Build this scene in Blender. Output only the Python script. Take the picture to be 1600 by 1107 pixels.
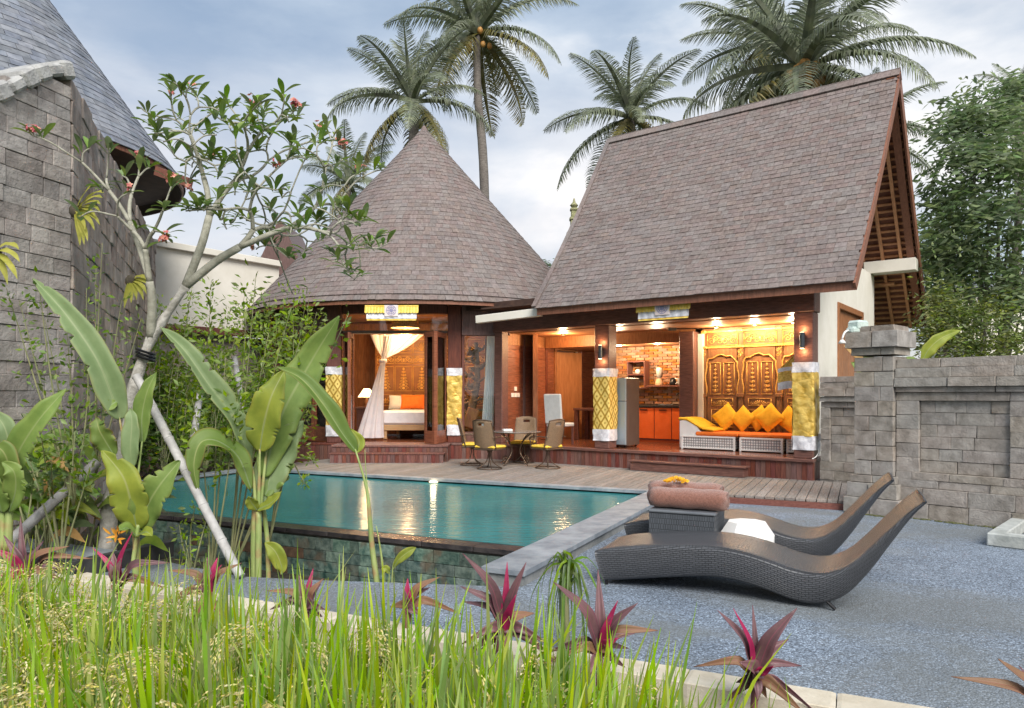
import bpy, math, random
import numpy as np
from mathutils import Vector, Matrix, Quaternion

for _o in list(bpy.data.objects):
    bpy.data.objects.remove(_o)
SC = bpy.context.scene
COL = SC.collection
RND = random.Random(7)
NPR = np.random.default_rng(11)
PI = math.pi
R = math.radians

# ------------------------------------------------------------------ camera
F, CX, CY, EYE = 1140.0, 800.0, 618.0, 1.6      # focal length in photo pixels, horizon row, eye height
cam = bpy.data.cameras.new('camera')
cam.sensor_width = 36
cam.lens = 36 * F / 1600
cam.shift_y = (CY - 553.5) / 1600
cam.clip_end = 4000
camo = bpy.data.objects.new('camera', cam)
camo.location = (0, 0, EYE)
camo.rotation_euler = (R(90), 0, 0)
COL.objects.link(camo)
SC.camera = camo

# ------------------------------------------------------------------ sky
W = bpy.data.worlds.new('World')
SC.world = W
W.use_nodes = True
nt = W.node_tree
nt.nodes.clear()


def N(t, kind, **kw):
    n = t.nodes.new(kind)
    for k, v in kw.items():
        setattr(n, k, v)
    return n


def ramp(t, stops, fac=None, interp='LINEAR'):
    n = N(t, 'ShaderNodeValToRGB')
    cr = n.color_ramp
    cr.interpolation = interp
    while len(cr.elements) < len(stops):
        cr.elements.new(0.5)
    for e, (p, c) in zip(cr.elements, stops):
        e.position = p
        e.color = (c, c, c, 1) if isinstance(c, (int, float)) else (*c, 1)
    if fac is not None:
        t.links.new(fac, n.inputs[0])
    return n.outputs[0]


def mixc(t, fac, a, b, mode='MIX'):
    n = N(t, 'ShaderNodeMix', data_type='RGBA', blend_type=mode)
    for i, v in ((0, fac), (6, a), (7, b)):
        if hasattr(v, 'links'):
            t.links.new(v, n.inputs[i])
        elif isinstance(v, (int, float)):
            n.inputs[i].default_value = v if i == 0 else (v, v, v, 1)
        else:
            n.inputs[i].default_value = (*v[:3], 1)
    return n.outputs[2]


def math_n(t, op, a, b=None):
    n = N(t, 'ShaderNodeMath', operation=op)
    for i, v in ((0, a), (1, b)):
        if v is None:
            continue
        if hasattr(v, 'links'):
            t.links.new(v, n.inputs[i])
        else:
            n.inputs[i].default_value = v
    return n.outputs[0]


SUN_EL, SUN_AZ = 42.0, 165.0     # azimuth measured clockwise from +Y: behind the camera
sky = N(nt, 'ShaderNodeTexSky', sky_type='NISHITA')
sky.sun_disc = False
sky.sun_elevation = R(SUN_EL)
sky.sun_rotation = R(SUN_AZ)
sky.air_density = 1.2
sky.dust_density = 2.0
tc = N(nt, 'ShaderNodeTexCoord')
mp = N(nt, 'ShaderNodeMapping')
mp.inputs['Scale'].default_value = (1.0, 1.0, 2.6)
mp.inputs['Location'].default_value = (0.35, 0.2, 0.62)
nt.links.new(tc.outputs['Generated'], mp.inputs[0])
n1 = N(nt, 'ShaderNodeTexNoise')
n1.inputs['Scale'].default_value = 1.9
n1.inputs['Detail'].default_value = 7
n1.inputs['Roughness'].default_value = 0.5
n1.inputs['Distortion'].default_value = 0.35
nt.links.new(mp.outputs[0], n1.inputs[0])
n2 = N(nt, 'ShaderNodeTexNoise')
n2.inputs['Scale'].default_value = 2.5
n2.inputs['Detail'].default_value = 8
n2.inputs['Roughness'].default_value = 0.55
nt.links.new(mp.outputs[0], n2.inputs[0])
sep = N(nt, 'ShaderNodeSeparateXYZ')
nt.links.new(tc.outputs['Generated'], sep.inputs[0])
skyb = mixc(nt, 1.0, sky.outputs[0], (0.075, 0.075, 0.075), 'MULTIPLY')
cloudc = ramp(nt, [(0.36, (0.20, 0.265, 0.36)), (0.52, (0.315, 0.375, 0.45)), (0.67, (0.60, 0.605, 0.61))], n2.outputs[0])
warm = ramp(nt, [(0.0, 1.0), (0.22, 0.75), (0.48, 0.0)], sep.outputs[2])
cloudc = mixc(nt, math_n(nt, 'MULTIPLY', math_n(nt, 'MULTIPLY', warm, ramp(nt, [(0.38, 0.35), (0.58, 1.0)], n1.outputs[0])), 0.66), cloudc, (0.74, 0.66, 0.60))
mask = ramp(nt, [(0.34, 0.42), (0.60, 1.0)], n1.outputs[0])
skyc = mixc(nt, mask, skyb, cloudc)
bg = N(nt, 'ShaderNodeBackground')
bg.inputs[1].default_value = 1.0
nt.links.new(skyc, bg.inputs[0])
wo = N(nt, 'ShaderNodeOutputWorld')
nt.links.new(bg.outputs[0], wo.inputs[0])

sun = bpy.data.lights.new('sun', 'SUN')
sun.energy = 2.4
sun.angle = R(35)
sun.color = (1.0, 0.95, 0.88)
suno = bpy.data.objects.new('sun', sun)
_az, _el = R(SUN_AZ), R(SUN_EL)
_d = Vector((math.sin(_az) * math.cos(_el), math.cos(_az) * math.cos(_el), math.sin(_el)))
suno.rotation_euler = _d.to_track_quat('Z', 'Y').to_euler()
suno.location = _d * 60
COL.objects.link(suno)

vs = SC.view_settings
vs.view_transform = 'Standard'
vs.look = 'None'
vs.exposure = 0.92
vs.gamma = 1.0
vs.use_curve_mapping = False
SC.cycles.use_denoising = True
SC.cycles.max_bounces = 8
SC.cycles.diffuse_bounces = 3
SC.cycles.glossy_bounces = 3
SC.cycles.transmission_bounces = 6
SC.cycles.transparent_max_bounces = 8
SC.cycles.caustics_reflective = False
SC.cycles.caustics_refractive = False
SC.cycles.sample_clamp_indirect = 4


# ------------------------------------------------------------------ geometry helpers
def at(px, py, Y):
    """world point seen at photo pixel (px, py) at distance Y"""
    return Vector(((px - CX) / F * Y, Y, EYE - (py - CY) / F * Y))


def gp(px, py, z=0.0):
    """world point of height z seen at photo pixel"""
    Y = (EYE - z) * F / (py - CY)
    return Vector(((px - CX) / F * Y, Y, z))


def pix(p):
    return CX + F * p[0] / p[1], CY - F * (p[2] - EYE) / p[1]


def frame(o, x, y):
    m = Matrix.Identity(4)
    z = Vector(x).cross(Vector(y))
    for i, c in enumerate((x, y, z)):
        for j in range(3):
            m[j][i] = c[j]
    for j in range(3):
        m[j][3] = o[j]
    return m


def catmull(pts, n):
    pts = [Vector(p) for p in pts]
    if len(pts) == 2:
        return [pts[0].lerp(pts[1], i / n) for i in range(n + 1)]
    P = [pts[0] * 2 - pts[1]] + pts + [pts[-1] * 2 - pts[-2]]
    out = []
    m = len(pts) - 1
    for i in range(n + 1):
        s = i / n * m
        k = min(int(s), m - 1)
        t = s - k
        p0, p1, p2, p3 = P[k:k + 4]
        out.append(0.5 * ((2 * p1) + (p2 - p0) * t + (2 * p0 - 5 * p1 + 4 * p2 - p3) * t * t + (3 * p1 - p0 - 3 * p2 + p3) * t ** 3))
    return out


LOC = {}


class B:
    """collects shapes and links them as ONE mesh object"""

    def __init__(self, T=None):
        self.v, self.f, self.m, self.uv = [], [], [], []
        self.T = T
        self.k = 0

    def add(self, vs, fs, uv=None):
        b = len(self.v)
        T = self.T
        for p in vs:
            self.v.append(tuple(T @ Vector(p)) if T is not None else tuple(p))
        self.uv.extend(uv if uv else [(0.0, 0.0)] * len(vs))
        for q in fs:
            self.f.append(tuple(i + b for i in q))
            self.m.append(self.k)

    def box(self, c, s, rot=None, ch=0.0):
        hx, hy, hz = s[0] / 2, s[1] / 2, s[2] / 2
        c = Vector(c)
        if ch <= 0:
            vs = [Vector((x * hx, y * hy, z * hz)) for z in (-1, 1) for y in (-1, 1) for x in (-1, 1)]
            fs = [(0, 2, 3, 1), (4, 5, 7, 6), (0, 1, 5, 4), (2, 6, 7, 3), (0, 4, 6, 2), (1, 3, 7, 5)]
        else:
            ch = min(ch, hx * .9, hy * .9, hz * .9)
            vs, fs = chbox(hx, hy, hz, ch)
        if rot is not None:
            vs = [rot @ p for p in vs]
        self.add([p + c for p in vs], fs)
        return self

    def bb(self, x0, x1, y0, y1, z0, z1, ch=0.0):
        return self.box(((x0 + x1) / 2, (y0 + y1) / 2, (z0 + z1) / 2), (abs(x1 - x0), abs(y1 - y0), abs(z1 - z0)), None, ch)

    def beam(self, p0, p1, w, h, up=(0, 0, 1), ch=0.0):
        p0, p1 = Vector(p0), Vector(p1)
        d = p1 - p0
        L = d.length
        x = d / L
        y = Vector(up).cross(x)
        if y.length < 1e-5:
            y = Vector((0, 1, 0)).cross(x)
        y.normalize()
        z = x.cross(y)
        m = Matrix((x, y, z)).transposed()
        return self.box((p0 + p1) / 2, (L, w, h), m, ch)

    def tube(self, pts, rad, n=8, cap=True, vscale=1.0):
        pts = [Vector(p) for p in pts]
        k = len(pts)
        if isinstance(rad, (int, float)):
            rad = [rad] * k
        vs, fs, uv = [], [], []
        ref = None
        dist = 0
        for i, p in enumerate(pts):
            t = (pts[min(i + 1, k - 1)] - pts[max(i - 1, 0)])
            if t.length < 1e-9:
                t = Vector((0, 0, 1))
            t.normalize()
            if ref is None:
                ref = Vector((1, 0, 0)) if abs(t.x) < .8 else Vector((0, 1, 0))
            ref = (ref - t * ref.dot(t)).normalized()
            q = t.cross(ref)
            if i:
                dist += (p - pts[i - 1]).length
            for j in range(n):
                a = 2 * PI * j / n
                vs.append(p + (ref * math.cos(a) + q * math.sin(a)) * rad[i])
                uv.append((j / n, dist * vscale))
        for i in range(k - 1):
            for j in range(n):
                a, b2 = i * n + j, i * n + (j + 1) % n
                fs.append((a, b2, b2 + n, a + n))
        if cap:
            fs.append(tuple(range(n - 1, -1, -1)))
            fs.append(tuple(range((k - 1) * n, k * n)))
        self.add(vs, fs, uv)
        return self

    def lathe(self, prof, c=(0, 0, 0), n=20, sq=1.0):
        c = Vector(c)
        vs, fs = [], []
        k = len(prof)
        for r, z in prof:
            for j in range(n):
                a = 2 * PI * j / n
                vs.append(c + Vector((r * math.cos(a), r * math.sin(a) * sq, z)))
        for i in range(k - 1):
            for j in range(n):
                a, b2 = i * n + j, i * n + (j + 1) % n
                fs.append((a, b2, b2 + n, a + n))
        fs.append(tuple(range(n - 1, -1, -1)))
        fs.append(tuple(range((k - 1) * n, k * n)))
        self.add(vs, fs)
        return self

    def ball(self, c, r, n=8):
        rr = r if isinstance(r, (tuple, list)) else (r, r, r)
        c = Vector(c)
        m = max(4, n // 2 + 1)
        vs, fs = [], []
        for i in range(m + 1):
            th = PI * i / m
            for j in range(n):
                a = 2 * PI * j / n
                vs.append(c + Vector((rr[0] * math.sin(th) * math.cos(a), rr[1] * math.sin(th) * math.sin(a), rr[2] * math.cos(th))))
        for i in range(m):
            for j in range(n):
                a, b2 = i * n + j, i * n + (j + 1) % n
                fs.append((a + n, b2 + n, b2, a))
        self.add(vs, fs)
        return self

    def prism(self, poly, z0, z1):
        n = len(poly)
        vs = [(p[0], p[1], z0) for p in poly] + [(p[0], p[1], z1) for p in poly]
        fs = [tuple(range(n - 1, -1, -1)), tuple(range(n, 2 * n))]
        fs += [(i, (i + 1) % n, n + (i + 1) % n, n + i) for i in range(n)]
        self.add(vs, fs)
        return self

    def grid(self, fn, nu, nv):
        vs, uv, fs = [], [], []
        for i in range(nu + 1):
            for j in range(nv + 1):
                u, v = i / nu, j / nv
                vs.append(fn(u, v))
                uv.append((u, v))
        for i in range(nu):
            for j in range(nv):
                a = i * (nv + 1) + j
                fs.append((a, a + nv + 1, a + nv + 2, a + 1))
        self.add(vs, fs, uv)
        return self

    def spiral(self, c, x, y, r, turns=1.4, rad=.006, n=14, flip=1):
        c, x, y = Vector(c), Vector(x), Vector(y)
        pts = []
        for i in range(n + 1):
            t = i / n
            a = flip * turns * 2 * PI * t
            q = r * (1 - .82 * t)
            pts.append(c + x * (q * math.cos(a)) + y * (q * math.sin(a)))
        return self.tube(pts, [rad * (1 - .4 * i / n) for i in range(n + 1)], 5)

    def leaf(self, pts, width, nrm=(0, -1, .3), prof='lance', fold=.25, wave=0.0, nseg=12, ncol=4, tw=0.0, ph=None, curl=0.0, tears=0):
        P = catmull(pts, nseg)
        torn = {(RND.randint(int(nseg * .25), nseg - 4), RND.choice((-1, 1))): RND.uniform(.25, .75) for _ in range(tears)}
        nrm = Vector(nrm).normalized()
        vs, uv, fs = [], [], []
        ph = RND.random() * 6 if ph is None else ph
        for i, p in enumerate(P):
            t = i / nseg
            T = (P[min(i + 1, nseg)] - P[max(i - 1, 0)]).normalized()
            S = T.cross(nrm)
            if S.length < 1e-4:
                S = T.cross(Vector((1, 0, 0)))
            S.normalize()
            if tw:
                S = (Quaternion(T, tw * t) @ S)
            Nn = S.cross(T)
            if prof == 'banana':
                w = math.sin(PI * min(1, (t * .985 + .015) ** .80)) ** .72
                w = max(w * (1 + .05 * math.sin(t * 23 + ph)), .03)
            elif prof == 'obov':
                w = max(.05, math.sin(PI * min(1, t ** 1.35 * .99 + .01)) ** .8)
            elif prof == 'strap':
                w = max(.04, min(1, .55 + t * 2) * (1 - t ** 3))
            else:
                w = max(.03, math.sin(PI * min(1, (t * .96 + .04) ** .85)) ** .9)
            w *= width / 2
            for j in range(ncol + 1):
                q = (j / ncol - .5) * 2
                if abs(q) > .5 and (i, 1 if q > 0 else -1) in torn:
                    q = math.copysign(.34 + (abs(q) - .34) * torn[(i, 1 if q > 0 else -1)], q)
                wv = wave * width * math.sin(t * 17 + ph + q * 1.3) * q * q
                vs.append(p + S * (q * w) + Nn * (fold * abs(q) * w + wv + curl * w * q * q * q))
                uv.append((j / ncol, t))
        for i in range(nseg):
            for j in range(ncol):
                a = i * (ncol + 1) + j
                fs.append((a, a + 1, a + ncol + 2, a + ncol + 1))
        self.add(vs, fs, uv)
        return P

    def mesh(self, name, mats, smooth=False, recalc=False):
        me = bpy.data.meshes.new(name)
        me.from_pydata(self.v, [], self.f)
        for mt in (mats if isinstance(mats, (list, tuple)) else [mats]):
            me.materials.append(mt)
        if isinstance(mats, (list, tuple)) and len(mats) > 1:
            me.polygons.foreach_set('material_index', self.m)
        if any(q != (0.0, 0.0) for q in self.uv):
            ul = me.uv_layers.new(name='uv')
            li = np.zeros(len(me.loops), dtype=np.int32)
            me.loops.foreach_get('vertex_index', li)
            ul.data.foreach_set('uv', np.array(self.uv, dtype=np.float32)[li].ravel())
        if smooth:
            me.polygons.foreach_set('use_smooth', [True] * len(me.polygons))
        me.update()
        return me

    def build(self, name, mats, parent=None, smooth=False, label=None, cat=None, group=None, kind=None, keep=False):
        loc = None
        if parent is None and not keep:
            a = np.array(self.v)
            loc = Vector(((a[:, 0].min() + a[:, 0].max()) / 2, (a[:, 1].min() + a[:, 1].max()) / 2, a[:, 2].min()))
            self.v = [(p[0] - loc[0], p[1] - loc[1], p[2] - loc[2]) for p in self.v]
        o = bpy.data.objects.new(name, self.mesh(name, mats, smooth))
        if loc is not None:
            o.location = loc
            LOC[o.name] = loc
        return place(o, parent, label, cat, group, kind)


def chbox(hx, hy, hz, c):
    vs, idx = [], {}
    for sx in (-1, 1):
        for sy in (-1, 1):
            for sz in (-1, 1):
                for ax in range(3):
                    p = [sx * (hx - c), sy * (hy - c), sz * (hz - c)]
                    p[ax] = (sx * hx, sy * hy, sz * hz)[ax]
                    idx[(sx, sy, sz, ax)] = len(vs)
                    vs.append(Vector(p))
    fs = []
    g = lambda x, y, z, a: idx[(x, y, z, a)]
    for s in (-1, 1):
        q = [g(s, -1, -1, 0), g(s, 1, -1, 0), g(s, 1, 1, 0), g(s, -1, 1, 0)]
        fs.append(tuple(q if s > 0 else q[::-1]))
        q = [g(-1, s, -1, 1), g(1, s, -1, 1), g(1, s, 1, 1), g(-1, s, 1, 1)]
        fs.append(tuple(q if s < 0 else q[::-1]))
        q = [g(-1, -1, s, 2), g(1, -1, s, 2), g(1, 1, s, 2), g(-1, 1, s, 2)]
        fs.append(tuple(q if s > 0 else q[::-1]))
    for s1 in (-1, 1):
        for s2 in (-1, 1):
            q = [g(-1, s1, s2, 1), g(1, s1, s2, 1), g(1, s1, s2, 2), g(-1, s1, s2, 2)]
            fs.append(tuple(q if s1 * s2 < 0 else q[::-1]))
            q = [g(s1, -1, s2, 0), g(s1, 1, s2, 0), g(s1, 1, s2, 2), g(s1, -1, s2, 2)]
            fs.append(tuple(q if s1 * s2 > 0 else q[::-1]))
            q = [g(s1, s2, -1, 0), g(s1, s2, 1, 0), g(s1, s2, 1, 1), g(s1, s2, -1, 1)]
            fs.append(tuple(q if s1 * s2 < 0 else q[::-1]))
    for sx in (-1, 1):
        for sy in (-1, 1):
            for sz in (-1, 1):
                q = [g(sx, sy, sz, 0), g(sx, sy, sz, 1), g(sx, sy, sz, 2)]
                fs.append(tuple(q if sx * sy * sz > 0 else q[::-1]))
    return vs, fs


def place(o, parent=None, label=None, cat=None, group=None, kind=None):
    COL.objects.link(o)
    if parent is not None:
        o.parent = parent
        l = LOC.get(parent.name)
        if l is not None:
            o.matrix_parent_inverse = Matrix.Translation(-Vector(l))
    if label:
        o['label'] = label
    if cat:
        o['category'] = cat
    if group:
        o['group'] = group
    if kind:
        o['kind'] = kind
    return o


def root(name, label, cat, loc=(0, 0, 0), group=None, kind=None):
    o = bpy.data.objects.new(name, None)
    o.empty_display_size = .2
    o.location = loc
    COL.objects.link(o)
    if Vector(loc).length > 0:
        LOC[o.name] = Vector(loc)
    if label:
        o['label'] = label
    if cat:
        o['category'] = cat
    if group:
        o['group'] = group
    if kind:
        o['kind'] = kind
    return o


def copy_tree(o, parent=None):
    c = o.copy()
    COL.objects.link(c)
    if parent is not None:
        c.parent = parent
    for ch in list(o.children):
        copy_tree(ch, c)
    return c


def join_np(me, mats4):
    """vertices/faces of many transformed copies of one mesh"""
    n = len(me.vertices)
    v = np.zeros(n * 3)
    me.vertices.foreach_get('co', v)
    v = np.c_[v.reshape(-1, 3), np.ones(n)]
    M = np.array([[list(r) for r in m] for m in mats4])
    V = np.einsum('kij,nj->kni', M[:, :3, :], v).reshape(-1, 3)
    fs = [tuple(p.vertices) for p in me.polygons]
    F_ = []
    for k in range(len(mats4)):
        F_ += [tuple(i + k * n for i in q) for q in fs]
    return V, F_


def pieces(parent, name, items, meshes, limit=300, stuff_name=None, extra=None):
    """items: list of 4x4 matrices; the `limit` that show largest become objects, the rest one part"""
    if not isinstance(meshes, (list, tuple)):
        meshes = [meshes]
    sc = []
    for i, m in enumerate(items):
        p = m.translation
        if p.y < .5:
            s = 0
        else:
            x, y = pix(p)
            s = 1 / (p.y * p.y)
            if not (-10 < x < 1610 and -10 < y < 1117):
                s *= .001
            if extra:
                s *= extra(m, x, y)
        sc.append((s, i))
    sc.sort(reverse=True)
    top = [i for _, i in sc[:limit]]
    rest = [i for _, i in sc[limit:]]
    pick = random.Random(len(items))
    for i in sorted(top):
        o = bpy.data.objects.new(name, pick.choice(meshes))
        o.matrix_basis = items[i]
        place(o, parent)
    if rest:
        V, F_ = join_np(meshes[0], [items[i] for i in rest])
        me = bpy.data.meshes.new(stuff_name or name)
        me.from_pydata(V.tolist(), [], F_)
        me.materials.append(meshes[0].materials[0])
        me.update()
        place(bpy.data.objects.new(stuff_name or name, me), parent, kind='stuff')


def lamp(name, loc, power, col=(1, .62, .3), size=.05, parent=None):
    l = bpy.data.lights.new(name, 'POINT')
    l.energy = power
    l.color = col
    l.shadow_soft_size = size
    o = bpy.data.objects.new(name, l)
    o.location = loc
    return place(o, parent)


# ------------------------------------------------------------------ materials
MATS = {}


def M(name, c1, c2=None, rough=.6, scale=6.0, detail=5, bump=0.0, bscale=None, rnd=0.0, metal=0.0, spec=.4, stretch=None, rotz=0.0,
      trans=0.0, emit=None, estr=0.0, lo=.35, hi=.65, hue=0.0, uvveins=None, coord='pos', dirt=None, coat=0.0, sheen=0.0, alpha=None):
    if name in MATS:
        return MATS[name]
    m = bpy.data.materials.new(name)
    MATS[name] = m
    m.use_nodes = True
    t = m.node_tree
    p = t.nodes['Principled BSDF']
    out = t.nodes['Material Output']
    p.inputs['Roughness'].default_value = rough
    p.inputs['Metallic'].default_value = metal
    p.inputs['Specular IOR Level'].default_value = spec
    if coat:
        p.inputs['Coat Weight'].default_value = coat
        p.inputs['Coat Roughness'].default_value = .15
    if sheen:
        p.inputs['Sheen Weight'].default_value = sheen
    if coord == 'pos':
        src = N(t, 'ShaderNodeNewGeometry').outputs['Position']
    else:
        src = N(t, 'ShaderNodeTexCoord').outputs['UV' if coord == 'uv' else 'Object']
    mp = N(t, 'ShaderNodeMapping')
    mp.inputs['Rotation'].default_value = (0, 0, rotz)
    t.links.new(src, mp.inputs[0])
    st = N(t, 'ShaderNodeMapping')
    st.inputs['Scale'].default_value = stretch or (1, 1, 1)
    t.links.new(mp.outputs[0], st.inputs[0])
    nz = N(t, 'ShaderNodeTexNoise')
    nz.inputs['Scale'].default_value = scale
    nz.inputs['Detail'].default_value = detail
    nz.inputs['Roughness'].default_value = .6
    t.links.new(st.outputs[0], nz.inputs[0])
    c2 = c2 or c1
    col = ramp(t, [(lo, c1), (hi, c2)], nz.outputs[0])
    if rnd or hue:
        g = N(t, 'ShaderNodeNewGeometry')
        oi = N(t, 'ShaderNodeObjectInfo')
        s = math_n(t, 'FRACT', math_n(t, 'ADD', g.outputs['Random Per Island'], oi.outputs['Random']))
        hs = N(t, 'ShaderNodeHueSaturation')
        hs.inputs['Value'].default_value = 1
        t.links.new(math_n(t, 'ADD', math_n(t, 'MULTIPLY', s, 2 * rnd), 1 - rnd), hs.inputs['Value'])
        if hue:
            s2 = math_n(t, 'FRACT', math_n(t, 'MULTIPLY', s, 7.31))
            t.links.new(math_n(t, 'ADD', math_n(t, 'MULTIPLY', s2, 2 * hue), .5 - hue), hs.inputs['Hue'])
            s3 = math_n(t, 'FRACT', math_n(t, 'MULTIPLY', s, 13.7))
            t.links.new(math_n(t, 'ADD', math_n(t, 'MULTIPLY', s3, .6), .7), hs.inputs['Saturation'])
        t.links.new(col, hs.inputs['Color'])
        col = hs.outputs[0]
    if dirt:
        dn = N(t, 'ShaderNodeTexNoise')
        dn.inputs['Scale'].default_value = dirt[1]
        dn.inputs['Detail'].default_value = 6
        t.links.new(src, dn.inputs[0])
        col = mixc(t, ramp(t, [(dirt[2], 0.0), (dirt[3], dirt[4])], dn.outputs[0]), col, dirt[0])
    if uvveins:
        uvn = N(t, 'ShaderNodeTexCoord')
        wv = N(t, 'ShaderNodeTexWave', wave_type='BANDS', bands_direction='Y')
        wv.inputs['Scale'].default_value = uvveins[0]
        wv.inputs['Distortion'].default_value = 1.2
        t.links.new(uvn.outputs['UV'], wv.inputs[0])
        col = mixc(t, math_n(t, 'MULTIPLY', wv.outputs[0], uvveins[1]), col, uvveins[2])
        vb = N(t, 'ShaderNodeBump')
        vb.inputs['Strength'].default_value = .12
        vb.inputs['Distance'].default_value = .01
        t.links.new(wv.outputs[0], vb.inputs['Height'])
        t.links.new(vb.outputs[0], p.inputs['Normal'])
        sx = N(t, 'ShaderNodeSeparateXYZ')
        t.links.new(uvn.outputs['UV'], sx.inputs[0])
        mid = math_n(t, 'ABSOLUTE', math_n(t, 'SUBTRACT', sx.outputs[0], .5))
        col = mixc(t, ramp(t, [(0.0, .8), (.045, 0.0)], mid), col, uvveins[3])
        if len(uvveins) > 4:
            rim = ramp(t, [(.42, 0.0), (.53, .6)], math_n(t, 'ADD', mid, math_n(t, 'MULTIPLY', math_n(t, 'SUBTRACT', nz.outputs[0], .5), .25)))
            col = mixc(t, rim, col, uvveins[4])
    t.links.new(col, p.inputs['Base Color'])
    if bump:
        bn = N(t, 'ShaderNodeTexNoise')
        bn.inputs['Scale'].default_value = bscale or scale * 3
        bn.inputs['Detail'].default_value = 6
        bn.inputs['Roughness'].default_value = .65
        t.links.new(st.outputs[0], bn.inputs[0])
        b = N(t, 'ShaderNodeBump')
        b.inputs['Strength'].default_value = min(1, bump)
        b.inputs['Distance'].default_value = .02
        t.links.new(bn.outputs[0], b.inputs['Height'])
        t.links.new(b.outputs[0], p.inputs['Normal'])
    if emit:
        p.inputs['Emission Color'].default_value = (*emit, 1)
        p.inputs['Emission Strength'].default_value = estr
    if alpha is not None:
        p.inputs['Alpha'].default_value = alpha
    if trans:
        tr = N(t, 'ShaderNodeBsdfTranslucent')
        t.links.new(col, tr.inputs[0])
        mx = N(t, 'ShaderNodeMixShader')
        mx.inputs[0].default_value = trans
        t.links.new(p.outputs[0], mx.inputs[1])
        t.links.new(tr.outputs[0], mx.inputs[2])
        t.links.new(mx.outputs[0], out.inputs[0])
    return m


def weave_mat(name, c1, c2, su, sv, rough=.45, strength=.9, coord='UV', offset=.5, bw=.5, rh=.25, mortar=.06):
    """woven strands: brick pattern in the surface's own coordinates"""
    m = bpy.data.materials.new(name)
    m.use_nodes = True
    t = m.node_tree
    p = t.nodes['Principled BSDF']
    tcn = N(t, 'ShaderNodeTexCoord')
    mp = N(t, 'ShaderNodeMapping')
    mp.inputs['Scale'].default_value = (su, sv, 1)
    t.links.new(tcn.outputs[coord], mp.inputs[0])
    br = N(t, 'ShaderNodeTexBrick')
    br.offset = offset
    br.inputs['Scale'].default_value = 1
    br.inputs['Mortar Size'].default_value = mortar
    br.inputs['Mortar Smooth'].default_value = .9
    br.inputs['Brick Width'].default_value = bw
    br.inputs['Row Height'].default_value = rh
    t.links.new(mp.outputs[0], br.inputs[0])
    br.inputs['Color1'].default_value = (*c1, 1)
    br.inputs['Color2'].default_value = (*[x * .8 for x in c1], 1)
    br.inputs['Mortar'].default_value = (*c2, 1)
    t.links.new(br.outputs[0], p.inputs['Base Color'])
    p.inputs['Roughness'].default_value = rough
    b = N(t, 'ShaderNodeBump', invert=True)
    b.inputs['Strength'].default_value = strength
    b.inputs['Distance'].default_value = .006
    t.links.new(br.outputs[1], b.inputs['Height'])
    t.links.new(b.outputs[0], p.inputs['Normal'])
    return m


# directions of the place (horizontal unit vectors)
EX, EV = Vector((.9026, -.4305, 0)), Vector((.4305, .9026, 0))       # pool and deck
PX_, PY_ = Vector((.8, -.6, 0)), Vector((.6, .8, 0))                  # pavilion: along its front, into it
Q0 = Vector((5.2, 12.63, 0))
TPOOL = frame((0, 0, 0), EX, EV)
TPAV = frame(Q0, PX_, PY_)
RZ_POOL = math.atan2(EX.y, EX.x)
RZ_PAV = math.atan2(PX_.y, PX_.x)


def pl(e, v, z=0.0):
    return TPOOL @ Vector((e, v, z))


def pv(x, y, z=0.0):
    return TPAV @ Vector((x, y, z))


DECK, FLOOR = .12, .49

m_stone = M('andesite_stone', (.215, .19, .165), (.37, .335, .30), rough=.92, scale=7, bump=.7, bscale=40, rnd=.11, hue=.012,
            dirt=((.33, .32, .30), 2.2, .52, .78, .55))
m_stone_rough = M('rough_split_stone', (.22, .185, .165), (.42, .36, .32), rough=.92, scale=4, bump=1.0, bscale=18, rnd=.14, hue=.01,
                  dirt=((.10, .095, .085), 1.6, .5, .72, .5))
m_stone_left = M('weathered_wall_stone', (.22, .20, .19), (.40, .37, .35), rough=.9, scale=4, bump=.9, bscale=24, rnd=.16, hue=.012,
                 dirt=((.12, .11, .10), 2.5, .52, .72, .5))
m_joint = M('dark_joint', (.13, .12, .105), (.18, .165, .145), rough=1)
m_terr = M('washed_pebble_paving', (.195, .24, .305), (.27, .325, .40), rough=.85, scale=1.3, detail=6, bump=.5, bscale=150)


def pebbles(m):
    t = m.node_tree
    p = t.nodes['Principled BSDF']
    base = p.inputs['Base Color'].links[0].from_socket
    g = N(t, 'ShaderNodeNewGeometry')
    vo = N(t, 'ShaderNodeTexVoronoi')
    vo.inputs['Scale'].default_value = 85
    t.links.new(g.outputs['Position'], vo.inputs[0])
    sp = N(t, 'ShaderNodeSeparateColor')
    t.links.new(vo.outputs['Color'], sp.inputs[0])
    grain = ramp(t, [(0.0, .42), (.30, .72), (.62, 1.0), (.90, 1.32), (1.0, 1.9)], sp.outputs[0])
    gap = ramp(t, [(.45, 1.0), (.75, .55)], vo.outputs['Distance'])
    col = mixc(t, 1.0, mixc(t, 1.0, base, grain, 'MULTIPLY'), gap, 'MULTIPLY')
    st = N(t, 'ShaderNodeTexNoise')
    st.inputs['Scale'].default_value = .55
    st.inputs['Detail'].default_value = 8
    st.inputs['Roughness'].default_value = .62
    st.inputs['Distortion'].default_value = .6
    t.links.new(g.outputs['Position'], st.inputs[0])
    col = mixc(t, ramp(t, [(.44, 0.0), (.58, .62)], st.outputs[0]), col, (.165, .175, .17))
    t.links.new(col, p.inputs['Base Color'])
    b = N(t, 'ShaderNodeBump', invert=True)
    b.inputs['Strength'].default_value = .8
    b.inputs['Distance'].default_value = .008
    t.links.new(vo.outputs['Distance'], b.inputs['Height'])
    t.links.new(b.outputs[0], p.inputs['Normal'])


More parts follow.
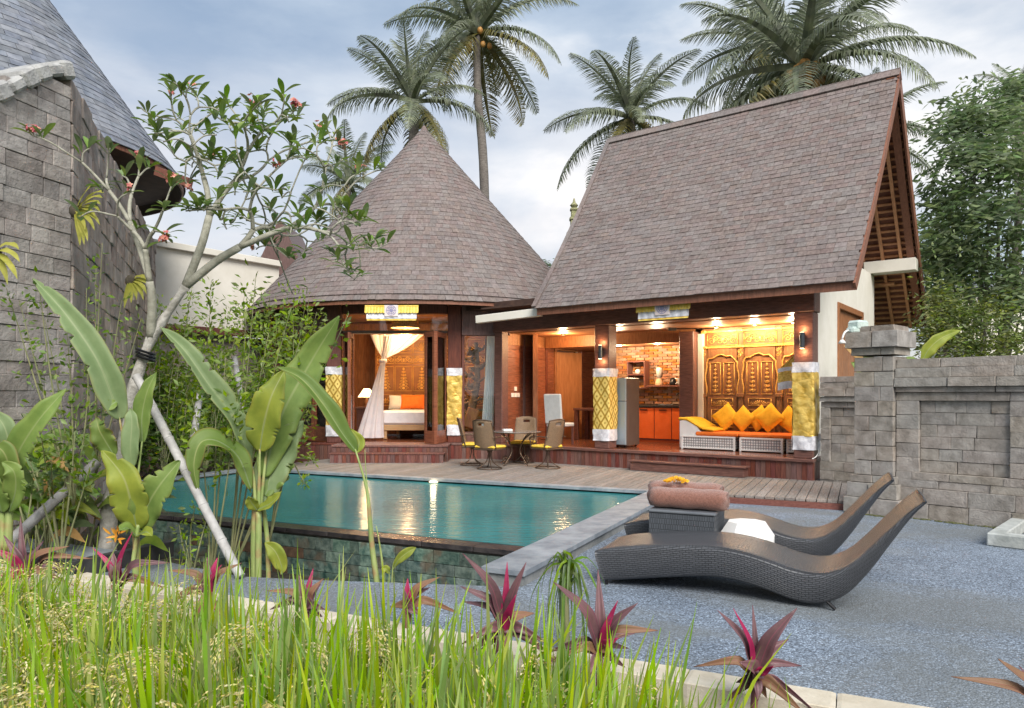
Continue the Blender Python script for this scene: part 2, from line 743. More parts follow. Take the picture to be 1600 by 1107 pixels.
pebbles(m_terr)
m_soil = M('garden_soil', (.045, .04, .03), (.10, .085, .06), rough=1, scale=9, bump=.9)
m_mud = M('paddy_soil', (.06, .055, .03), (.13, .12, .06), rough=1, scale=9, bump=.9)
m_ground = M('far_ground', (.05, .07, .03), (.10, .11, .05), rough=1, scale=.4, bump=.4)
m_coping = M('grey_andesite_coping', (.165, .19, .22), (.29, .32, .35), rough=.55, scale=5, bump=.25, bscale=60, rnd=.10)
m_dark_tile = M('wet_black_stone', (.025, .024, .028), (.07, .062, .062), rough=.18, scale=7, bump=.3, rnd=.2, spec=.6)
m_green_tile = M('green_sukabumi_stone', (.045, .085, .075), (.17, .235, .20), rough=.4, scale=14, bump=.6, bscale=40, rnd=.35, hue=.03,
                 dirt=((.15, .10, .065), 4.5, .55, .66, .6))
m_deckw = M('grey_weathered_decking', (.185, .165, .15), (.31, .28, .255), rough=.7, scale=5, stretch=(14, 1, 6), rotz=-RZ_POOL, bump=.35, rnd=.13, hue=.008)
m_redw = M('dark_red_merbau', (.11, .046, .039), (.20, .086, .07), rough=.42, scale=5, stretch=(9, 9, 1), bump=.2, rnd=.20, hue=.01)
m_redw_h = M('dark_merbau_beam', (.105, .050, .042), (.195, .094, .075), rough=.4, scale=5, stretch=(1.2, 9, 9), rotz=-RZ_PAV, bump=.2, rnd=.05)
m_panel = M('red_brown_wall_board', (.16, .052, .03), (.30, .11, .058), rough=.38, scale=4, stretch=(1.2, 1.2, 9), bump=.15, rnd=.14)
m_warm = M('warm_teak', (.22, .085, .035), (.36, .155, .065), rough=.45, scale=4, stretch=(9, 9, 1.5), bump=.15, rnd=.1)
m_cream = M('cream_plaster', (.66, .63, .55), (.74, .71, .64), rough=.85, scale=2, bump=.08, bscale=90)
m_shing = M('ironwood_shingle', (.145, .115, .106), (.23, .19, .177), rough=.78, scale=6, stretch=(3, 3, .6), bump=.4, bscale=30, rnd=.13, hue=.012,
            dirt=((.25, .225, .215), .9, .48, .72, .4))
m_slate = M('blue_grey_shingle', (.13, .145, .175), (.235, .25, .285), rough=.7, scale=5, bump=.3, bscale=30, rnd=.16, hue=.01)
m_roofbed = M('roof_underlay', (.03, .026, .025), (.05, .042, .04), rough=.95)

UNIT = B().box((0, 0, 0), (1, 1, 1))


def unit_mesh(name, mat, ch=0.0, jit=0.0, var=1, seed=1):
    out = []
    r = random.Random(seed)
    for k in range(var):
        b = B()
        if ch:
            vs_, fs_ = chbox(.5, .5, .5, ch)
        else:
            bb = B().box((0, 0, 0), (1, 1, 1))
            vs_, fs_ = [Vector(q) for q in bb.v], bb.f
        vs_ = [p + Vector((r.uniform(-jit, jit), r.uniform(-jit, jit), r.uniform(-jit, jit))) for p in vs_]
        b.add(vs_, fs_)
        out.append(b.mesh(name, mat))
    return out


def mat4(T, c, s, rz=0.0, rx=0.0, ry=0.0):
    """matrix of a unit piece: frame T, centre c, size s"""
    return T @ Matrix.Translation(c) @ Matrix.Rotation(rz, 4, 'Z') @ Matrix.Rotation(ry, 4, 'Y') @ Matrix.Rotation(rx, 4, 'X') @ Matrix.Diagonal((*s, 1))
# ================================================================== ground, terrace, pool, deck
b = B()
_ring = [(0, 0, -.62)]
_rad = [30, 80, 200, 600, 2500]
for _r in _rad:
    for j in range(32):
        a = 2 * PI * j / 32
        _ring.append((_r * math.cos(a), 12 + _r * math.sin(a), -.62))
_ring[0] = (0, 12, -.62)
_fs = [(0, 1 + j, 1 + (j + 1) % 32) for j in range(32)]
for k in range(len(_rad) - 1):
    for j in range(32):
        _fs.append((1 + k * 32 + j, 1 + (k + 1) * 32 + j, 1 + (k + 1) * 32 + (j + 1) % 32, 1 + k * 32 + (j + 1) % 32))
b.add(_ring, _fs)
b.build('ground', m_ground, kind='structure', keep=True)

# terrace: pebble paving, its front edge along the kerb, its back edge along the planting bed
edge = [gp(-120, 862), gp(60, 862), gp(230, 872), gp(375, 901), gp(470, 906), gp(560, 909), gp(680, 913), gp(790, 917)]
poly = [tuple(pl(-9.0, 4.2)[:2])]
poly += [tuple(pl(9.5, 4.2)[:2]), tuple(pl(9.5, 14.5)[:2]), tuple(pl(-2.55, 14.5)[:2]), tuple(pl(-2.55, 5.54)[:2])]
poly += [(p.x, p.y) for p in reversed(edge)]
b = B()
b.prism(poly, -.6, 0)
b.build('terrace_paving', m_terr, kind='structure', keep=True)

# sandstone kerb at the paddy
m_kerb = M('sand_coloured_kerb', (.50, .44, .34), (.66, .60, .49), rough=.85, scale=6, bump=.3, bscale=40, dirt=((.30, .25, .18), 3, .5, .75, .5))
kb = root('kerb', None, None, pl(0, 4.1, -.6), kind='structure')
um = unit_mesh('kerb_stone', m_kerb, ch=.03, jit=.004, var=2)
its = []
x = -9.0
while x < 6:
    L = RND.uniform(.75, .95)
    its.append(mat4(TPOOL, (x + L / 2, 4.09, -.06), (L - .006, .22, .2)))
    x += L
pieces(kb, 'kerb_stone', its, um)
b = B(TPOOL)
b.bb(-9, 6, 4.06, 4.196, -.62, -.17)
b.build('kerb_footing', M('brown_render', (.22, .17, .12), (.32, .26, .19), rough=.9, scale=5, bump=.3), kb)

b = B(TPOOL)
b.prism([(-9.5, -3), (6, -3), (6, 2.1), (-9.5, 2.1)], -.6, -.26)
b.build('paddy_soil', m_mud, kind='structure', keep=True)
b = B(TPOOL)
b.prism([(-9.5, 2.1), (6, 2.1), (6, 4.06), (-9.5, 4.06)], -.6, -.55)
b.build('verge_soil', m_soil, kind='structure', keep=True)

# planting bed between the terrace and the spill wall
b = B()
bp = [(p.x, p.y) for p in edge] + [tuple(pl(-2.56, 6.5)[:2]), tuple(pl(-13.5, 6.5)[:2]), (-9.5, 8.0)]
b.prism(bp, -.61, -.46)
b.build('planting_bed_soil', m_soil, kind='structure', keep=True)
# ground of the garden on the far side of the bed, under the left wall
b = B()
b.prism([(-3.7, 7.25), (-4.6, 8.55), tuple(pl(-11.1, 6.6)[:2]), tuple(pl(-11.1, 11.2)[:2]), tuple(pl(-11.25, 17)[:2]), (-16, 22), (-16, 4), (-5.2, 7.0)], -.6, .0)
b.build('garden_soil', m_soil, kind='structure', keep=True)

# ---- swimming pool
pool = root('swimming_pool', 'rectangular teal infinity pool with grey stone coping beside the deck', 'pool', pl(-7, 8.5, -1.2))
PE0, PE1, PV0, PV1 = -11.0, -2.92, 6.55, 11.02
m_basin = M('pool_basin_tile', (.04, .16, .17), (.08, .25, .25), rough=.4, scale=4, bump=.2)
b = B(TPOOL)
b.bb(PE0, PE1, PV0 + .28, PV1, -1.3, -1.2)
b.bb(PE0, PE1 + .02, PV1, PV1 + .05, -1.3, .05)
b.bb(PE1, PE1 + .05, 6.3, PV1, -1.3, .05)
b.bb(PE0 - .1, PE0, PV0, PV1, -1.3, .05)
b.build('basin', m_basin, pool)
# water
mw = bpy.data.materials.new('pool_water')
mw.use_nodes = True
t = mw.node_tree
p = t.nodes['Principled BSDF']
geo = N(t, 'ShaderNodeNewGeometry')
nz = N(t, 'ShaderNodeTexNoise')
nz.inputs['Scale'].default_value = .45
nz.inputs['Detail'].default_value = 3
t.links.new(geo.outputs['Position'], nz.inputs[0])
t.links.new(ramp(t, [(.3, (.022, .21, .225)), (.7, (.06, .31, .315))], nz.outputs[0]), p.inputs['Base Color'])
p.inputs['Roughness'].default_value = .15
p.inputs['IOR'].default_value = 1.33
p.inputs['Specular IOR Level'].default_value = .36
p.inputs['Transmission Weight'].default_value = .22
mpw = N(t, 'ShaderNodeMapping')
mpw.inputs['Rotation'].default_value = (0, 0, -RZ_POOL)
mpw.inputs['Scale'].default_value = (1, 3.0, 1)
t.links.new(geo.outputs['Position'], mpw.inputs[0])
rp = N(t, 'ShaderNodeTexNoise')
rp.inputs['Scale'].default_value = 2.6
rp.inputs['Detail'].default_value = 4
rp.inputs['Roughness'].default_value = .62
t.links.new(mpw.outputs[0], rp.inputs[0])
bm_ = N(t, 'ShaderNodeBump')
bm_.inputs['Strength'].default_value = .35
bm_.inputs['Distance'].default_value = .028
t.links.new(rp.outputs[0], bm_.inputs['Height'])
t.links.new(bm_.outputs[0], p.inputs['Normal'])
b = B(TPOOL)
b.bb(PE0 + .01, PE1 - .005, PV0 + .24, PV1 - .005, -.4, .062)
b.build('pool_water', mw, kind='structure', keep=True)

# spill wall: black rim slabs over green stone tiles
um_rim = unit_mesh('rim_slab', m_dark_tile, ch=.02, jit=.003, var=2, seed=2)
sw = B(TPOOL).bb(PE0, PE1 + .3, PV0 + .035, PV0 + .3, -1.2, .02).build('spill_wall', m_joint, pool)
its = []
x = PE0
while x < PE1 - .02:
    L = min(.62, PE1 - .015 - x)
    its.append(mat4(TPOOL, (x + L / 2, PV0 + .13, .033), (L - .006, .30, .05)))
    x += .62
pieces(sw, 'rim_slab', its, um_rim)
um_gt = unit_mesh('stone_tile', m_green_tile, ch=.03, jit=.014, var=11, seed=3) + unit_mesh('stone_tile', M('rust_brown_stone', (.085, .055, .04), (.17, .11, .07), rough=.45, scale=12, bump=.5, rnd=.25), ch=.03, jit=.012, var=1, seed=33)
its = []
z = -.02
row = 0
while z > -.55:
    h = RND.choice((.09, .12, .12, .14))
    x = PE0 + (.1 if row % 2 else 0)
    while x < PE1 + .28:
        L = RND.choice((.24, .24, .24, .32, .12))
        its.append(mat4(TPOOL, (x + L / 2, PV0 + .02, z - h / 2), (L - .004, .05 + RND.uniform(-.006, .008), h - .004)))
        x += L
    z -= h + .002
    row += 1
pieces(sw, 'stone_tile', its, um_gt, 300, 'stone_tiling', extra=lambda m, x, y: 1 if y > 700 else .01)

# coping along the right side, raised a step over the terrace, and the thin far coping
um_c = unit_mesh('coping_slab', m_coping, ch=.015, jit=.003, var=3, seed=4)
cb = B(TPOOL).bb(PE1 + .05, PE1 + .375, 5.56, PV1 + .02, -.62, .088).build('coping', M('grey_coping_face', (.17, .18, .18), (.27, .275, .27), rough=.8, scale=6, bump=.3), pool)
its = []
v = 5.52
while v < PV1:
    L = min(.6, PV1 + .04 - v)
    its.append(mat4(TPOOL, (PE1 + .195, v + L / 2, .112), (.41, L - .006, .045)))
    v += .6
x = PE0
while x < PE1:
    its.append(mat4(TPOOL, (x + .4, PV1 + .085, .108), (.794, .19, .045)))
    x += .8
v = PV0
while v < PV1:
    its.append(mat4(TPOOL, (PE0 - .14, v + .3, .108), (.28, .594, .045)))
    v += .6
pieces(cb, 'coping_slab', its, um_c)

# underwater lamp at the far wall
m_bulb = M('lamp_glow', (.9, .8, .6), emit=(1.0, .72, .40), estr=2.2)
pool_lamp = root('pool_lamp', 'lit round lamp at the far pool edge below the deck', 'lamp', at(672, 762, 12.75))
c = pl(EX.dot(at(672, 757, 12.75)), PV1 - .012, .072)
b = B()
b.lathe([(.0, .0), (.085, .0), (.10, .012), (.10, .03), (.0, .03)], c + Vector((0, 0, -.03)), 20)
b.build('rim', M('brushed_steel', (.45, .45, .45), rough=.3, metal=1), pool_lamp)
b = B()
b.ball(c + Vector((0, 0, .004)), (.08, .08, .022), 14)
b.build('lens', m_bulb, pool_lamp, smooth=True)
lamp('pool_lamp_light', c + Vector((0, -.06, .12)), 1.2, (1, .75, .45), .05, pool_lamp)

# ---- deck: boards run away from the pool
deck = root('deck', None, None, pl(-5, 11.2, 0), kind='structure')
um_b = unit_mesh('deck_board', m_deckw, ch=.012, jit=.001, var=3, seed=5)
its = []
x = -11.2
while x < .55:
    its.append(mat4(TPOOL, (x + .07, 14.17, DECK - .017), (.128, 5.94, .034)))
    x += .14
pieces(deck, 'deck_board', its, um_b)
b = B(TPOOL)
b.bb(-11.2, .6, 11.30, 17.0, -.3, DECK - .045)
b.build('deck_joists', m_roofbed, deck)
b = B(TPOOL)
b.bb(-2.4, .62, 11.14, 11.19, -.05, DECK - .036)
b.build('deck_fascia', M('red_brown_fascia', (.14, .05, .038), (.22, .085, .065), rough=.5, scale=5, stretch=(1, 9, 9), bump=.15), deck)

# low plinth at the right edge of the terrace
b = B(frame(gp(1541, 853), Vector((.72, -.69, 0)), Vector((.69, .72, 0))))
b.bb(0, 2.2, 0, .16, 0, .14, .012)
b.bb(0, .16, .165, 1.4, 0, .14, .012)
b.build('stone_edging', M('pale_edging_stone', (.34, .36, .35), (.50, .52, .50), rough=.85, scale=8, bump=.5, dirt=((.2, .21, .18), 3, .5, .7, .6)), None,
        label='low pale stone edging on the terrace by the boundary wall', cat='edging')

# ================================================================== stone walls
um_st = unit_mesh('stone_block', m_stone, ch=.02, jit=.012, var=6, seed=6)
um_sl = unit_mesh('stone_block', m_stone_left, ch=.025, jit=.016, var=6, seed=7)
um_sr = unit_mesh('stone_block', m_stone_rough, ch=.04, jit=.035, var=6, seed=8)


def courses(T, x0, x1, z0, z1, y, h, lw, dep=.14, jy=.008, its=None, top=None):
    """blocks in courses; y = front face"""
    its = [] if its is None else its
    n = max(1, round((z1 - z0) / h))
    hh = (z1 - z0) / n
    for r_ in range(n):
        x = x0
        first = True
        while x < x1 - 1e-4:
            L = RND.uniform(*lw) * (.55 if first and r_ % 2 else 1)
            first = False
            if x1 - x - L < lw[0] * .4:
                L = x1 - x
            zt = z0 + (r_ + 1) * hh
            zb = z0 + r_ * hh
            if top is not None:
                zt = min(zt, top(x + L / 2))
            if zt - zb > .03:
                d = RND.uniform(-jy, jy)
                its.append(mat4(T, (x + L / 2, y + dep / 2 + d, (zb + zt) / 2), (L - .005, dep, zt - zb - .005)))
            x += L
    return its


WX, WY = Vector((.677, -.736, 0)), Vector((.736, .677, 0))
TW = frame((5.49, 9.21, 0), WX, WY)
rw = root('stone_wall', 'grey stone boundary wall with recessed panel, beside the terrace', 'wall', (5.49, 9.21, 0))
its = []
courses(TW, -.62, 3.6, 0, .40, .0, .2, (.40, .62), its=its)
courses(TW, -.62, 3.6, .40, .60, .03, .1, (.34, .60), its=its)
for (xa, xb) in ((-.62, -.34), (.66, 1.0), (2.3, 2.6)):
    courses(TW, xa, xb, .60, 1.53, .05, .19, (.3, .4), its=its)
for (xa, xb) in ((-.34, .66), (1.0, 2.3)):
    courses(TW, xa, xb, .60, 1.53, .105, .155, (.26, .46), its=its)
courses(TW, -.62, 3.6, 1.53, 1.64, .05, .11, (.45, .8), its=its)
courses(TW, -.62, 3.6, 1.64, 1.71, .0, .07, (.5, .8), its=its)
courses(TW, -.62, 3.6, 1.71, 1.83, -.04, .12, (.4, .7), dep=.2, its=its)
courses(TW, -.62, 3.6, 1.83, 1.96, .0, .13, (.4, .7), dep=.2, its=its)
courses(TW, -.62, 3.6, 1.96, 2.08, .05, .12, (.5, .9), dep=.2, its=its)
pieces(rw, 'stone_block', its, um_st)
b = B(TW).bb(-.62, 3.6, .15, .42, 0, 2.05)
b.build('core', m_joint, rw)

pr = root('stone_pillar', 'square grey stone pillar with wide cap at the wall end', 'pillar', TW @ Vector((-.87, .2, 0)))
its = []
TPIL = TW @ Matrix.Translation((-.88, .22, 0))
S = .25


def ring(half, z0, z1, its, two=False):
    T = TPIL
    cx = RND.uniform(-.08, .12)
    its.append(mat4(T, ((-half + cx) / 2, 0, (z0 + z1) / 2), (half + cx - .006, half * 2 + RND.uniform(-.012, .006), z1 - z0 - .007)))
    its.append(mat4(T, ((half + cx) / 2, 0, (z0 + z1) / 2), (half - cx - .006, half * 2 + RND.uniform(-.012, .006), z1 - z0 - .007)))


ring(.36, 0, .22, its)
ring(.33, .22, .42, its)
ring(.29, .42, .52, its)
z = .52
while z < 2.1:
    ring(.255, z, min(z + .2, 2.14), its)
    z += .2
ring(.285, 2.14, 2.24, its)
ring(.345, 2.24, 2.46, its)
ring(.27, 2.46, 2.54, its)
pieces(pr, 'stone_block', its, um_st)

# lower wall section running from the pavilion to behind the pillar
TW2 = frame(gp(1281, 752, DECK), WX, WY)
lw_ = root('low_stone_wall', 'lower grey stone wall between the pavilion post and the pillar', 'wall', TW2.translation)
its = []
courses(TW2, 0, 1.35, -.12, .35, 0, .16, (.3, .5), its=its)
courses(TW2, 0, .16, .35, 1.27, .03, .18, (.3, .4), its=its)
courses(TW2, .16, 1.35, .35, 1.27, .08, .155, (.25, .42), its=its)
courses(TW2, 0, 1.35, 1.27, 1.37, .03, .1, (.4, .7), its=its)
courses(TW2, 0, 1.35, 1.37, 1.46, -.03, .09, (.4, .7), dep=.2, its=its)
courses(TW2, 0, 1.35, 1.46, 1.60, -.06, .14, (.35, .6), dep=.22, its=its)
courses(TW2, 0, 1.35, 1.60, 1.80, 0, .1, (.4, .6), dep=.2, its=its)
pieces(lw_, 'stone_block', its, um_st)
B(TW2).bb(.01, 1.35, .15, .35, -.12, 1.78).build('core', m_joint, lw_)
# moss and grit collected along the wall foot
mm = M('moss', (.06, .07, .025), (.14, .14, .06), rough=1, scale=14, bump=.8)
b = B(TW)
for i in range(260):
    x = RND.uniform(-1.25, 2.6)
    yy = -.03 - abs(RND.gauss(0, .02)) - (.15 if x < -.5 else 0)
    s = RND.uniform(.006, .022)
    b.ball((x, yy, s * .2), (s * 1.6, s, s * .7), 5)
b.build('moss', mm, None, kind='stuff', keep=True)

# left boundary wall: front face with raking cap, and the long rough return
PC = Vector((-4.82, 8.0, 0))
D1, D2 = Vector((.26, .966, 0)).normalized(), Vector((-.358, .934, 0)).normalized()
TL = frame(PC, D1, Vector((-D1.y, D1.x, 0)))
TL2 = frame(PC, D2, Vector((-D2.y, D2.x, 0)))
lwall = root('tall_stone_wall', 'tall grey stone wall with raking cap behind the frangipani tree', 'wall', (PC.x, PC.y, -.1))


def raketop(x):
    s = -x
    return 5.15 - .62 * s + .06 * math.sin(s * 5)


its = []
z0 = -.1
for r_ in range(32):
    h = RND.choice((.13, .165, .165, .2))
    courses(TL, -2.6, -.02, z0, z0 + h, 0, h, (.18, .44), dep=.2, jy=.008, its=its, top=raketop)
    z0 += h
pieces(lwall, 'stone_block', its, um_sl)
b = B(TL)
vs_ = []
b.prism([(-2.6, .2), (-.02, .2), (-.02, .5), (-2.6, .5)], -.1, 3.4)
b.build('core', m_joint, lwall)
b = B(TL)
pts = [(-2.7 + i * .15, .2, raketop(-2.7 + i * .15) + .06) for i in range(19)]
for i in range(18):
    p0, p1 = Vector(pts[i]), Vector(pts[i + 1])
    b.beam(p0 - Vector((0, 0, .05)), p1 + (p1 - p0) * .02 - Vector((0, 0, .05)), .50, .16 + .03 * math.sin(i * 2.3), ch=.03)
b.build('cap', M('pale_weathered_cap', (.28, .28, .28), (.45, .45, .44), rough=.9, scale=7, bump=.8, bscale=30), lwall)

lret = root('rough_stone_wall', 'long wall of rough brown split stone running back beside the white building', 'wall', PC + D2 * 4.5)
its = []
courses(TL2, .005, 9.4, -.1, 5.1, 0, .26, (.28, .62), dep=.22, jy=.016, its=its)
pieces(lret, 'stone_block', its, um_sr, 300, 'stone_blocks', extra=lambda m, x, y: 1)
B(TL2).bb(.005, 9.4, .2, .5, -.1, 5.05).build('core', m_joint, lret)

# black-edged raised bed at the left
_o = gp(118, 905, .0)
b = B(TPOOL)
e0, v0 = EX.dot(_o), EV.dot(_o)
b.bb(e0 - 2.6, e0, v0 - .04, v0 + .04, 0, .16, .008)
b.bb(e0 - .06, e0 + .02, v0 + .04, v0 + 1.0, 0, .16, .008)
b.k = 1
b.bb(e0 - 2.6, e0 - .06, v0 + .04, v0 + .5, 0, .14)
b.build('raised_bed', [M('black_edge_stone', (.02, .02, .022), (.05, .05, .052), rough=.5, scale=6, bump=.2), m_coping], None,
        label='low black edged grey stone bed beneath the leaning frangipani', cat='planter')
# ================================================================== buildings
m_gold = M('gilded_carving', (.62, .32, .07), (.90, .54, .16), rough=.38, scale=18, metal=.25, bump=.3)
m_carvew = M('carved_teak', (.20, .095, .04), (.31, .155, .065), rough=.5, scale=5, stretch=(6, 6, 1), bump=.25)
m_brick = M('orange_face_brick', (.36, .17, .085), (.52, .27, .14), rough=.8, scale=9, bump=.5, rnd=.22, hue=.012)
m_mortar = M('brick_mortar', (.40, .26, .17), rough=.95)
m_under = M('dark_roof_soffit', (.05, .028, .022), (.09, .05, .035), rough=.7, scale=5, bump=.1)
m_raft = M('orange_brown_rafter', (.46, .22, .11), (.60, .31, .16), rough=.5, scale=5, stretch=(3, 3, 3), bump=.15)
m_barge = M('barge_board_wood', (.17, .07, .042), (.27, .115, .07), rough=.5, scale=5, stretch=(6, 6, 1), bump=.2)
m_white = M('white_paint', (.76, .75, .73), (.82, .81, .79), rough=.6)
m_bulbw = M('warm_bulb', (1, .9, .7), emit=(1.0, .74, .42), estr=9)
m_metal = M('dark_bronze_metal', (.05, .048, .045), (.08, .075, .07), rough=.35, metal=.8)
m_wallw = M('interior_wood_lining', (.20, .082, .038), (.33, .145, .07), rough=.45, scale=4, stretch=(8, 8, 1), bump=.15, rnd=.12)
m_ceilw = M('ceiling_board', (.27, .115, .05), (.40, .185, .085), rough=.5, scale=4, stretch=(1.5, 8, 8), rotz=-RZ_PAV, bump=.12, rnd=.12)
m_floorw = M('polished_floor_wood', (.14, .05, .025), (.24, .09, .05), rough=.2, scale=4, stretch=(8, 1.2, 8), rotz=-RZ_PAV, bump=.1, rnd=.14, coat=.3)

mg = bpy.data.materials.new('window_glass')
mg.use_nodes = True
t = mg.node_tree
t.nodes.clear()
o_ = N(t, 'ShaderNodeOutputMaterial')
tr = N(t, 'ShaderNodeBsdfTransparent')
gl = N(t, 'ShaderNodeBsdfGlossy')
gl.inputs['Roughness'].default_value = .02
fr = N(t, 'ShaderNodeFresnel')
fr.inputs[0].default_value = 1.5
mx = N(t, 'ShaderNodeMixShader')
t.links.new(math_n(t, 'MULTIPLY', fr.outputs[0], 1.2), mx.inputs[0])
t.links.new(tr.outputs[0], mx.inputs[1])
t.links.new(gl.outputs[0], mx.inputs[2])
t.links.new(mx.outputs[0], o_.inputs[0])
m_glass = mg

um_fb = unit_mesh('fascia_board', m_redw, ch=.02, jit=.002, var=4, seed=9)
um_sh = unit_mesh('shingle', m_shing, jit=.012, var=4, seed=10)
um_ss = unit_mesh('shingle', m_slate, jit=.012, var=4, seed=11)
um_fl = unit_mesh('floor_board', m_floorw, ch=.01, var=2, seed=12)
um_pw = unit_mesh('wall_board', m_panel, ch=.01, var=2, seed=13)
um_wl = unit_mesh('wall_board', m_wallw, ch=.01, var=2, seed=14)
um_br = unit_mesh('brick', m_brick, ch=.05, jit=.02, var=4, seed=15)


def fascia(parent, p0, p1, z0, z1, inward, w=.09):
    """vertical boards along p0-p1"""
    p0, p1 = Vector((*p0[:2], 0)), Vector((*p1[:2], 0))
    d = (p1 - p0).normalized()
    T = frame(p0, d, Vector((-d.y, d.x, 0)) * inward) if inward > 0 else frame(p0, d, Vector((-d.y, d.x, 0)))
    L = (p1 - p0).length
    n = max(1, round(L / w))
    its = []
    for i in range(n):
        its.append(mat4(T, ((i + .5) * L / n, RND.uniform(-.002, .002), (z0 + z1) / 2), (L / n - .005, .025, z1 - z0)))
    return its


# ------------------------------------------------------------------ open pavilion
pav = root('pavilion', 'open lounge pavilion with steep shingled gable roof and dark posts', 'pavilion', pv(-2.5, 2, 0))
XL = -7.1
b = B(TPAV)
b.bb(XL, -.02, .045, 6.0, -.3, FLOOR - .052)
plat = b.build('platform', m_roofbed, pav)
its = fascia(plat, pv(XL, .02), pv(0, .02), 0.0, FLOOR - .06, 1)
its += fascia(plat, pv(-.0, .03), pv(-.0, 2.0), 0.0, FLOOR - .06, 1)
pieces(plat, 'fascia_board', its, um_fb)
b = B(TPAV)
b.bb(XL, .03, -.035, .14, FLOOR - .058, FLOOR, .008)
b.bb(-.15, .03, .142, 3.0, FLOOR - .058, FLOOR - .001, .008)
b.build('nosing', m_redw_h, plat)
its = []
y = .145
while y < 5.9:
    its.append(mat4(TPAV, ((XL - .155) / 2, y + .06, FLOOR - .027), (abs(XL) - .16, .117, .05)))
    y += .12
pieces(plat, 'floor_board', its, um_fl)
# step
stp = B(TPAV).bb(-3.36, -1.10, -.30, -.04, DECK + .004, DECK + .165, .006).build('step', m_redw_h, pav)
B(TPAV).bb(-3.40, -1.06, -.33, -.04, DECK + .167, DECK + .20, .006).build('tread', m_redw_h, stp)

# posts and beams
for (xa, xb, ya, yb, zt) in ((-.34, -.01, .09, .42, 3.06), (-4.40, -4.06, .09, .43, 3.06), (-7.08, -6.86, .09, .34, 3.10), (-3.20, -2.87, 1.66, 1.96, 2.98),
                             (-6.5, -6.34, .09, .25, 3.06)):
    if xa == -6.5:
        continue
    B(TPAV).bb(xa, xb, ya, yb, FLOOR, zt, .012).build('post', m_redw_h, pav)
B(TPAV).bb(-7.1, .02, .06, .44, 3.063, 3.52, .012).build('beam', m_redw_h, pav)
B(TPAV).bb(-.36, -.23, .445, 5.6, 3.07, 3.50, .012).build('beam', m_redw_h, pav)
# left partition: horizontal boards between uprights (along the depth)
its = []
z = FLOOR + .005
while z < 3.0:
    for (ya, yb) in ((.36, 1.05), (1.13, 2.02), (2.09, 2.42), (3.5, 3.72), (3.75, 5.6)):
        its.append(mat4(TPAV, (-6.98, (ya + yb) / 2, z + .1), (.04, yb - ya - .004, .196)))
    z += .2
lp = B(TPAV).bb(-7.06, -7.01, .34, 5.7, FLOOR, 3.05).build('partition', m_redw, pav)
pieces(lp, 'wall_board', its, um_pw)
for y in (1.09, 2.055, 3.735):
    B(TPAV).bb(-7.0, -6.93, y - .035, y + .035, FLOOR, 3.0, .005).build('upright', m_redw, lp)
its = []
y = .4
while y < 5.6:
    its.append(mat4(TPAV, (-6.955, y + .05, 2.93), (.03, .097, .28)))
    y += .1
um_ww = unit_mesh('frieze_board', m_ceilw, ch=.02, var=2, seed=16)
pieces(lp, 'frieze_board', its, um_ww)
# inner door in the partition
dr = B(TPAV)
dr.bb(-6.99, -6.91, 2.40, 2.49, FLOOR, 2.85, .006)
dr.bb(-6.99, -6.91, 3.41, 3.50, FLOOR, 2.85, .006)
dr.bb(-6.99, -6.91, 2.491, 3.409, 2.76, 2.85, .006)
df = dr.build('door_frame', m_warm, pav)
dl = B(TPAV).box((-6.80, 2.88, 1.60), (.04, .84, 2.22), Matrix.Rotation(R(-18), 3, 'Z'), .005).build('door_leaf', M('orange_teak_door', (.33, .135, .05), (.44, .19, .075), rough=.42, scale=3, stretch=(6, 6, 1), bump=.1), df)
b = B(TPAV)
for z in (1.45, 2.55):
    b.bb(-6.905, -6.89, 3.36, 3.46, z, z + .2)
b.build('hinge', M('pale_hinge_metal', (.55, .53, .48), rough=.4, metal=.5), df)
# recess with shelves, back wall behind it
its = []
z = FLOOR
while z < 2.95:
    its.append(mat4(TPAV, (-6.2, 4.6, z + .1), (1.5, .04, .196)))
    z += .2
bw = B(TPAV).bb(-7.0, -5.4, 4.64, 4.7, FLOOR, 3.05).build('back_partition', m_redw, pav)
pieces(bw, 'wall_board', its, um_wl)
for z in (1.55, 2.18):
    B(TPAV).bb(-6.9, -6.1, 4.28, 4.575, z, z + .035, .004).build('shelf', m_redw_h, bw)

# kitchen brick wall
kw = B(TPAV).bb(-5.7, -3.0, 3.12, 3.3, FLOOR, 2.82).build('brick_wall', m_mortar, pav)
its = []
z = FLOOR + .9
r_ = 0
while z < 2.74:
    x = -5.7 + (.12 if r_ % 2 else 0)
    while x < -3.02:
        L = min(.23, -3.02 - x)
        its.append(mat4(TPAV, (x + L / 2, 3.105 + RND.uniform(-.004, .004), z + .0325), (L - .012, .05, .055)))
        x += .242
    z += .067
    r_ += 1
pieces(kw, 'brick', its, um_br)
# partition between kitchen and lounge with the pale jamb
B(TPAV).bb(-3.0, -2.90, 1.97, 3.1, FLOOR, 2.98).build('side_wall', m_redw_h, pav)
B(TPAV).bb(-2.86, -2.74, 1.86, 1.95, FLOOR, 2.93, .004).build('jamb', m_cream, pav)
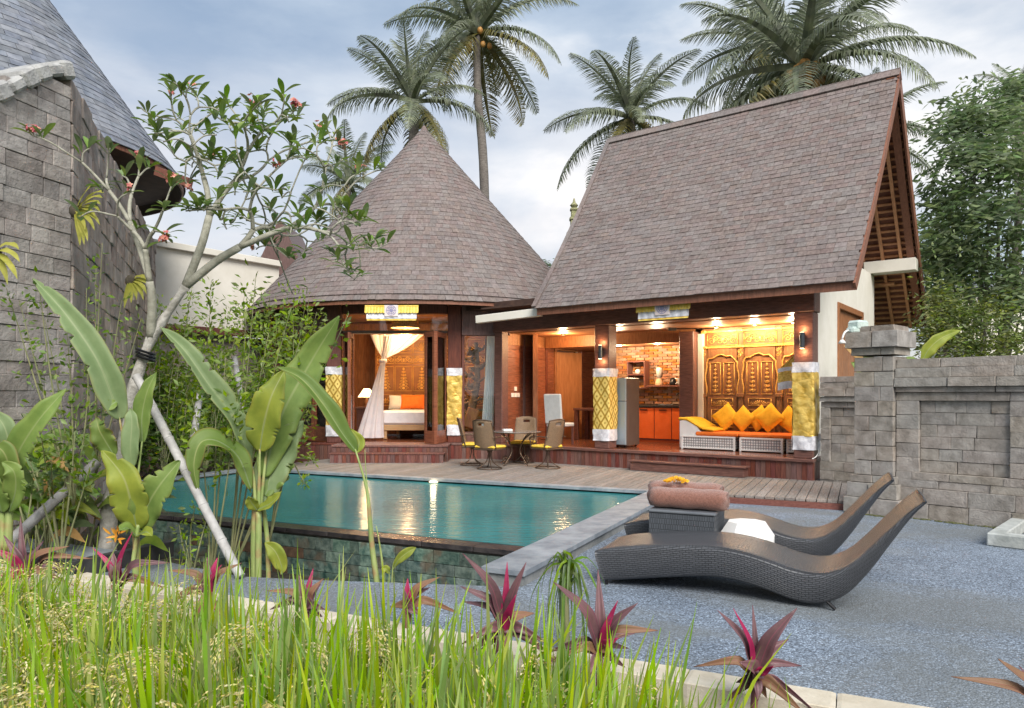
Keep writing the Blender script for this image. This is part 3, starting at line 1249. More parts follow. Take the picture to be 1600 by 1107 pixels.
# ceilings, boarded
for (x0, x1, y0, y1, zc) in ((-6.9, -.35, .45, 1.95, 3.05), (-6.9, -2.95, 1.96, 4.6, 2.79)):
    its = []
    y = y0
    while y < y1 - .01:
        its.append(mat4(TPAV, ((x0 + x1) / 2, y + .07, zc + .015), (x1 - x0, .137, .03)))
        y += .14
    cl = B(TPAV).bb(x0, x1, y0, y1, zc + .032, zc + .07).build('ceiling', m_under, pav)
    pieces(cl, 'ceiling_board', its, unit_mesh('ceiling_board', m_ceilw, ch=.02, var=2, seed=17))
B(TPAV).bb(-6.9, -2.95, 1.93, 1.958, 2.78, 3.06).build('soffit_trim', m_warm, pav)
B(TPAV).bb(-6.0, -.36, 4.7, 5.6, FLOOR, 3.5).build('rear_wall', m_cream, pav)
# white gable wall
gw = B(TPAV)
gw.bb(-.22, -.08, .45, 2.12, FLOOR - .5, 4.42)
gw.bb(-.22, -.08, 2.12, 4.42, 3.44, 4.42)
gw.bb(-.22, -.08, 4.42, 5.7, FLOOR - .5, 4.42)
gwo = gw.build('gable_wall', m_cream, pav)
b = B(TPAV)
b.bb(-.2, -.05, 2.12, 2.24, FLOOR - .3, 3.44, .008)
b.bb(-.2, -.05, 4.30, 4.42, FLOOR - .3, 3.44, .008)
b.bb(-.2, -.05, 2.242, 4.298, 3.32, 3.44, .008)
sd = b.build('side_door_frame', m_warm, pav)
for i in range(4):
    B(TPAV).bb(-.17, -.12, 2.243 + i * .514, 2.243 + i * .514 + .508, FLOOR - .3, 3.318, .006).build('door_panel', m_warm, sd)
B(TPAV).bb(-.23, .84, 5.3, 5.69, 4.425, 4.70, .006).build('tie_beam', m_cream, pav)

# ---- roof
RE0, RE1, RR0, RR1 = -5.27, .82, -5.72, .83
EY, EZ, RY, RZ = -.8, 3.40, 3.17, 8.08


def slope(x, f, off=0.0, side=1):
    """point on the roof slope; f 0 eave .. 1 ridge"""
    y = EY + (RY - EY) * f
    z = EZ + (RZ - EZ) * f - .13 * math.sin(PI * f)
    ny, nz = -(RZ - EZ), (RY - EY)
    l = math.hypot(ny, nz)
    y += off * ny / l
    z += off * nz / l
    if side < 0:
        y = 2 * RY - y
    return Vector((x, y, z))


def xl(f):
    return RE0 + (RR0 - RE0) * f


def xr(f):
    return RE1 + (RR1 - RE1) * f


rb = B(TPAV)
NF = 12
for side in (1, -1):
    for i in range(NF):
        f0, f1 = i / NF, (i + 1) / NF
        q = [slope(xl(f0), f0, 0, side), slope(xr(f0), f0, 0, side), slope(xr(f1), f1, 0, side), slope(xl(f1), f1, 0, side)]
        q2 = [slope(xl(f0), f0, -.09, side), slope(xr(f0), f0, -.09, side), slope(xr(f1), f1, -.09, side), slope(xl(f1), f1, -.09, side)]
        rb.add(q + q2, [(0, 1, 2, 3), (7, 6, 5, 4), (0, 4, 5, 1), (1, 5, 6, 2), (3, 7, 4, 0), (2, 6, 7, 3)])
roof = rb.build('roof', M('brown_roof_boarding', (.15, .068, .045), (.22, .10, .068), rough=.7, scale=5, bump=.1), pav)
its = []
NR = 45
for i in range(NR):
    f = i / NR
    x = xl(f) - .02 + (RND.random() * .12)
    ang = math.atan2((slope(0, min(1, f + .02)) - slope(0, f)).z, (slope(0, min(1, f + .02)) - slope(0, f)).y)
    first = True
    x = xl(f) - .02
    while x < xr(f) + .015:
        w = RND.uniform(.13, .22)
        if first:
            w *= RND.uniform(.4, 1)
            first = False
        w = min(w, xr(f) + .02 - x)
        if w < .03:
            break
        Ls = .20
        c = slope(x + w / 2, min(1, f + .012), .028 + RND.uniform(-.003, .004))
        its.append(mat4(TPAV, c, (w - .006, Ls + RND.uniform(-.008, .008), .016), rx=ang - .055 + RND.uniform(-.02, .012), rz=RND.uniform(-.008, .008)))
        x += w
pieces(roof, 'shingle', its, um_sh, 300, 'shingles', extra=lambda m, x, y: 1)
# far slope: plain shingle courses seen only from beside
its = []
for i in range(0, NR):
    f = i / NR
    p = slope(0, min(1, f + .012), .028, -1)
    ang = math.atan2(RZ - EZ, RY - EY)
    its.append(mat4(TPAV, (-2.4, p.y, p.z), (6.3, .2, .016), rx=-(ang - .055)))
V_, F__ = join_np(um_sh[0], its)
me = bpy.data.meshes.new('rear_shingles')
me.from_pydata(V_.tolist(), [], F__)
me.materials.append(m_shing)
place(bpy.data.objects.new('rear_shingles', me), roof, kind='stuff')
# ridge caps
um_rc = unit_mesh('ridge_cap', m_shing, jit=.01, var=2, seed=18)
its = []
x = RR0 - .03
while x < RR1 + .02:
    L = min(.34, RR1 + .045 - x)
    its.append(mat4(TPAV, (x + L / 2, RY - .075, RZ + .0), (L - .004, .26, .022), rx=R(48)))
    its.append(mat4(TPAV, (x + L / 2, RY + .075, RZ + .0), (L - .004, .26, .022), rx=R(-48)))
    x += L
pieces(roof, 'ridge_cap', its, um_rc)
# left verge cap boards
b = B(TPAV)
pts = [slope(xl(i / 14) - .04, i / 14, .05) for i in range(15)]
for i in range(14):
    b.beam(pts[i], pts[i + 1] + (pts[i + 1] - pts[i]) * .03, .10, .05)
b.build('verge_cap', m_shing, roof)
# barge boards on the right gable, near and far
for side, w, nm in ((1, .15, 'barge_board'), (-1, .26, 'barge_board')):
    b = B(TPAV)
    for i in range(14):
        p0, p1 = slope(xr(i / 14) + .025, i / 14 - (.012 if i == 0 else 0), -w / 2 + .02, side), slope(xr(i / 14) + .025, (i + 1) / 14, -w / 2 + .02, side)
        up = Vector((0, -(RZ - EZ) * side, (RY - EY)))
        b.beam(p0, p1 + (p1 - p0) * .01, .04, w, up=up)
    b.build(nm, m_barge, roof)
# second inner barge on far side, making the wide rim of the photograph
b = B(TPAV)
for i in range(14):
    p0, p1 = slope(xr(i / 14) - .12, i / 14, -.2, -1), slope(xr(i / 14) - .12, (i + 1) / 14, -.2, -1)
    b.beam(p0, p1 + (p1 - p0) * .01, .15, .06, up=Vector((0, (RZ - EZ), (RY - EY))))
b.build('barge_board', m_barge, roof)
# eave fascia
B(TPAV).beam(slope(RE0, -.004, -.075), slope(RE1 + .03, -.004, -.075), .035, .14).build('eave_board', m_barge, roof)
B(TPAV).beam(slope(RE0, 0, -.075, -1), slope(RE1 + .03, 0, -.075, -1), .035, .14).build('eave_board', m_barge, roof)
# rafters and battens under the far slope
for k, x in enumerate((.50, .12, -.30, -.9, -1.6)):
    b = B(TPAV)
    for i in range(6):
        p0, p1 = slope(x, i / 6 * .95, -.19, -1), slope(x, (i + 1) / 6 * .95, -.19, -1)
        b.beam(p0, p1, .06, .10, up=Vector((0, (RZ - EZ), (RY - EY))))
    b.build('rafter', m_raft, roof)
nb = 34
for i in range(nb):
    f = .02 + i / nb * .93
    p0, p1 = slope(-2.2, f, -.115, -1), slope(RE1 - .02, f, -.115, -1)
    B(TPAV).beam(p0, p1, .05, .045, up=Vector((0, (RZ - EZ), (RY - EY)))).build('batten', m_raft, roof)
# purlins
for f in (.235,):
    B(TPAV).beam(slope(-2.2, f, -.27, -1), slope(.30, f, -.27, -1), .06, .07, up=Vector((0, (RZ - EZ), (RY - EY)))).build('purlin', m_raft, roof)
# soffit under the near eave and ceiling lid over the rooms
B(TPAV).bb(-6.95, -.35, -.55, 5.6, 3.525, 3.56).build('attic_floor', m_under, pav)
# low flat roof that links pavilion and bedroom, with its cream edge beam
B(TPAV).bb(-7.6, -5.0, -.32, 3.4, 3.57, 3.70).build('link_roof', m_under, pav)
lb = at(745, 500, 16.2)
lb2 = at(846, 488, 15.35)
b = B()
b.beam(lb, lb2, .12, .17, ch=.01)
b.build('edge_beam', m_cream, pav)

# switch plates on the partition
sw_ = root('switch_plate', 'group of white light switches on the red brown wall', 'switch', pv(-6.95, .72, 1.55))
for (yy, zz) in ((.62, 1.60), (.74, 1.60), (.86, 1.60), (.74, 1.75)):
    B(TPAV).bb(-6.958, -6.94, yy - .05, yy + .05, zz - .045, zz + .055, .004).build('switch', m_white, sw_)

# ------------------------------------------------------------------ round bedroom bungalow
BC = Vector((-2.50, 20.75, 0))
RC, ZE, ZA = 4.78, 3.70, 9.17
bun = root('round_bungalow', 'round bungalow with tall conical shingle roof and open folding doors', 'bungalow', (BC.x, BC.y, 0))
fx0, fx1, fy = -4.20, -1.37, 17.3
s45 = math.sqrt(.5)
octo = [(fx0, fy), (fx1, fy), (-.15, 17.15), (.6, 19.3), (.6, 22.2), (-1.4, 24.2), (-4.2, 24.2), (-6.2, 22.2), (-6.2, 19.3)]
b = B()
b.prism(octo, -.3, FLOOR - .02)
bp_ = b.build('platform', m_floorw, bun)
# porch platform with fascia boards, and a lower step
b = B()
b.bb(-4.0, -1.45, 16.27, 17.3, -.3, FLOOR - .06)
b.bb(-6.3, -.2, 17.0, 17.35, -.3, FLOOR - .062)
b.build('porch_base', m_roofbed, bun)
its = []
its += fascia(bp_, (-4.0, 16.24), (-1.45, 16.24), 0, FLOOR - .05, 1)
its += fascia(bp_, (-6.2, 16.98), (-4.02, 16.98), 0, FLOOR - .05, 1)
its += fascia(bp_, (-1.43, 16.98), (-.1, 16.98), 0, FLOOR - .05, 1)
its += fascia(bp_, (-1.44, 16.25), (-1.44, 16.98), 0, FLOOR - .05, 1)
its += fascia(bp_, (-3.98, 15.96), (-1.50, 15.96), 0, .30, 1)
pieces(bp_, 'fascia_board', its, um_fb)
b = B()
b.bb(-4.03, -1.42, 16.21, 17.25, FLOOR - .048, FLOOR + .002, .008)
b.bb(-6.3, -4.035, 16.95, 17.3, FLOOR - .048, FLOOR + .001, .008)
b.bb(-1.415, -.1, 16.95, 17.28, FLOOR - .048, FLOOR + .001, .008)
b.build('nosing', m_redw, bp_)
b = B()
b.bb(-4.0, -1.48, 15.93, 16.22, .302, .335, .006)
b.build('step_tread', m_redw, bp_)

# posts
for (x, y, w) in ((fx0 + .02, fy - .02, .34), (fx1 + .02, fy - .02, .32), (-6.15, 19.25, .3)):
    B().box((x, y, (FLOOR + 3.72) / 2), (w, w, 3.72 - FLOOR), None, .012).build('post', m_redw, bun)
# beams and transom on the front facet
B().bb(fx0 + .2, fx1 - .15, fy - .12, fy + .12, 3.52, 3.74, .01).build('lintel_beam', m_redw, bun)
tb = B().bb(fx0 + .2, fx1 - .15, fy - .07, fy + .07, 3.06, 3.13, .006).build('transom_bar', M('greyed_bronze_bar', (.10, .075, .06), (.16, .12, .10), rough=.45), bun)
B().bb(fx0 + .2, fx1 - .15, fy - .006, fy + .006, 3.131, 3.519).build('transom_pane', m_glass, bun)
# right facet: beam, window frame, glass
B().bb(fx1 + .19, -.05, 17.08, 17.30, 3.0, 3.74, .01).build('lintel_beam', m_redw, bun)
wf = B()
wf.bb(fx1 + .19, fx1 + .25, 17.12, 17.22, FLOOR, 2.998, .006)
wf.bb(-.36, -.20, 17.12, 17.24, FLOOR, 2.998, .006)
wf.bb(fx1 + .25, -.36, 17.12, 17.22, FLOOR, FLOOR + .25, .006)
wfo = wf.build('window_frame', m_redw, bun)
B().bb(fx1 + .25, -.36, 17.165, 17.175, FLOOR + .25, 2.998).build('window_pane', m_glass, wfo)
# left facet: glazed wooden doors
LT = frame((fx0 - .15, fy + .12, 0), Vector((-s45, s45, 0)), Vector((-s45, -s45, 0)))
b = B(LT)
b.bb(0, 2.75, -.1, .1, 3.0, 3.74, .01)
b.build('lintel_beam', m_redw, bun)
for i in range(4):
    x0 = .06 + i * .66
    b = B(LT)
    b.bb(x0, x0 + .10, -.03, .03, FLOOR, 2.99, .005)
    b.bb(x0 + .54, x0 + .64, -.03, .03, FLOOR, 2.99, .005)
    b.bb(x0 + .10, x0 + .54, -.03, .03, FLOOR, FLOOR + .35, .005)
    b.bb(x0 + .10, x0 + .54, -.03, .03, 2.86, 2.99, .005)
    b.bb(x0 + .10, x0 + .54, -.028, .028, 1.45, 1.55, .005)
    d_ = b.build('door_leaf', m_panel, bun)
    B(LT).bb(x0 + .10, x0 + .54, -.005, .005, FLOOR + .35, 1.45).build('pane', m_glass, d_)
    B(LT).bb(x0 + .10, x0 + .54, -.005, .005, 1.55, 2.86).build('pane', m_glass, d_)
    B(LT).bb(x0 + .05, x0 + .07, .03, .06, 1.3, 1.6, .004).build('handle', m_metal, d_)


def leaf_door(px0, px1, Y0, Y1, parent):
    """glazed folding door leaf standing between two plan points"""
    p0, p1 = at(px0, 618, Y0), at(px1, 618, Y1)
    p0.z = p1.z = 0
    d = (p1 - p0).normalized()
    T = frame(p0, d, Vector((-d.y, d.x, 0)))
    L = (p1 - p0).length
    b = B(T)
    b.bb(0, .085, -.022, .022, FLOOR + .01, 3.05, .004)
    b.bb(L - .085, L, -.022, .022, FLOOR + .01, 3.05, .004)
    b.bb(.085, L - .085, -.022, .022, FLOOR + .01, FLOOR + .30, .004)
    b.bb(.085, L - .085, -.022, .022, 2.93, 3.05, .004)
    d_ = b.build('folding_door', m_panel, parent)
    B(T).bb(.085, L - .085, -.004, .004, FLOOR + .30, 2.93).build('pane', m_glass, d_)


leaf_door(697, 681, 17.2, 16.45, bun)
leaf_door(680, 664, 16.45, 16.75, bun)
leaf_door(537, 545, 17.25, 16.7, bun)
leaf_door(546, 552, 16.75, 17.25, bun)

# interior lining
its = []
x = -6.9
while x < 1.2:
    its.append(mat4(Matrix.Identity(4), (x + .09, 21.55, 2.1), (.176, .05, 3.2)))
    x += .18
rw_ = B().bb(-6.9, 1.2, 21.58, 21.7, FLOOR, 3.75).build('rear_wall', m_redw, bun)
pieces(rw_, 'wall_board', its, um_wl)
B().bb(-6.6, -6.45, 19.5, 21.6, FLOOR, 3.75).build('side_wall', m_redw, bun)
B().bb(.5, .62, 17.4, 21.6, FLOOR, 3.75).build('side_wall', m_wallw, bun)
b = B()
b.prism([(fx0, fy + .14), (fx1, fy + .14), (-.1, 17.32), (.6, 19.3), (.6, 21.6), (-6.6, 21.6), (-6.2, 19.4)], 3.76, 3.80)
b.build('ceiling', m_ceilw, bun)

# ---- conical roofs


def cone_roof(parent, C, Rr, ze, za, mat_list, a0, a1, exp=.165, w0=.2, extra=None, soff=.55):
    b = B()
    n = 72
    prof = [(Rr, ze), (.04, za)]
    vs_, fs_ = [], []
    for j in range(n):
        a = 2 * PI * j / n
        for (r_, z_) in ((Rr, ze), (.03, za), (Rr - .02, ze - .10), (.03, za - .2)):
            vs_.append((C.x + r_ * math.sin(a), C.y + r_ * math.cos(a), z_))
    for j in range(n):
        k, l = j * 4, ((j + 1) % n) * 4
        fs_ += [(k, k + 1, l + 1, l), (k + 2, l + 2, l + 3, k + 3), (k, l, l + 2, k + 2)]
    b.add(vs_, fs_)
    rf = b.build('roof', m_under, parent)
    Ls = math.hypot(Rr, za - ze)
    ang = math.atan2(za - ze, Rr)
    nrow = int(Ls / exp)
    its = []
    for i in range(nrow):
        f = i / nrow
        r_ = Rr * (1 - f) + .02
        cnt = max(7, round(2 * PI * r_ / w0))
        off = RND.random()
        for j in range(cnt):
            a = 2 * PI * (j + off) / cnt
            if not (a0 <= ((a - PI + PI) % (2 * PI)) <= a1):
                continue
            ww = 2 * PI * r_ / cnt * RND.uniform(.93, 1.0)
            rad = Vector((math.sin(a), math.cos(a), 0))
            tan = Vector((math.cos(a), -math.sin(a), 0)) * -1
            up = (-rad * math.cos(ang) + Vector((0, 0, 1)) * math.sin(ang))
            nr = tan.cross(up)
            if nr.dot(rad) < 0:
                tan = -tan
                nr = -nr
            c = Vector((C.x, C.y, ze)) + rad * (Rr * (1 - f)) + Vector((0, 0, (za - ze) * f)) + up * (exp * .45) + nr * (.028 + RND.uniform(-.003, .004))
            T = frame(c, tan, up)
            its.append(mat4(T, (0, 0, 0), (ww, exp * 1.35 + RND.uniform(-.008, .008), .016), rx=-.05, rz=RND.uniform(-.01, .01)))
    pieces(parent if False else rf, 'shingle', its, mat_list, 300, 'shingles', extra=extra)
    b = B()
    b.lathe([(.02, za + .10), (.07, za + .03), (.13, za - .10), (.16, za - .16)], (C.x, C.y, 0), 12)
    b.build('apex_cap', mat_list[0].materials[0], rf)
    # eave ring
    b = B()
    n = 96
    vs_, fs_ = [], []
    for j in range(n):
        a = 2 * PI * j / n
        for (r_, z_) in ((Rr + .012, ze - .015), (Rr + .012, ze - .095), (Rr - .03, ze - .095), (Rr - .03, ze - .015)):
            vs_.append((C.x + r_ * math.sin(a), C.y + r_ * math.cos(a), z_))
    for j in range(n):
        k, l = j * 4, ((j + 1) % n) * 4
        for q in range(4):
            fs_.append((k + q, k + (q + 1) % 4, l + (q + 1) % 4, l + q))
    b.add(vs_, fs_)
    b.build('eave_board', m_barge, rf)
    # flat soffit ring between eave and wall head
    b = B()
    vs_, fs_ = [], []
    for j in range(n):
        a = 2 * PI * j / n
        for r_ in (Rr - .04, Rr * soff):
            vs_.append((C.x + r_ * math.sin(a), C.y + r_ * math.cos(a), ze + .10))
            vs_.append((C.x + r_ * math.sin(a), C.y + r_ * math.cos(a), ze + .14))
    for j in range(n):
        k, l = j * 4, ((j + 1) % n) * 4
        fs_ += [(k, k + 2, l + 2, l), (k + 1, l + 1, l + 3, k + 3)]
    b.add(vs_, fs_)
    b.build('soffit', m_under, rf)
    return rf


cone_roof(bun, BC, RC, ZE, ZA, um_sh, R(75), R(285), w0=.17, extra=lambda m, x, y: 1 if x < 830 else .02)

# ------------------------------------------------------------------ neighbouring bungalow behind the tall wall
NC = Vector((-10.7, 14.0, 0))
nb_ = root('neighbouring_bungalow', 'blue grey conical shingle roof rising behind the tall stone wall', 'bungalow', (NC.x, NC.y, 0))
cone_roof(nb_, NC, 4.0, 6.0, 11.6, um_ss, R(40), R(220), exp=.15, w0=.24, soff=.5)
b = B()
b.lathe([(3.1, -.3), (3.1, 6.1)], (NC.x, NC.y, 0), 8)
b.build('wall', M('dark_timber_wall', (.06, .035, .028), (.11, .06, .045), rough=.6, scale=4, stretch=(6, 6, 1)), nb_)
b = B()
p0 = at(232, 262, 12.0)
b.beam(at(246, 268, 13.6), at(297, 286, 13.2), .12, .16)
b.build('eave_beam', M('red_brown_beam', (.16, .065, .05), (.24, .10, .07), rough=.6), nb_)

# white garden building between the two bungalows
wbd = root('white_building', 'plain white plastered building behind the frangipani branches', 'building', (-8.6, 18.5, 0))
b = B()
q0, q1 = at(238, 618, 17.6), at(436, 618, 20.5)
d = Vector((q1.x - q0.x, q1.y - q0.y, 0)).normalized()
TWB = frame((q0.x, q0.y, 0), d, Vector((-d.y, d.x, 0)))
L = (Vector((q1.x, q1.y, 0)) - Vector((q0.x, q0.y, 0))).length
B(TWB).bb(-1.0, L, 0, 2.5, 3.35, 5.2).build('upper_wall', m_cream, wbd)
B(TWB).bb(-1.0, L, -.12, 2.6, 5.2, 5.36, .01).build('parapet', m_cream, wbd)
B(TWB).bb(-1.0, L, -.05, .2, 3.18, 3.348).build('beam', m_redw, wbd)
its = []
courses(TWB, -1.0, L, -.3, 3.17, .25, .24, (.3, .55), its=its)
pieces(wbd, 'stone_block', its, um_st)
B(TWB).bb(-1.0, L, .42, .6, -.3, 3.17).build('core', m_joint, wbd)
# small brown gable roof further back
b = B()
c = at(452, 402, 24)
vs_ = [c + Vector((x, y, z)) for y in (-1.0, 1.2) for (x, z) in ((-.85, -.75), (.85, -.75), (.06, .95), (-.06, .95))]
b.add(vs_, [(0, 1, 2, 3), (7, 6, 5, 4), (1, 5, 6, 2), (3, 2, 6, 7), (4, 0, 3, 7), (4, 5, 1, 0)])
b.build('roof', m_redw, root('brown_roofed_hut', 'small brown gabled roof just left of the conical roof', 'hut', (c.x, c.y, 0)))
b = B()
b.box(c + Vector((0, .1, -3.3)), (1.0, 1.4, 5.6))
b.build('wall', m_redw, bpy.data.objects['brown_roofed_hut'])
# ================================================================== furniture and decor
m_rattan = weave_mat('charcoal_synthetic_rattan', (.088, .092, .102), (.022, .023, .026), 1, 1, rough=.38, bw=.05, rh=.017, mortar=.0035, strength=.8)
m_rattan_s = weave_mat('charcoal_rattan_table', (.085, .095, .11), (.024, .026, .03), 1, 1, rough=.4, bw=.022, rh=.05, mortar=.003, strength=.8)
m_brownweave = weave_mat('brown_wicker', (.30, .20, .12), (.12, .075, .045), 1, 1, rough=.5, bw=.03, rh=.014, mortar=.0025, strength=.7)
m_black = M('black_metal', (.02, .02, .022), rough=.35, metal=.5)

# ---- sun loungers
TOP = [(-.07, .285), (.115, .333), (.44, .378), (.757, .405), (.958, .408), (1.153, .385), (1.343, .339), (1.48, .298), (1.618, .276), (1.75, .292), (1.88, .362), (2.0, .48), (2.13, .628), (2.256, .766), (2.36, .86)]
BOT = [(-.01, .03), (.145, .055), (.46, .105), (.757, .148), (.958, .160), (1.153, .138), (1.343, .092), (1.48, .052), (1.618, .036), (1.75, .066), (1.88, .148), (2.02, .322), (2.16, .540), (2.29, .735), (2.385, .845)]


def make_lounger():
    r = root('sun_lounger', 'charcoal woven wave shaped sun lounger nearest the garden', 'sun lounger', group='sun loungers')
    tp = catmull([(x, 0, z) for x, z in TOP], 70)
    bt = catmull([(x, 0, z) for x, z in BOT], 70)
    b = B()
    vs_, uv, fs_ = [], [], []
    W2 = .36
    n = None
    dist = 0
    for i in range(71):
        t_, q = tp[i], bt[i]
        d_ = (t_ - q)
        if i:
            dist += ((tp[i] - tp[i - 1]).length + (bt[i] - bt[i - 1]).length) / 2
        ringp = []
        ed = min(.035, d_.length * .3)
        dn = d_.normalized() if d_.length > 1e-6 else Vector((0, 0, 1))
        for k in range(7):
            y = -1 + 2 * k / 6
            ringp.append((t_ - dn * (.012 * (1 - y * y)), y * (W2 - ed)))
        ringp.append((t_ - dn * ed * .3, W2 - ed * .28))
        ringp.append((t_ - dn * ed, W2))
        ringp.append((q + dn * d_.length * .5, W2 - .02))
        ringp.append((q + dn * .02, W2 - .045))
        ringp.append((q, W2 - .065))
        ringp.append((q, 0))
        ringp.append((q, -W2 + .065))
        ringp.append((q + dn * .02, -W2 + .045))
        ringp.append((q + dn * d_.length * .5, -W2 + .02))
        ringp.append((t_ - dn * ed, -W2))
        ringp.append((t_ - dn * ed * .3, -W2 + ed * .28))
        n = len(ringp)
        per = 0
        prev = None
        for (p, y) in ringp:
            P = Vector((p.x, y, p.z))
            if prev is not None:
                per += (P - prev).length
            prev = P
            vs_.append(P)
            uv.append((dist, per))
    for i in range(70):
        for j in range(n):
            a, c = i * n + j, i * n + (j + 1) % n
            fs_.append((a, c, c + n, a + n))
    fs_.append(tuple(range(n)))
    fs_.append(tuple(range(70 * n + n - 1, 70 * n - 1, -1)))
    b.add(vs_, fs_, uv)
    b.build('woven_body', m_rattan, r, smooth=True)
    for y in (-.29, .29):
        B().tube([(1.72, y, .075), (1.79, y, .012)], .013, 8).build('leg', m_black, r)
        B().tube([(.02, y, .05), (.02, y, 0)], .013, 8).build('leg', m_black, r)
    return r


ROT = RZ_POOL
lg = make_lounger()
lg.location = pl(-2.025 + .07, 5.848 + .36, 0)
lg.rotation_euler = (0, 0, ROT)
lg2 = copy_tree(lg)
lg2.location = pl(-2.18 + .07, 7.215 + .36, 0)
lg2['label'] = 'charcoal woven wave shaped sun lounger behind the table with towels'

# ---- wicker cube table, towels, flower
b = B()
e0, e1, v0, v1 = -1.77, -1.157, 6.62, 7.16
tbr = root('wicker_side_table', 'square charcoal wicker side table between the two loungers', 'side table', pl((e0 + e1) / 2, (v0 + v1) / 2, 0))


def uvbox(b, T, x0, x1, y0, y1, z0, z1):
    def q(p0, du, dv):
        p0, du, dv = Vector(p0), Vector(du), Vector(dv)
        vs_ = [T @ p0, T @ (p0 + du), T @ (p0 + du + dv), T @ (p0 + dv)]
        b.add(vs_, [(0, 1, 2, 3)], [(0.001, 0.001), (du.length, 0), (du.length, dv.length), (0, dv.length)])
    dx, dy, dz = x1 - x0, y1 - y0, z1 - z0
    q((x0, y0, z0), (dx, 0, 0), (0, 0, dz))
    q((x1, y0, z0), (0, dy, 0), (0, 0, dz))
    q((x1, y1, z0), (-dx, 0, 0), (0, 0, dz))
    q((x0, y1, z0), (0, -dy, 0), (0, 0, dz))
    q((x0, y0, z1), (dx, 0, 0), (0, dy, 0))
    q((x0, y1, z0), (dx, 0, 0), (0, -dy, 0))


uvbox(b, TPOOL, e0 + .01, e1 - .01, v0 + .01, v1 - .01, .02, .515)
b.build('body', m_rattan_s, tbr)
B(TPOOL).bb(e0, e1, v0, v1, .517, .55, .012).build('top', M('charcoal_table_top', (.10, .11, .125), (.13, .14, .155), rough=.35), tbr)
m_towel = M('brown_terry_towel', (.22, .088, .058), (.36, .155, .108), rough=1, scale=60, bump=.9, bscale=150, sheen=.5)


def towel(name, e, v, z, L, r0, lab):
    b = B()
    c = pl(e, v, z)
    ax = EX
    n = 46
    side = EV
    vs_, fs_ = [], []
    segs = 10
    prof = []
    for i in range(n + 1):
        t_ = i / n
        a = t_ * 2 * PI * 3.4 - PI / 2 - .8 * PI
        prof.append((r0 * (.20 + .80 * t_) * math.cos(a), r0 * (.20 + .80 * t_) * math.sin(a)))
    for k in range(segs + 1):
        s = (k / segs - .5) * L
        bulge = 1 + .05 * math.sin(k * 1.7 + e * 9) - .10 * (abs(k / segs - .5) * 2) ** 5
        for (y, zz) in prof:
            vs_.append(c + ax * (s + .012 * math.sin(y * 60 + zz * 40)) + side * (y * bulge) + Vector((0, 0, zz * bulge)))
    m_ = n + 1
    for k in range(segs):
        for i in range(n):
            a = k * m_ + i
            fs_.append((a, a + 1, a + m_ + 1, a + m_))
    b.add(vs_, fs_)
    o = b.build(name, m_towel, None, smooth=True, label=lab, cat='towel', group='rolled brown towels')
    md = o.modifiers.new('thick', 'SOLIDIFY')
    md.thickness = .012
    return o


towel('rolled_towel', -1.42, 6.755, .655, .70, .102, 'rolled brown towel lying in front of the other on the wicker table')
towel('rolled_towel', -1.50, 6.985, .672, .68, .12, 'rolled brown towel lying behind the other on the wicker table')
fl = root('flower_garland', 'small yellow flower bunch on top of the brown towels', 'flower', at(1050, 768, 6.75))
m_yel = M('marigold_petal', (.85, .42, .02), (.95, .60, .05), rough=.7, scale=30, trans=.15)
cf = pl(-1.56, 6.86, .785)
for k in range(70):
    b = B()
    th = RND.random() * 2 * PI
    rr = math.sqrt(RND.random())
    p0 = cf + Vector((rr * .10 * math.cos(th), rr * .05 * math.sin(th), .03 * (1 - rr)))
    d = Vector((math.cos(th) * (rr + .2), math.sin(th) * (rr + .2), .9 - rr * .6)).normalized()
    b.leaf([p0, p0 + d * .02, p0 + d * .038 + Vector((0, 0, -.004))], .03, nrm=(d.y, -d.x, .4), nseg=3, ncol=2)
    b.build('petal', m_yel, fl)

# white faceted stool
st_ = root('white_stool', 'low white faceted stool behind the near sun lounger', 'stool', pl(-.98, 6.92, 0))
b = B()
cc = pl(-.93, 6.90, 0)
b.lathe([(.20, .02), (.25, .12), (.255, .33), (.17, .455), (.0, .46)], cc, 8)
b.build('body', m_white, st_)
b = B()
b.lathe([(.17, .0), (.17, .022)], cc, 8)
b.build('foot', m_black, st_)

# ---- café set on the deck
m_wire = M('brown_wrought_iron', (.10, .07, .05), (.16, .11, .08), rough=.4, metal=.6)
m_cush = M('yellow_seat_cushion', (.72, .48, .05), (.85, .60, .09), rough=.85, scale=20, bump=.2)


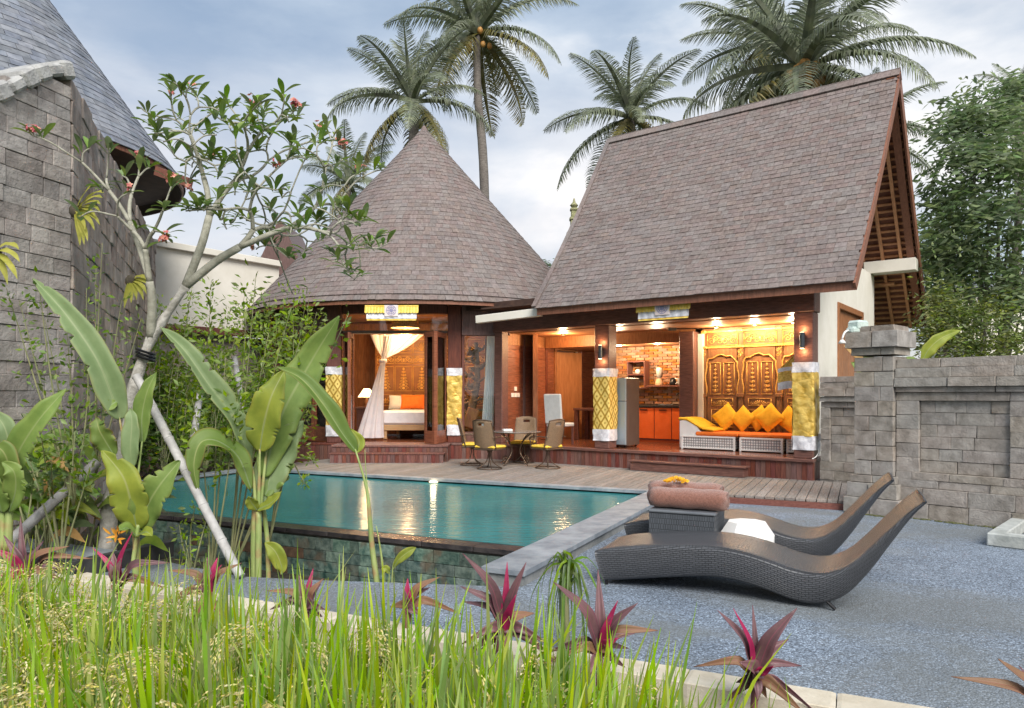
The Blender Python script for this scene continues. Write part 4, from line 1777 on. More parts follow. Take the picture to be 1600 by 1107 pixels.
def make_chair():
    r = root('garden_chair', 'brown wicker swivel chair', 'chair', group='wicker chairs around the garden table')
    # back shell, wraps slightly; local: faces +Y, seat at z .42

    def shell(u, v):
        x = (u - .5) * .50 * (1 - .10 * v * v)
        z = .40 + v * .57 + (.03 * math.cos((u - .5) * PI) if v > .95 else 0)
        y = -.20 - .13 * v + .07 * (2 * u - 1) ** 2
        return Vector((x, y, z))
    b = B()
    nu, nv = 12, 12
    vs_, uv, fs_ = [], [], []
    for i in range(nu + 1):
        for j in range(nv + 1):
            u, v = i / nu, j / nv
            vs_.append(shell(u, v))
            uv.append((u * .5, v * .57))
    for i in range(nu):
        for j in range(nv):
            if j >= nv - 2 and j < nv - 1 and 4 <= i <= 7:
                continue
            a = i * (nv + 1) + j
            fs_.append((a, a + nv + 1, a + nv + 2, a + 1))
    b.add(vs_, fs_, uv)
    o = b.build('backrest', m_brownweave, r, smooth=True)
    o.modifiers.new('thick', 'SOLIDIFY').thickness = .022
    b = B()
    pts = [shell(0, v / 8) for v in range(9)] + [shell(u / 12, 1) for u in range(1, 12)] + [shell(1, 1 - v / 8) for v in range(9)]
    b.tube(pts, .012, 6)
    b.build('back_frame', m_wire, r, smooth=True)
    b = B()
    b.box((0, .02, .40), (.50, .48, .03), None, .012)
    b.build('seat', m_wire, r)
    b = B()
    b.box((0, .03, .447), (.49, .46, .062), None, .026)
    b.build('cushion', m_cush, r)
    for s in (-1, 1):
        b = B()
        pts = catmull([(s * .25, -.25, .64), (s * .285, -.05, .655), (s * .285, .17, .65), (s * .28, .25, .60), (s * .27, .22, .52), (s * .26, .24, .41)], 24)
        b.tube(pts, .011, 6)
        b.spiral((s * .283, .17, .575), (0, 1, 0), (0, 0, 1), .062, 1.5, .008)
        b.build('armrest', m_wire, r, smooth=True)
    b = B()
    b.lathe([(.045, .34), (.045, .39)], (0, .0, 0), 10)
    for k in range(4):
        a = PI / 4 + k * PI / 2
        c, s = math.cos(a), math.sin(a)
        b.tube(catmull([(c * .05, s * .05, .39), (c * .03, s * .03, .27), (c * .09, s * .09, .12), (c * .25, s * .25, .012)], 14), .011, 6)
    b.tube([(.25 * math.cos(2 * PI * i / 28), .25 * math.sin(2 * PI * i / 28), .013) for i in range(29)], .010, 6)
    b.build('swivel_base', m_wire, r, smooth=True)
    return r


ch0 = make_chair()
tc_ = gp(806, 727, DECK)
cpos = [(gp(765, 733, DECK), 'brown wicker chair with its back to the pool', None),
        (gp(738, 727, DECK), 'brown wicker chair on the bedroom side of the garden table', None),
        (gp(818, 722.5, DECK), 'wicker chair behind the garden table, facing the pool', None),
        (gp(856, 732, DECK), 'brown wicker chair seen side on, nearest the white dining chair', None)]
for i, (p, lab, _) in enumerate(cpos):
    o = ch0 if i == 0 else copy_tree(ch0)
    o.location = p
    d = Vector((tc_.x - p.x, tc_.y - p.y))
    o.rotation_euler = (0, 0, math.atan2(d.y, d.x) - PI / 2)
    o['label'] = lab
gt = root('garden_table', 'round iron garden table with glass top among wicker chairs', 'table', (tc_.x, tc_.y, DECK))
b = B()
b.lathe([(.52, .705), (.53, .712), (.52, .72), (.0, .72)], (tc_.x, tc_.y, DECK), 36)
b.build('top', M('smoked_glass_top', (.20, .19, .18), rough=.08, spec=.6), gt)
b = B()
b.tube([(tc_.x + .53 * math.cos(2 * PI * i / 36), tc_.y + .53 * math.sin(2 * PI * i / 36), DECK + .70) for i in range(37)], .014, 6)
b.build('rim', m_wire, gt, smooth=True)
for k in range(4):
    a = PI / 4 + k * PI / 2
    c, s = math.cos(a), math.sin(a)
    b = B(Matrix.Translation((tc_.x, tc_.y, DECK)))
    b.tube(catmull([(c * .46, s * .46, .70), (c * .22, s * .22, .52), (c * .12, s * .12, .30), (c * .26, s * .26, .10), (c * .36, s * .36, .012)], 18), .013, 6)
    b.spiral((c * .30, s * .30, .10), (c, s, 0), (0, 0, 1), .095, 1.5, .012)
    b.build('leg', m_wire, gt, smooth=True)
b = B()
b.box((tc_.x - .18, tc_.y - .05, DECK + .745), (.20, .13, .045), Matrix.Rotation(.3, 3, 'Z'), .006)
b.build('tissue_box', m_white, None, label='small white box on the garden table', cat='box')

# ---- daybed sofa in the lounge
m_ww = weave_mat('white_open_wicker', (.75, .75, .74), (.16, .16, .17), 1, 1, rough=.5, bw=.05, rh=.05, mortar=.012, offset=0, strength=.6)
m_or = M('orange_cushion', (.80, .17, .02), (.88, .22, .035), rough=.8, scale=12, bump=.15)
m_yl = M('golden_yellow_cushion', (.74, .40, .015), (.86, .50, .03), rough=.8, scale=12, bump=.15)
sf = root('daybed', 'white wicker daybed with orange seat below the carved doors', 'daybed', pv(-1.6, 1.4, FLOOR))


def sofablock(x0, x1, y0, y1, z1):
    b = B()
    uvbox(b, TPAV, x0, x1, y0, y1, FLOOR + .03, z1)
    o = b.build('wicker_base', m_ww, sf)
    b = B(TPAV)
    for (x, y) in ((x0, y0), (x1, y0), (x0, y1), (x1, y1)):
        b.bb(x - .018, x + .018, y - .018, y + .018, FLOOR, z1 + .005, .004)
    b.bb(x0, x1, y0 - .016, y0 + .016, z1 - .02, z1 + .012, .004)
    b.bb(x0, x1, y0 - .012, y0 + .012, FLOOR + .02, FLOOR + .05, .004)
    b.bb(x1 - .016, x1 + .016, y0, y1, z1 - .019, z1 + .011, .004)
    b.build('frame', m_white, o)


sofablock(-2.84, -1.74, 1.0, 1.80, FLOOR + .27)
sofablock(-1.60, -.80, .96, 1.80, FLOOR + .27)
sofablock(-.74, -.30, 1.10, 1.80, FLOOR + .27)
B(TPAV).bb(-2.55, -1.66, .99, 1.79, FLOOR + .285, FLOOR + .37, .025).build('seat_cushion', m_or, sf)
B(TPAV).bb(-1.65, -.32, .97, 1.79, FLOOR + .285, FLOOR + .365, .025).build('seat_cushion', m_or, sf)
b = B(TPAV)
vs_ = [(-2.90, y, z) for y in (.98, 1.80) for z in ()]
prof = [(-2.90, .03), (-2.90, .58), (-2.80, .60), (-2.55, .50), (-2.45, .36), (-2.45, .03)]
vs_ = [(x, y, FLOOR + z) for y in (1.02, 1.78) for (x, z) in prof]
n = len(prof)
b.add(vs_, [tuple(range(n)), tuple(range(2 * n - 1, n - 1, -1))] + [(i, n + i, n + (i + 1) % n, (i + 1) % n) for i in range(n)])
b.build('headrest', m_white, sf)
b = B(TPAV)
for (p0, p1) in (((-2.93, 1.40, FLOOR + .625), (-2.72, 1.40, FLOOR + .615)), ((-2.73, 1.40, FLOOR + .612), (-2.42, 1.40, FLOOR + .44)), ((-2.43, 1.4, FLOOR + .435), (-2.15, 1.4, FLOOR + .40))):
    b.beam(p0, p1, .80, .055, ch=.02)
b.build('headrest_pad', m_yl, sf)

labs = ['yellow square cushion beside the sloping headrest pad', 'second yellow cushion from the headrest pad of the daybed', 'third yellow cushion from the headrest pad, partly behind a larger one',
        'largest yellow cushion, in the middle of the daybed', 'second yellow cushion from the gold wrapped post', 'yellow cushion half hidden by the gold wrapped post']


def pillow(c, right, up, w, h, th, mat, nm, label, cat='cushion', group=None):
    right, up = Vector(right).normalized(), Vector(up).normalized()
    nrm = right.cross(up)
    b = B()
    for sgn in (1, -1):
        def fn(u, v):
            x, y = 2 * u - 1, 2 * v - 1
            pin = 1 - .10 * (x * x * (1 - y * y) * 0 + (1 - abs(x)) * 0)
            edge_ = (1 - x ** 4) * (1 - y ** 4)
            sx = x * (1 - .07 * (1 - y * y))
            sy = y * (1 - .07 * (1 - x * x))
            return Vector(c) + right * (sx * w / 2) + up * (sy * h / 2) + nrm * (sgn * th / 2 * max(0, edge_) ** .55)
        b.grid(fn, 10, 10)
    b.uv = [(0.0, 0.0)] * len(b.v)
    return b.build(nm, mat, None, smooth=True, label=label, cat=cat, group=group)


for k, (x, y, z, s, ro) in enumerate(((-2.14, 1.62, .66, .46, 42), (-1.78, 1.60, .63, .42, 48), (-1.47, 1.68, .64, .42, 40), (-1.22, 1.54, .66, .46, 44), (-.86, 1.66, .63, .43, 55), (-.52, 1.62, .64, .45, 47))):
    c = pv(x, y, FLOOR + z)
    up = (PY_ * .30 + Vector((0, 0, 1))).normalized()
    rt = PX_
    a = R(ro)
    r2 = rt * math.cos(a) + up * math.sin(a)
    u2 = -rt * math.sin(a) + up * math.cos(a)
    pillow(c, r2, u2, s, s, .16, m_yl, 'throw_cushion', labs[k], group='yellow cushions on the daybed')


# ---- carved gilded doors behind the daybed
def carve(bw_, bg, T, x0, x1, z0, z1, y, style):
    """gilded relief on a panel; T local x along wall, y into wall, z up"""
    w, h = x1 - x0, z1 - z0
    cx, cz = (x0 + x1) / 2, (z0 + z1) / 2
    X, Z = Vector((1, 0, 0)), Vector((0, 0, 1))
    fr = .012
    for (a0, a1, c0, c1) in ((x0, x1, z0, z0 + fr), (x0, x1, z1 - fr, z1), (x0, x0 + fr, z0 + fr, z1 - fr), (x1 - fr, x1, z0 + fr, z1 - fr)):
        bg.bb(a0, a1, y - .014, y, c0, c1)
    if style == 'scroll':
        for s in (-1, 1):
            for k in range(3):
                q = w * (.09 + .13 * k)
                bg.spiral((cx + s * q, y - .008, cz + h * .12 * (1 if k % 2 else -1)), X * s, Z, min(h * .30, w * .13), 1.5, min(.010, h * .05), 12)
        bg.ball((cx, y - .006, cz), (w * .05, .015, h * .20), 8)
    elif style == 'figure':
        for k in range(6):
            zz = z0 + h * (.12 + .13 * k)
            ww = w * (.26 - .03 * k)
            for s in (-1, 1):
                bg.spiral((cx + s * ww * .55, y - .008, zz), X * s, Z, ww * .5, 1.4, .009, 10)
            bg.ball((cx, y - .008, zz), (ww * .30, .02, h * .06), 6)
        bg.ball((cx, y - .01, z0 + h * .90), (w * .07, .02, h * .06), 8)
    elif style == 'fan':
        for k in range(9):
            a = PI * (k + .5) / 9
            p0 = Vector((cx, y - .006, z0 + h * .15))
            p1 = p0 + Vector((math.cos(a) * w * .30, 0, math.sin(a) * h * .62))
            bg.tube([p0, p1], [.004, .010], 5)
        for s in (-1, 1):
            bg.spiral((cx + s * w * .36, y - .006, z0 + h * .3), X * s, Z, min(h * .22, w * .09), 1.3, .007, 10)


def scallop(bg, x0, x1, z0, z1, y):
    """wavy gilded arch that frames a tall panel"""
    pts = []
    for s in range(25):
        t_ = s / 24
        if t_ < .35:
            k = t_ / .35
            p = (x0 + .02 * math.sin(k * 9), z0 + (z1 - z0) * .85 * k)
        elif t_ > .65:
            k = (1 - t_) / .35
            p = (x1 - .02 * math.sin(k * 9), z0 + (z1 - z0) * .85 * k)
        else:
            k = (t_ - .35) / .3
            p = (x0 + (x1 - x0) * k, z0 + (z1 - z0) * (.85 + .15 * math.sin(k * PI) + .03 * math.sin(k * 18)))
        pts.append((p[0], y - .012, p[1]))
    bg.tube(pts, .016, 5)


cd = B(TPAV).bb(-2.78, -.24, 1.955, 2.05, FLOOR, 3.04).build('carved_screen', m_carvew, pav)
yb_ = 1.955
bays = [(-2.66, -2.02), (-1.86, -1.22), (-1.06, -.42)]
for (x0, x1) in bays:
    bw_ = B(TPAV)
    bw_.bb(x0, x1, yb_ - .02, yb_ - .001, FLOOR + .02, 2.60, .006)
    bw_.build('door_leaf', M('carved_door_board', (.22, .10, .042), (.33, .16, .068), rough=.45, scale=4, stretch=(6, 6, 1), bump=.2), cd)
    bg = B(TPAV)
    carve(bw_, bg, TPAV, x0 - .02, x1 + .02, 2.66, 2.92, yb_ - .005, 'scroll')
    for (pa, pb) in (((x0 + .05), (x0 + x1) / 2 - .03), ((x0 + x1) / 2 + .03, x1 - .05)):
        carve(bw_, bg, TPAV, pa, pb, 1.62, 2.30, yb_ - .022, 'figure')
    carve(bw_, bg, TPAV, x0 + .08, x1 - .08, 1.38, 1.54, yb_ - .022, 'fan')
    carve(bw_, bg, TPAV, x0 + .08, x1 - .08, .92, 1.30, yb_ - .022, 'fan')
    scallop(bg, x0 - .03, x1 + .03, 1.60, 2.46, yb_ - .03)
    for k in range(7):
        bg.spiral((x0 + (x1 - x0) * (k + .5) / 7, yb_ - .012, 2.53), (1, 0, 0), (0, 0, 1), .040, 1.3, .009, 9)
    bg.build('gilded_carving', m_gold, cd, smooth=True)
for x in (-2.75, -1.94, -1.14, -.34):
    b = B(TPAV)
    b.bb(x - .05, x + .05, yb_ - .05, yb_ - .003, FLOOR, 2.60, .008)
    b.bb(x - .08, x + .08, yb_ - .075, yb_ - .002, 1.56, 1.64, .01)
    b.build('pilaster', m_carvew, cd)
    b = B(TPAV)
    for k in range(4):
        b.spiral((x + (.022 if k % 2 else -.022), yb_ - .056, 2.42 + .05 * k), (1, 0, 0), (0, 0, 1), .035, 1.2, .010, 9)
    b.bb(x - .085, x + .085, yb_ - .09, yb_ - .002, 2.60, 2.655, .01)
    b.bb(x - .05, x + .05, yb_ - .07, yb_ - .002, 2.93, 3.0, .01)
    b.build('capital', m_gold, cd, smooth=False)
b = B(TPAV)
b.bb(-2.78, -.24, yb_ - .04, yb_ - .001, 2.605, 2.65, .006)
b.bb(-2.78, -.24, yb_ - .06, yb_ - .001, 2.945, 2.985, .006)
b.build('cornice', m_gold, cd)

# ---- gold cloths round the posts
mgc = bpy.data.materials.new('gold_brocade')
mgc.use_nodes = True
t = mgc.node_tree
p = t.nodes['Principled BSDF']
p.inputs['Metallic'].default_value = .35
p.inputs['Roughness'].default_value = .38
tcn = N(t, 'ShaderNodeTexCoord')
nz = N(t, 'ShaderNodeTexNoise')
nz.inputs['Scale'].default_value = 9
nz.inputs['Detail'].default_value = 5
t.links.new(tcn.outputs['UV'], nz.inputs[0])
t.links.new(ramp(t, [(.35, (.58, .36, .055)), (.65, (.86, .62, .17))], nz.outputs[0]), p.inputs['Base Color'])
bn = N(t, 'ShaderNodeBump')
bn.inputs['Strength'].default_value = .8
bn.inputs['Distance'].default_value = .03
vn = N(t, 'ShaderNodeTexVoronoi', feature='DISTANCE_TO_EDGE')
vn.inputs['Scale'].default_value = 7
t.links.new(tcn.outputs['UV'], vn.inputs[0])
t.links.new(math_n(t, 'ADD', vn.outputs[0], math_n(t, 'MULTIPLY', nz.outputs[0], .6)), bn.inputs['Height'])
t.links.new(bn.outputs[0], p.inputs['Normal'])
mgi = bpy.data.materials.new('gold_ikat')
mgi.use_nodes = True
t = mgi.node_tree
p = t.nodes['Principled BSDF']
p.inputs['Roughness'].default_value = .5
p.inputs['Metallic'].default_value = .15
tcn = N(t, 'ShaderNodeTexCoord')
mpp = N(t, 'ShaderNodeMapping')
mpp.inputs['Scale'].default_value = (5.9, 3.6, 1)
mpp.inputs['Rotation'].default_value = (0, 0, 0)
t.links.new(tcn.outputs['UV'], mpp.inputs[0])
sxy = N(t, 'ShaderNodeSeparateXYZ')
t.links.new(mpp.outputs[0], sxy.inputs[0])
tri = lambda s: math_n(t, 'PINGPONG', s, .5)
dd = math_n(t, 'ADD', tri(sxy.outputs[0]), tri(sxy.outputs[1]))
bands = math_n(t, 'PINGPONG', dd, .25)
t.links.new(ramp(t, [(.09, (.40, .24, .03)), (.13, (.82, .62, .18))], bands), p.inputs['Base Color'])
m_sil = M('silver_white_cloth', (.55, .55, .60), (.80, .80, .84), rough=.5, scale=14, bump=.6, bscale=22, metal=.1)


def cloth_wrap(cx, cy, T, hw, hd, z0, z1, mat, label, seed):
    """cloth tube round a post with white bands at top and bottom"""
    r = random.Random(seed)
    rt_ = root('gold_cloth', label, 'cloth', T @ Vector((cx, cy, z0)), group='gold cloths wrapped round the posts')

    def wrap(za, zb, off, mt, nm, n2):
        per = [(-hw, -hd), (0, -hd), (hw, -hd), (hw, 0), (hw, hd), (0, hd), (-hw, hd), (-hw, 0)]
        cor = []
        for k in range(4):
            a, c = [(-hw, -hd), (hw, -hd), (hw, hd), (-hw, hd)][k], [(hw, -hd), (hw, hd), (-hw, hd), (-hw, -hd)][k]
            for q in range(8):
                f_ = q / 8
                cor.append((a[0] + (c[0] - a[0]) * f_, a[1] + (c[1] - a[1]) * f_))
        n = len(cor)
        vs_, uv, fs_ = [], [], []
        ph = r.random() * 6
        for j in range(n2 + 1):
            zz = za + (zb - za) * j / n2
            for i in range(n + 1):
                x, y = cor[i % n]
                wv = off + .010 * math.sin(i * .9 + zz * 5 + ph) + .006 * math.sin(zz * 23 + i)
                l = math.hypot(x, y)
                vs_.append(T @ Vector((cx + x + x / l * wv, cy + y + y / l * wv, zz)))
                uv.append((i / n * 8 * hw + .001, (zz - za)))
        for j in range(n2):
            for i in range(n):
                a = j * (n + 1) + i
                fs_.append((a, a + 1, a + n + 2, a + n + 1))
        b = B()
        b.add(vs_, fs_, uv)
        b.build(nm, mt, rt_, smooth=True)
    h = z1 - z0
    wrap(z0, z0 + h * .16, .026, m_sil, 'hem', 5)
    wrap(z0 + h * .155, z0 + h * .89, .022, mat, 'wrap', 16)
    wrap(z0 + h * .885, z1, .026, m_sil, 'top_band', 4)


ID = Matrix.Identity(4)
cloth_wrap(-.175, .255, TPAV, .165, .165, .64, 2.18, mgc, 'plain shiny gold cloth round the post beside the stone wall', 1)
cloth_wrap(-4.23, .26, TPAV, .17, .17, .65, 2.16, mgi, 'diamond patterned gold cloth on the post beside the refrigerator', 2)
cloth_wrap(fx1 + .02, fy - .02, ID, .16, .16, .66, 2.24, mgc, 'crumpled gold cloth on the bungalow post beside the curtained window', 3)
cloth_wrap(fx0 + .02, fy - .02, ID, .17, .17, .64, 2.27, mgi, 'diamond patterned gold cloth on the bungalow post left of the open doors', 4)

# draped white-gold cloth hanging next to the lounge post
dc = root('hanging_cloth', 'white and gold scarf hanging in front of the carved doors', 'cloth', pv(-.46, .5, 1.7))
for (z0, z1, mt, nm, y) in ((1.72, 1.86, m_sil, 'white_hem', .50), (1.85, 2.06, mgc, 'gold_field', .505), (2.05, 2.12, m_sil, 'white_band', .50), (2.11, 2.38, mgc, 'lace_top', .51)):
    def fn(u, v):
        x0_ = -.74 + (.30 * v if nm == 'lace_top' else 0)
        return pv(x0_ + u * (-.345 - x0_), y + .02 * math.sin(u * 9) + (.01 if nm == 'lace_top' else 0), z0 + (z1 - z0) * v + .03 * math.sin(u * 3 + .5) - .05 * (1 - u))
    B().grid(fn, 10, 4).build(nm, mt, dc, smooth=True)


# ---- temple valances with a round emblem
def valance(T, w, label, gap):
    r = root('temple_valance', label, 'valance', T.translation, group='gold and white valances under the eaves')
    m_gf = M('gold_fringe', (.72, .48, .06), (.88, .66, .16), rough=.5, scale=12, bump=.3, metal=.1)
    m_lil = M('lilac_emblem', (.62, .52, .62), (.75, .68, .74), rough=.7)
    b = B(T)
    b.bb(-w / 2, w / 2, -.01, .02, .0, .04, .006)
    b.build('rail', m_gf, r)
    n = 18
    for i in range(n):
        x0, x1 = -w / 2 + w * i / n, -w / 2 + w * (i + 1) / n
        if abs((x0 + x1) / 2) < gap / 2:
            continue
        b = B(T)
        def fn(u, v):
            return Vector((x0 + (x1 - x0) * u, -.016 - .03 * v - .016 * math.sin(PI * u), -v * (.145 - .02 * abs(2 * u - 1))))
        b.grid(fn, 4, 3)
        b.build('gold_tongue', m_gf, r, smooth=True)
    def fn2(u, v):
        return Vector((-w / 2 + .04 + (w - .08) * u, -.012 - .02 * v + .008 * math.sin(u * 40), -.10 - v * .16))
    B(T).grid(fn2, 40, 3).build('white_fringe', m_sil, r, smooth=True)
    def fn3(u, v):
        return Vector((-w / 2 + .05 + (w - .1) * u, -.013 - .02 * v + .008 * math.sin(u * 40), -.262 - v * .035))
    B(T).grid(fn3, 40, 1).build('gold_hem', m_gf, r, smooth=True)
    bl = B(T)
    bl.box((0, -.05, -.09), (.30, .012, .25), None, .004)
    bo = bl.build('emblem_board', M('pale_pink_cloth', (.72, .60, .58), (.80, .70, .68), rough=.8), r)
    b = B(T)
    for rad in (.105, .07, .035):
        b.tube([(rad * math.cos(2 * PI * i / 24), -.06, -.08 + rad * math.sin(2 * PI * i / 24)) for i in range(25)], .007, 5)
    for k in range(8):
        a = 2 * PI * k / 8
        b.tube([(.02 * math.cos(a), -.06, -.08 + .02 * math.sin(a)), (.105 * math.cos(a), -.06, -.08 + .105 * math.sin(a))], .006, 5)
    b.ball((0, -.06, -.08), (.022, .012, .022), 8)
    b.build('emblem_wheel', M('blue_violet_emblem', (.34, .32, .50), rough=.7), bo)


valance(frame(at(612, 480, 15.99), Vector((1, 0, 0)), Vector((0, 1, 0))), 1.18, 'gold and white valance with round emblem under the conical eave', .26)
valance(frame(pv(-2.5, -.62, 3.31), PX_, PY_), 1.10, 'gold and white valance with round emblem under the pavilion eave', .26)


# ---- wall sconces
def sconce(T, label):
    r = root('wall_sconce', label, 'wall lamp', T.translation, group='cylinder wall lamps on the pavilion posts')
    b = B(T)
    b.lathe([(.042, -.14), (.045, -.13), (.045, .13), (.042, .14)], (0, -.07, 0), 14)
    b.build('housing', M('gunmetal', (.09, .10, .11), rough=.35, metal=.7), r, smooth=False)
    b = B(T)
    b.bb(-.02, .02, -.03, .0, -.04, .04)
    b.build('bracket', m_metal, r)
    b = B(T)
    b.lathe([(.034, -.143), (.034, -.139)], (0, -.07, 0), 12)
    b.lathe([(.034, .139), (.034, .143)], (0, -.07, 0), 12)
    b.build('bulb', m_bulbw, r)
    for z in (-.20, .20):
        lamp('sconce_light', T @ Vector((0, -.09, z)), 1.7, (1, .52, .22), .02, r)


sconce(frame(pv(-.175, .085, 2.56), PX_, PY_), 'cylinder wall lamp above the plain gold cloth')
sconce(frame(pv(-4.22, .085, 2.50), PX_, PY_), 'cylinder wall lamp on the post beside the refrigerator')

# ---- kitchen
kc = root('kitchen_cabinet', 'glossy orange kitchen base cabinets with dark worktop', 'cabinet', pv(-4.1, 2.8, FLOOR))
B(TPAV).bb(-4.75, -3.22, 2.56, 3.07, FLOOR + .06, FLOOR + .82).build('carcass', m_redw, kc)
for (x0, x1) in ((-4.75, -4.22), (-4.21, -3.78), (-3.77, -3.22)):
    d_ = B(TPAV).bb(x0 + .004, x1 - .004, 2.535, 2.557, FLOOR + .09, FLOOR + .815, .004).build('door', M('gloss_orange_laminate', (.85, .16, .03), (.9, .19, .045), rough=.25), kc)
    B(TPAV).bb((x0 + x1) / 2 - .09, (x0 + x1) / 2 + .09, 2.515, 2.533, FLOOR + .755, FLOOR + .775).build('handle', m_black, d_)
B(TPAV).bb(-4.75, -3.22, 2.58, 3.06, FLOOR + .0, FLOOR + .06).build('plinth', M('orange_plinth', (.6, .12, .03), rough=.4), kc)
B(TPAV).bb(-4.78, -3.21, 2.51, 3.075, FLOOR + .822, FLOOR + .875, .006).build('worktop', M('black_granite', (.02, .018, .017), (.05, .045, .04), rough=.15, scale=60), kc)
fg = root('refrigerator', 'tall refrigerator with pale door and brown side behind the post', 'refrigerator', pv(-4.2, .8, FLOOR))
B(TPAV).bb(-4.46, -3.89, .56, 1.14, FLOOR + .04, FLOOR + 1.48, .01).build('body', M('taupe_enamel', (.095, .072, .062), (.11, .085, .073), rough=.4), fg)
B(TPAV).bb(-4.46, -3.89, .50, .555, FLOOR + .06, FLOOR + .98, .01).build('door', M('silver_blue_enamel', (.32, .39, .44), rough=.3, metal=.3), fg)
B(TPAV).bb(-4.46, -3.89, .50, .555, FLOOR + .99, FLOOR + 1.48, .01).build('freezer_door', MATS['silver_blue_enamel'], fg)
for x in (-4.4, -3.95):
    for y in (.6, 1.08):
        B(TPAV).bb(x - .02, x + .02, y - .02, y + .02, FLOOR, FLOOR + .04).build('foot', m_black, fg)
# wall shelves with crockery
for (x0, x1, lab) in ((-5.05, -4.62, 'open brown shelf box on the brick wall above the refrigerator'), (-3.50, -3.05, 'open brown shelf box on the brick wall with white cups')):
    r_ = root('shelf_box', lab, 'shelf', pv((x0 + x1) / 2, 2.95, 1.75), group='shelf boxes on the brick wall')
    z0, z1 = 1.78, 2.42
    b = B(TPAV)
    for zz in (z0, (z0 + z1) / 2, z1):
        b.bb(x0, x1, 2.80, 3.075, zz - .012, zz + .012)
    b.build('shelf', m_redw, r_)
    b = B(TPAV)
    b.bb(x0 - .02, x0 - .001, 2.80, 3.075, z0 - .012, z1 + .012)
    b.bb(x1 + .001, x1 + .02, 2.80, 3.075, z0 - .012, z1 + .012)
    b.build('side', m_redw, r_)
for i, (x, z, lab) in enumerate(((-4.83, 2.112, 'white cup upside down on the shelf box above the refrigerator'), (-3.28, 2.112, 'white cup on the upper shelf of the box near the dark post'), (-3.30, 1.792, 'white teapot on the lower shelf near the dark post'))):
    b = B()
    b.lathe([(.03, 0), (.05, .02), (.065, .08), (.05, .11), (.02, .125)], pv(x, 2.9, z), 14)
    b.build('cup', m_white, None, smooth=True, label=lab, cat='cup')
sh = root('wall_shelf', 'long brown shelf on the brick wall under the blender', 'shelf', pv(-4.1, 2.95, 1.78))
B(TPAV).bb(-4.55, -3.60, 2.80, 3.075, 1.80, 1.84, .004).build('board', m_redw, sh)
bl_ = root('blender', 'clear blender jug with pale base on the brick wall shelf', 'blender', pv(-4.28, 2.93, 1.84))
b = B()
b.lathe([(.085, 0), (.09, .05), (.06, .16), (.0, .16)], pv(-4.28, 2.93, 1.842), 14)
b.build('base', M('pale_wood_plastic', (.62, .42, .26), rough=.5), bl_)
b = B()
b.lathe([(.055, .162), (.075, .40), (.05, .43), (.0, .43)], pv(-4.28, 2.93, 1.842), 14)
b.build('jug', M('frosted_jug', (.62, .60, .56), rough=.15), bl_, smooth=True)
kt = root('electric_kettle', 'dark kettle with pale lid on the brick wall shelf', 'kettle', pv(-3.98, 2.93, 1.84))
b = B()
b.lathe([(.08, 0), (.085, .03), (.065, .17), (.0, .18)], pv(-3.92, 2.93, 1.842), 14)
b.build('body', m_black, kt, smooth=True)
b = B()
b.tube([pv(-3.84, 2.9, 1.87), pv(-3.78, 2.9, 1.92), pv(-3.79, 2.9, 1.99), pv(-3.85, 2.9, 2.0)], .012, 6)
b.build('handle', m_white, kt)
b = B()
b.box(pv(-3.73, 2.92, 1.922), (.12, .10, .16), Matrix.Rotation(RZ_PAV, 3, 'Z'), .02)
b.build('canister', M('steel_canister', (.5, .48, .45), rough=.3, metal=.6), None, label='small steel canister at the end of the brick wall shelf', cat='canister')
tp_ = root('kitchen_tap', 'dark tap and tray of glasses on the worktop', 'tap', pv(-3.8, 2.8, FLOOR + .876))
b = B()
b.tube([pv(-3.72, 2.95, FLOOR + .876), pv(-3.72, 2.95, FLOOR + 1.12), pv(-3.74, 2.86, FLOOR + 1.16), pv(-3.75, 2.76, FLOOR + 1.12)], .018, 8)
b.build('spout', m_metal, tp_, smooth=True)
b = B()
b.lathe([(.16, 0), (.18, .02), (.0, .02)], pv(-4.05, 2.78, FLOOR + .877), 20, .6)
b.build('tray', m_white, None, label='white oval tray on the black worktop', cat='tray')


def downlight(p, power, lab):
    r = root('downlight', lab, 'downlight', p, group='recessed ceiling lights in the kitchen')
    b = B()
    b.lathe([(.075, -.012), (.085, -.006), (.085, .0), (.055, .0)], p, 18)
    b.build('trim_ring', m_white, r)
    b = B()
    b.lathe([(.05, -.016), (.05, -.0125)], p, 14)
    b.build('bulb', m_bulbw, r)
    lamp('downlight_light', p + Vector((0, 0, -.10)), power, (1, .74, .46), .05, r)


downlight(pv(-4.95, 2.15, 2.79), 42, 'lit ceiling light nearer the gold patterned post, in the kitchen')
downlight(pv(-3.95, 2.15, 2.79), 42, 'lit ceiling light nearer the dark kitchen post')
# lounge cove lamps over the carved doors
for i, x in enumerate((-2.3, -1.5, -.75)):
    p = pv(x, 1.50, 3.045)
    r = root('spotlight', ['small lit spotlight over the left carved door', 'small lit spotlight over the middle carved door', 'small lit spotlight over the carved door behind the hanging scarf'][i], 'spotlight', p, group='spotlights above the daybed')
    b = B()
    b.lathe([(.04, -.03), (.05, -.0), (.02, .0)], p, 12)
    b.build('housing', m_metal, r)
    b = B()
    b.lathe([(.03, -.034), (.03, -.031)], p, 12)
    b.build('bulb', m_bulbw, r)
    lamp('spotlight_light', p + Vector((0, 0, -.10)), 30, (1, .74, .45), .05, r)
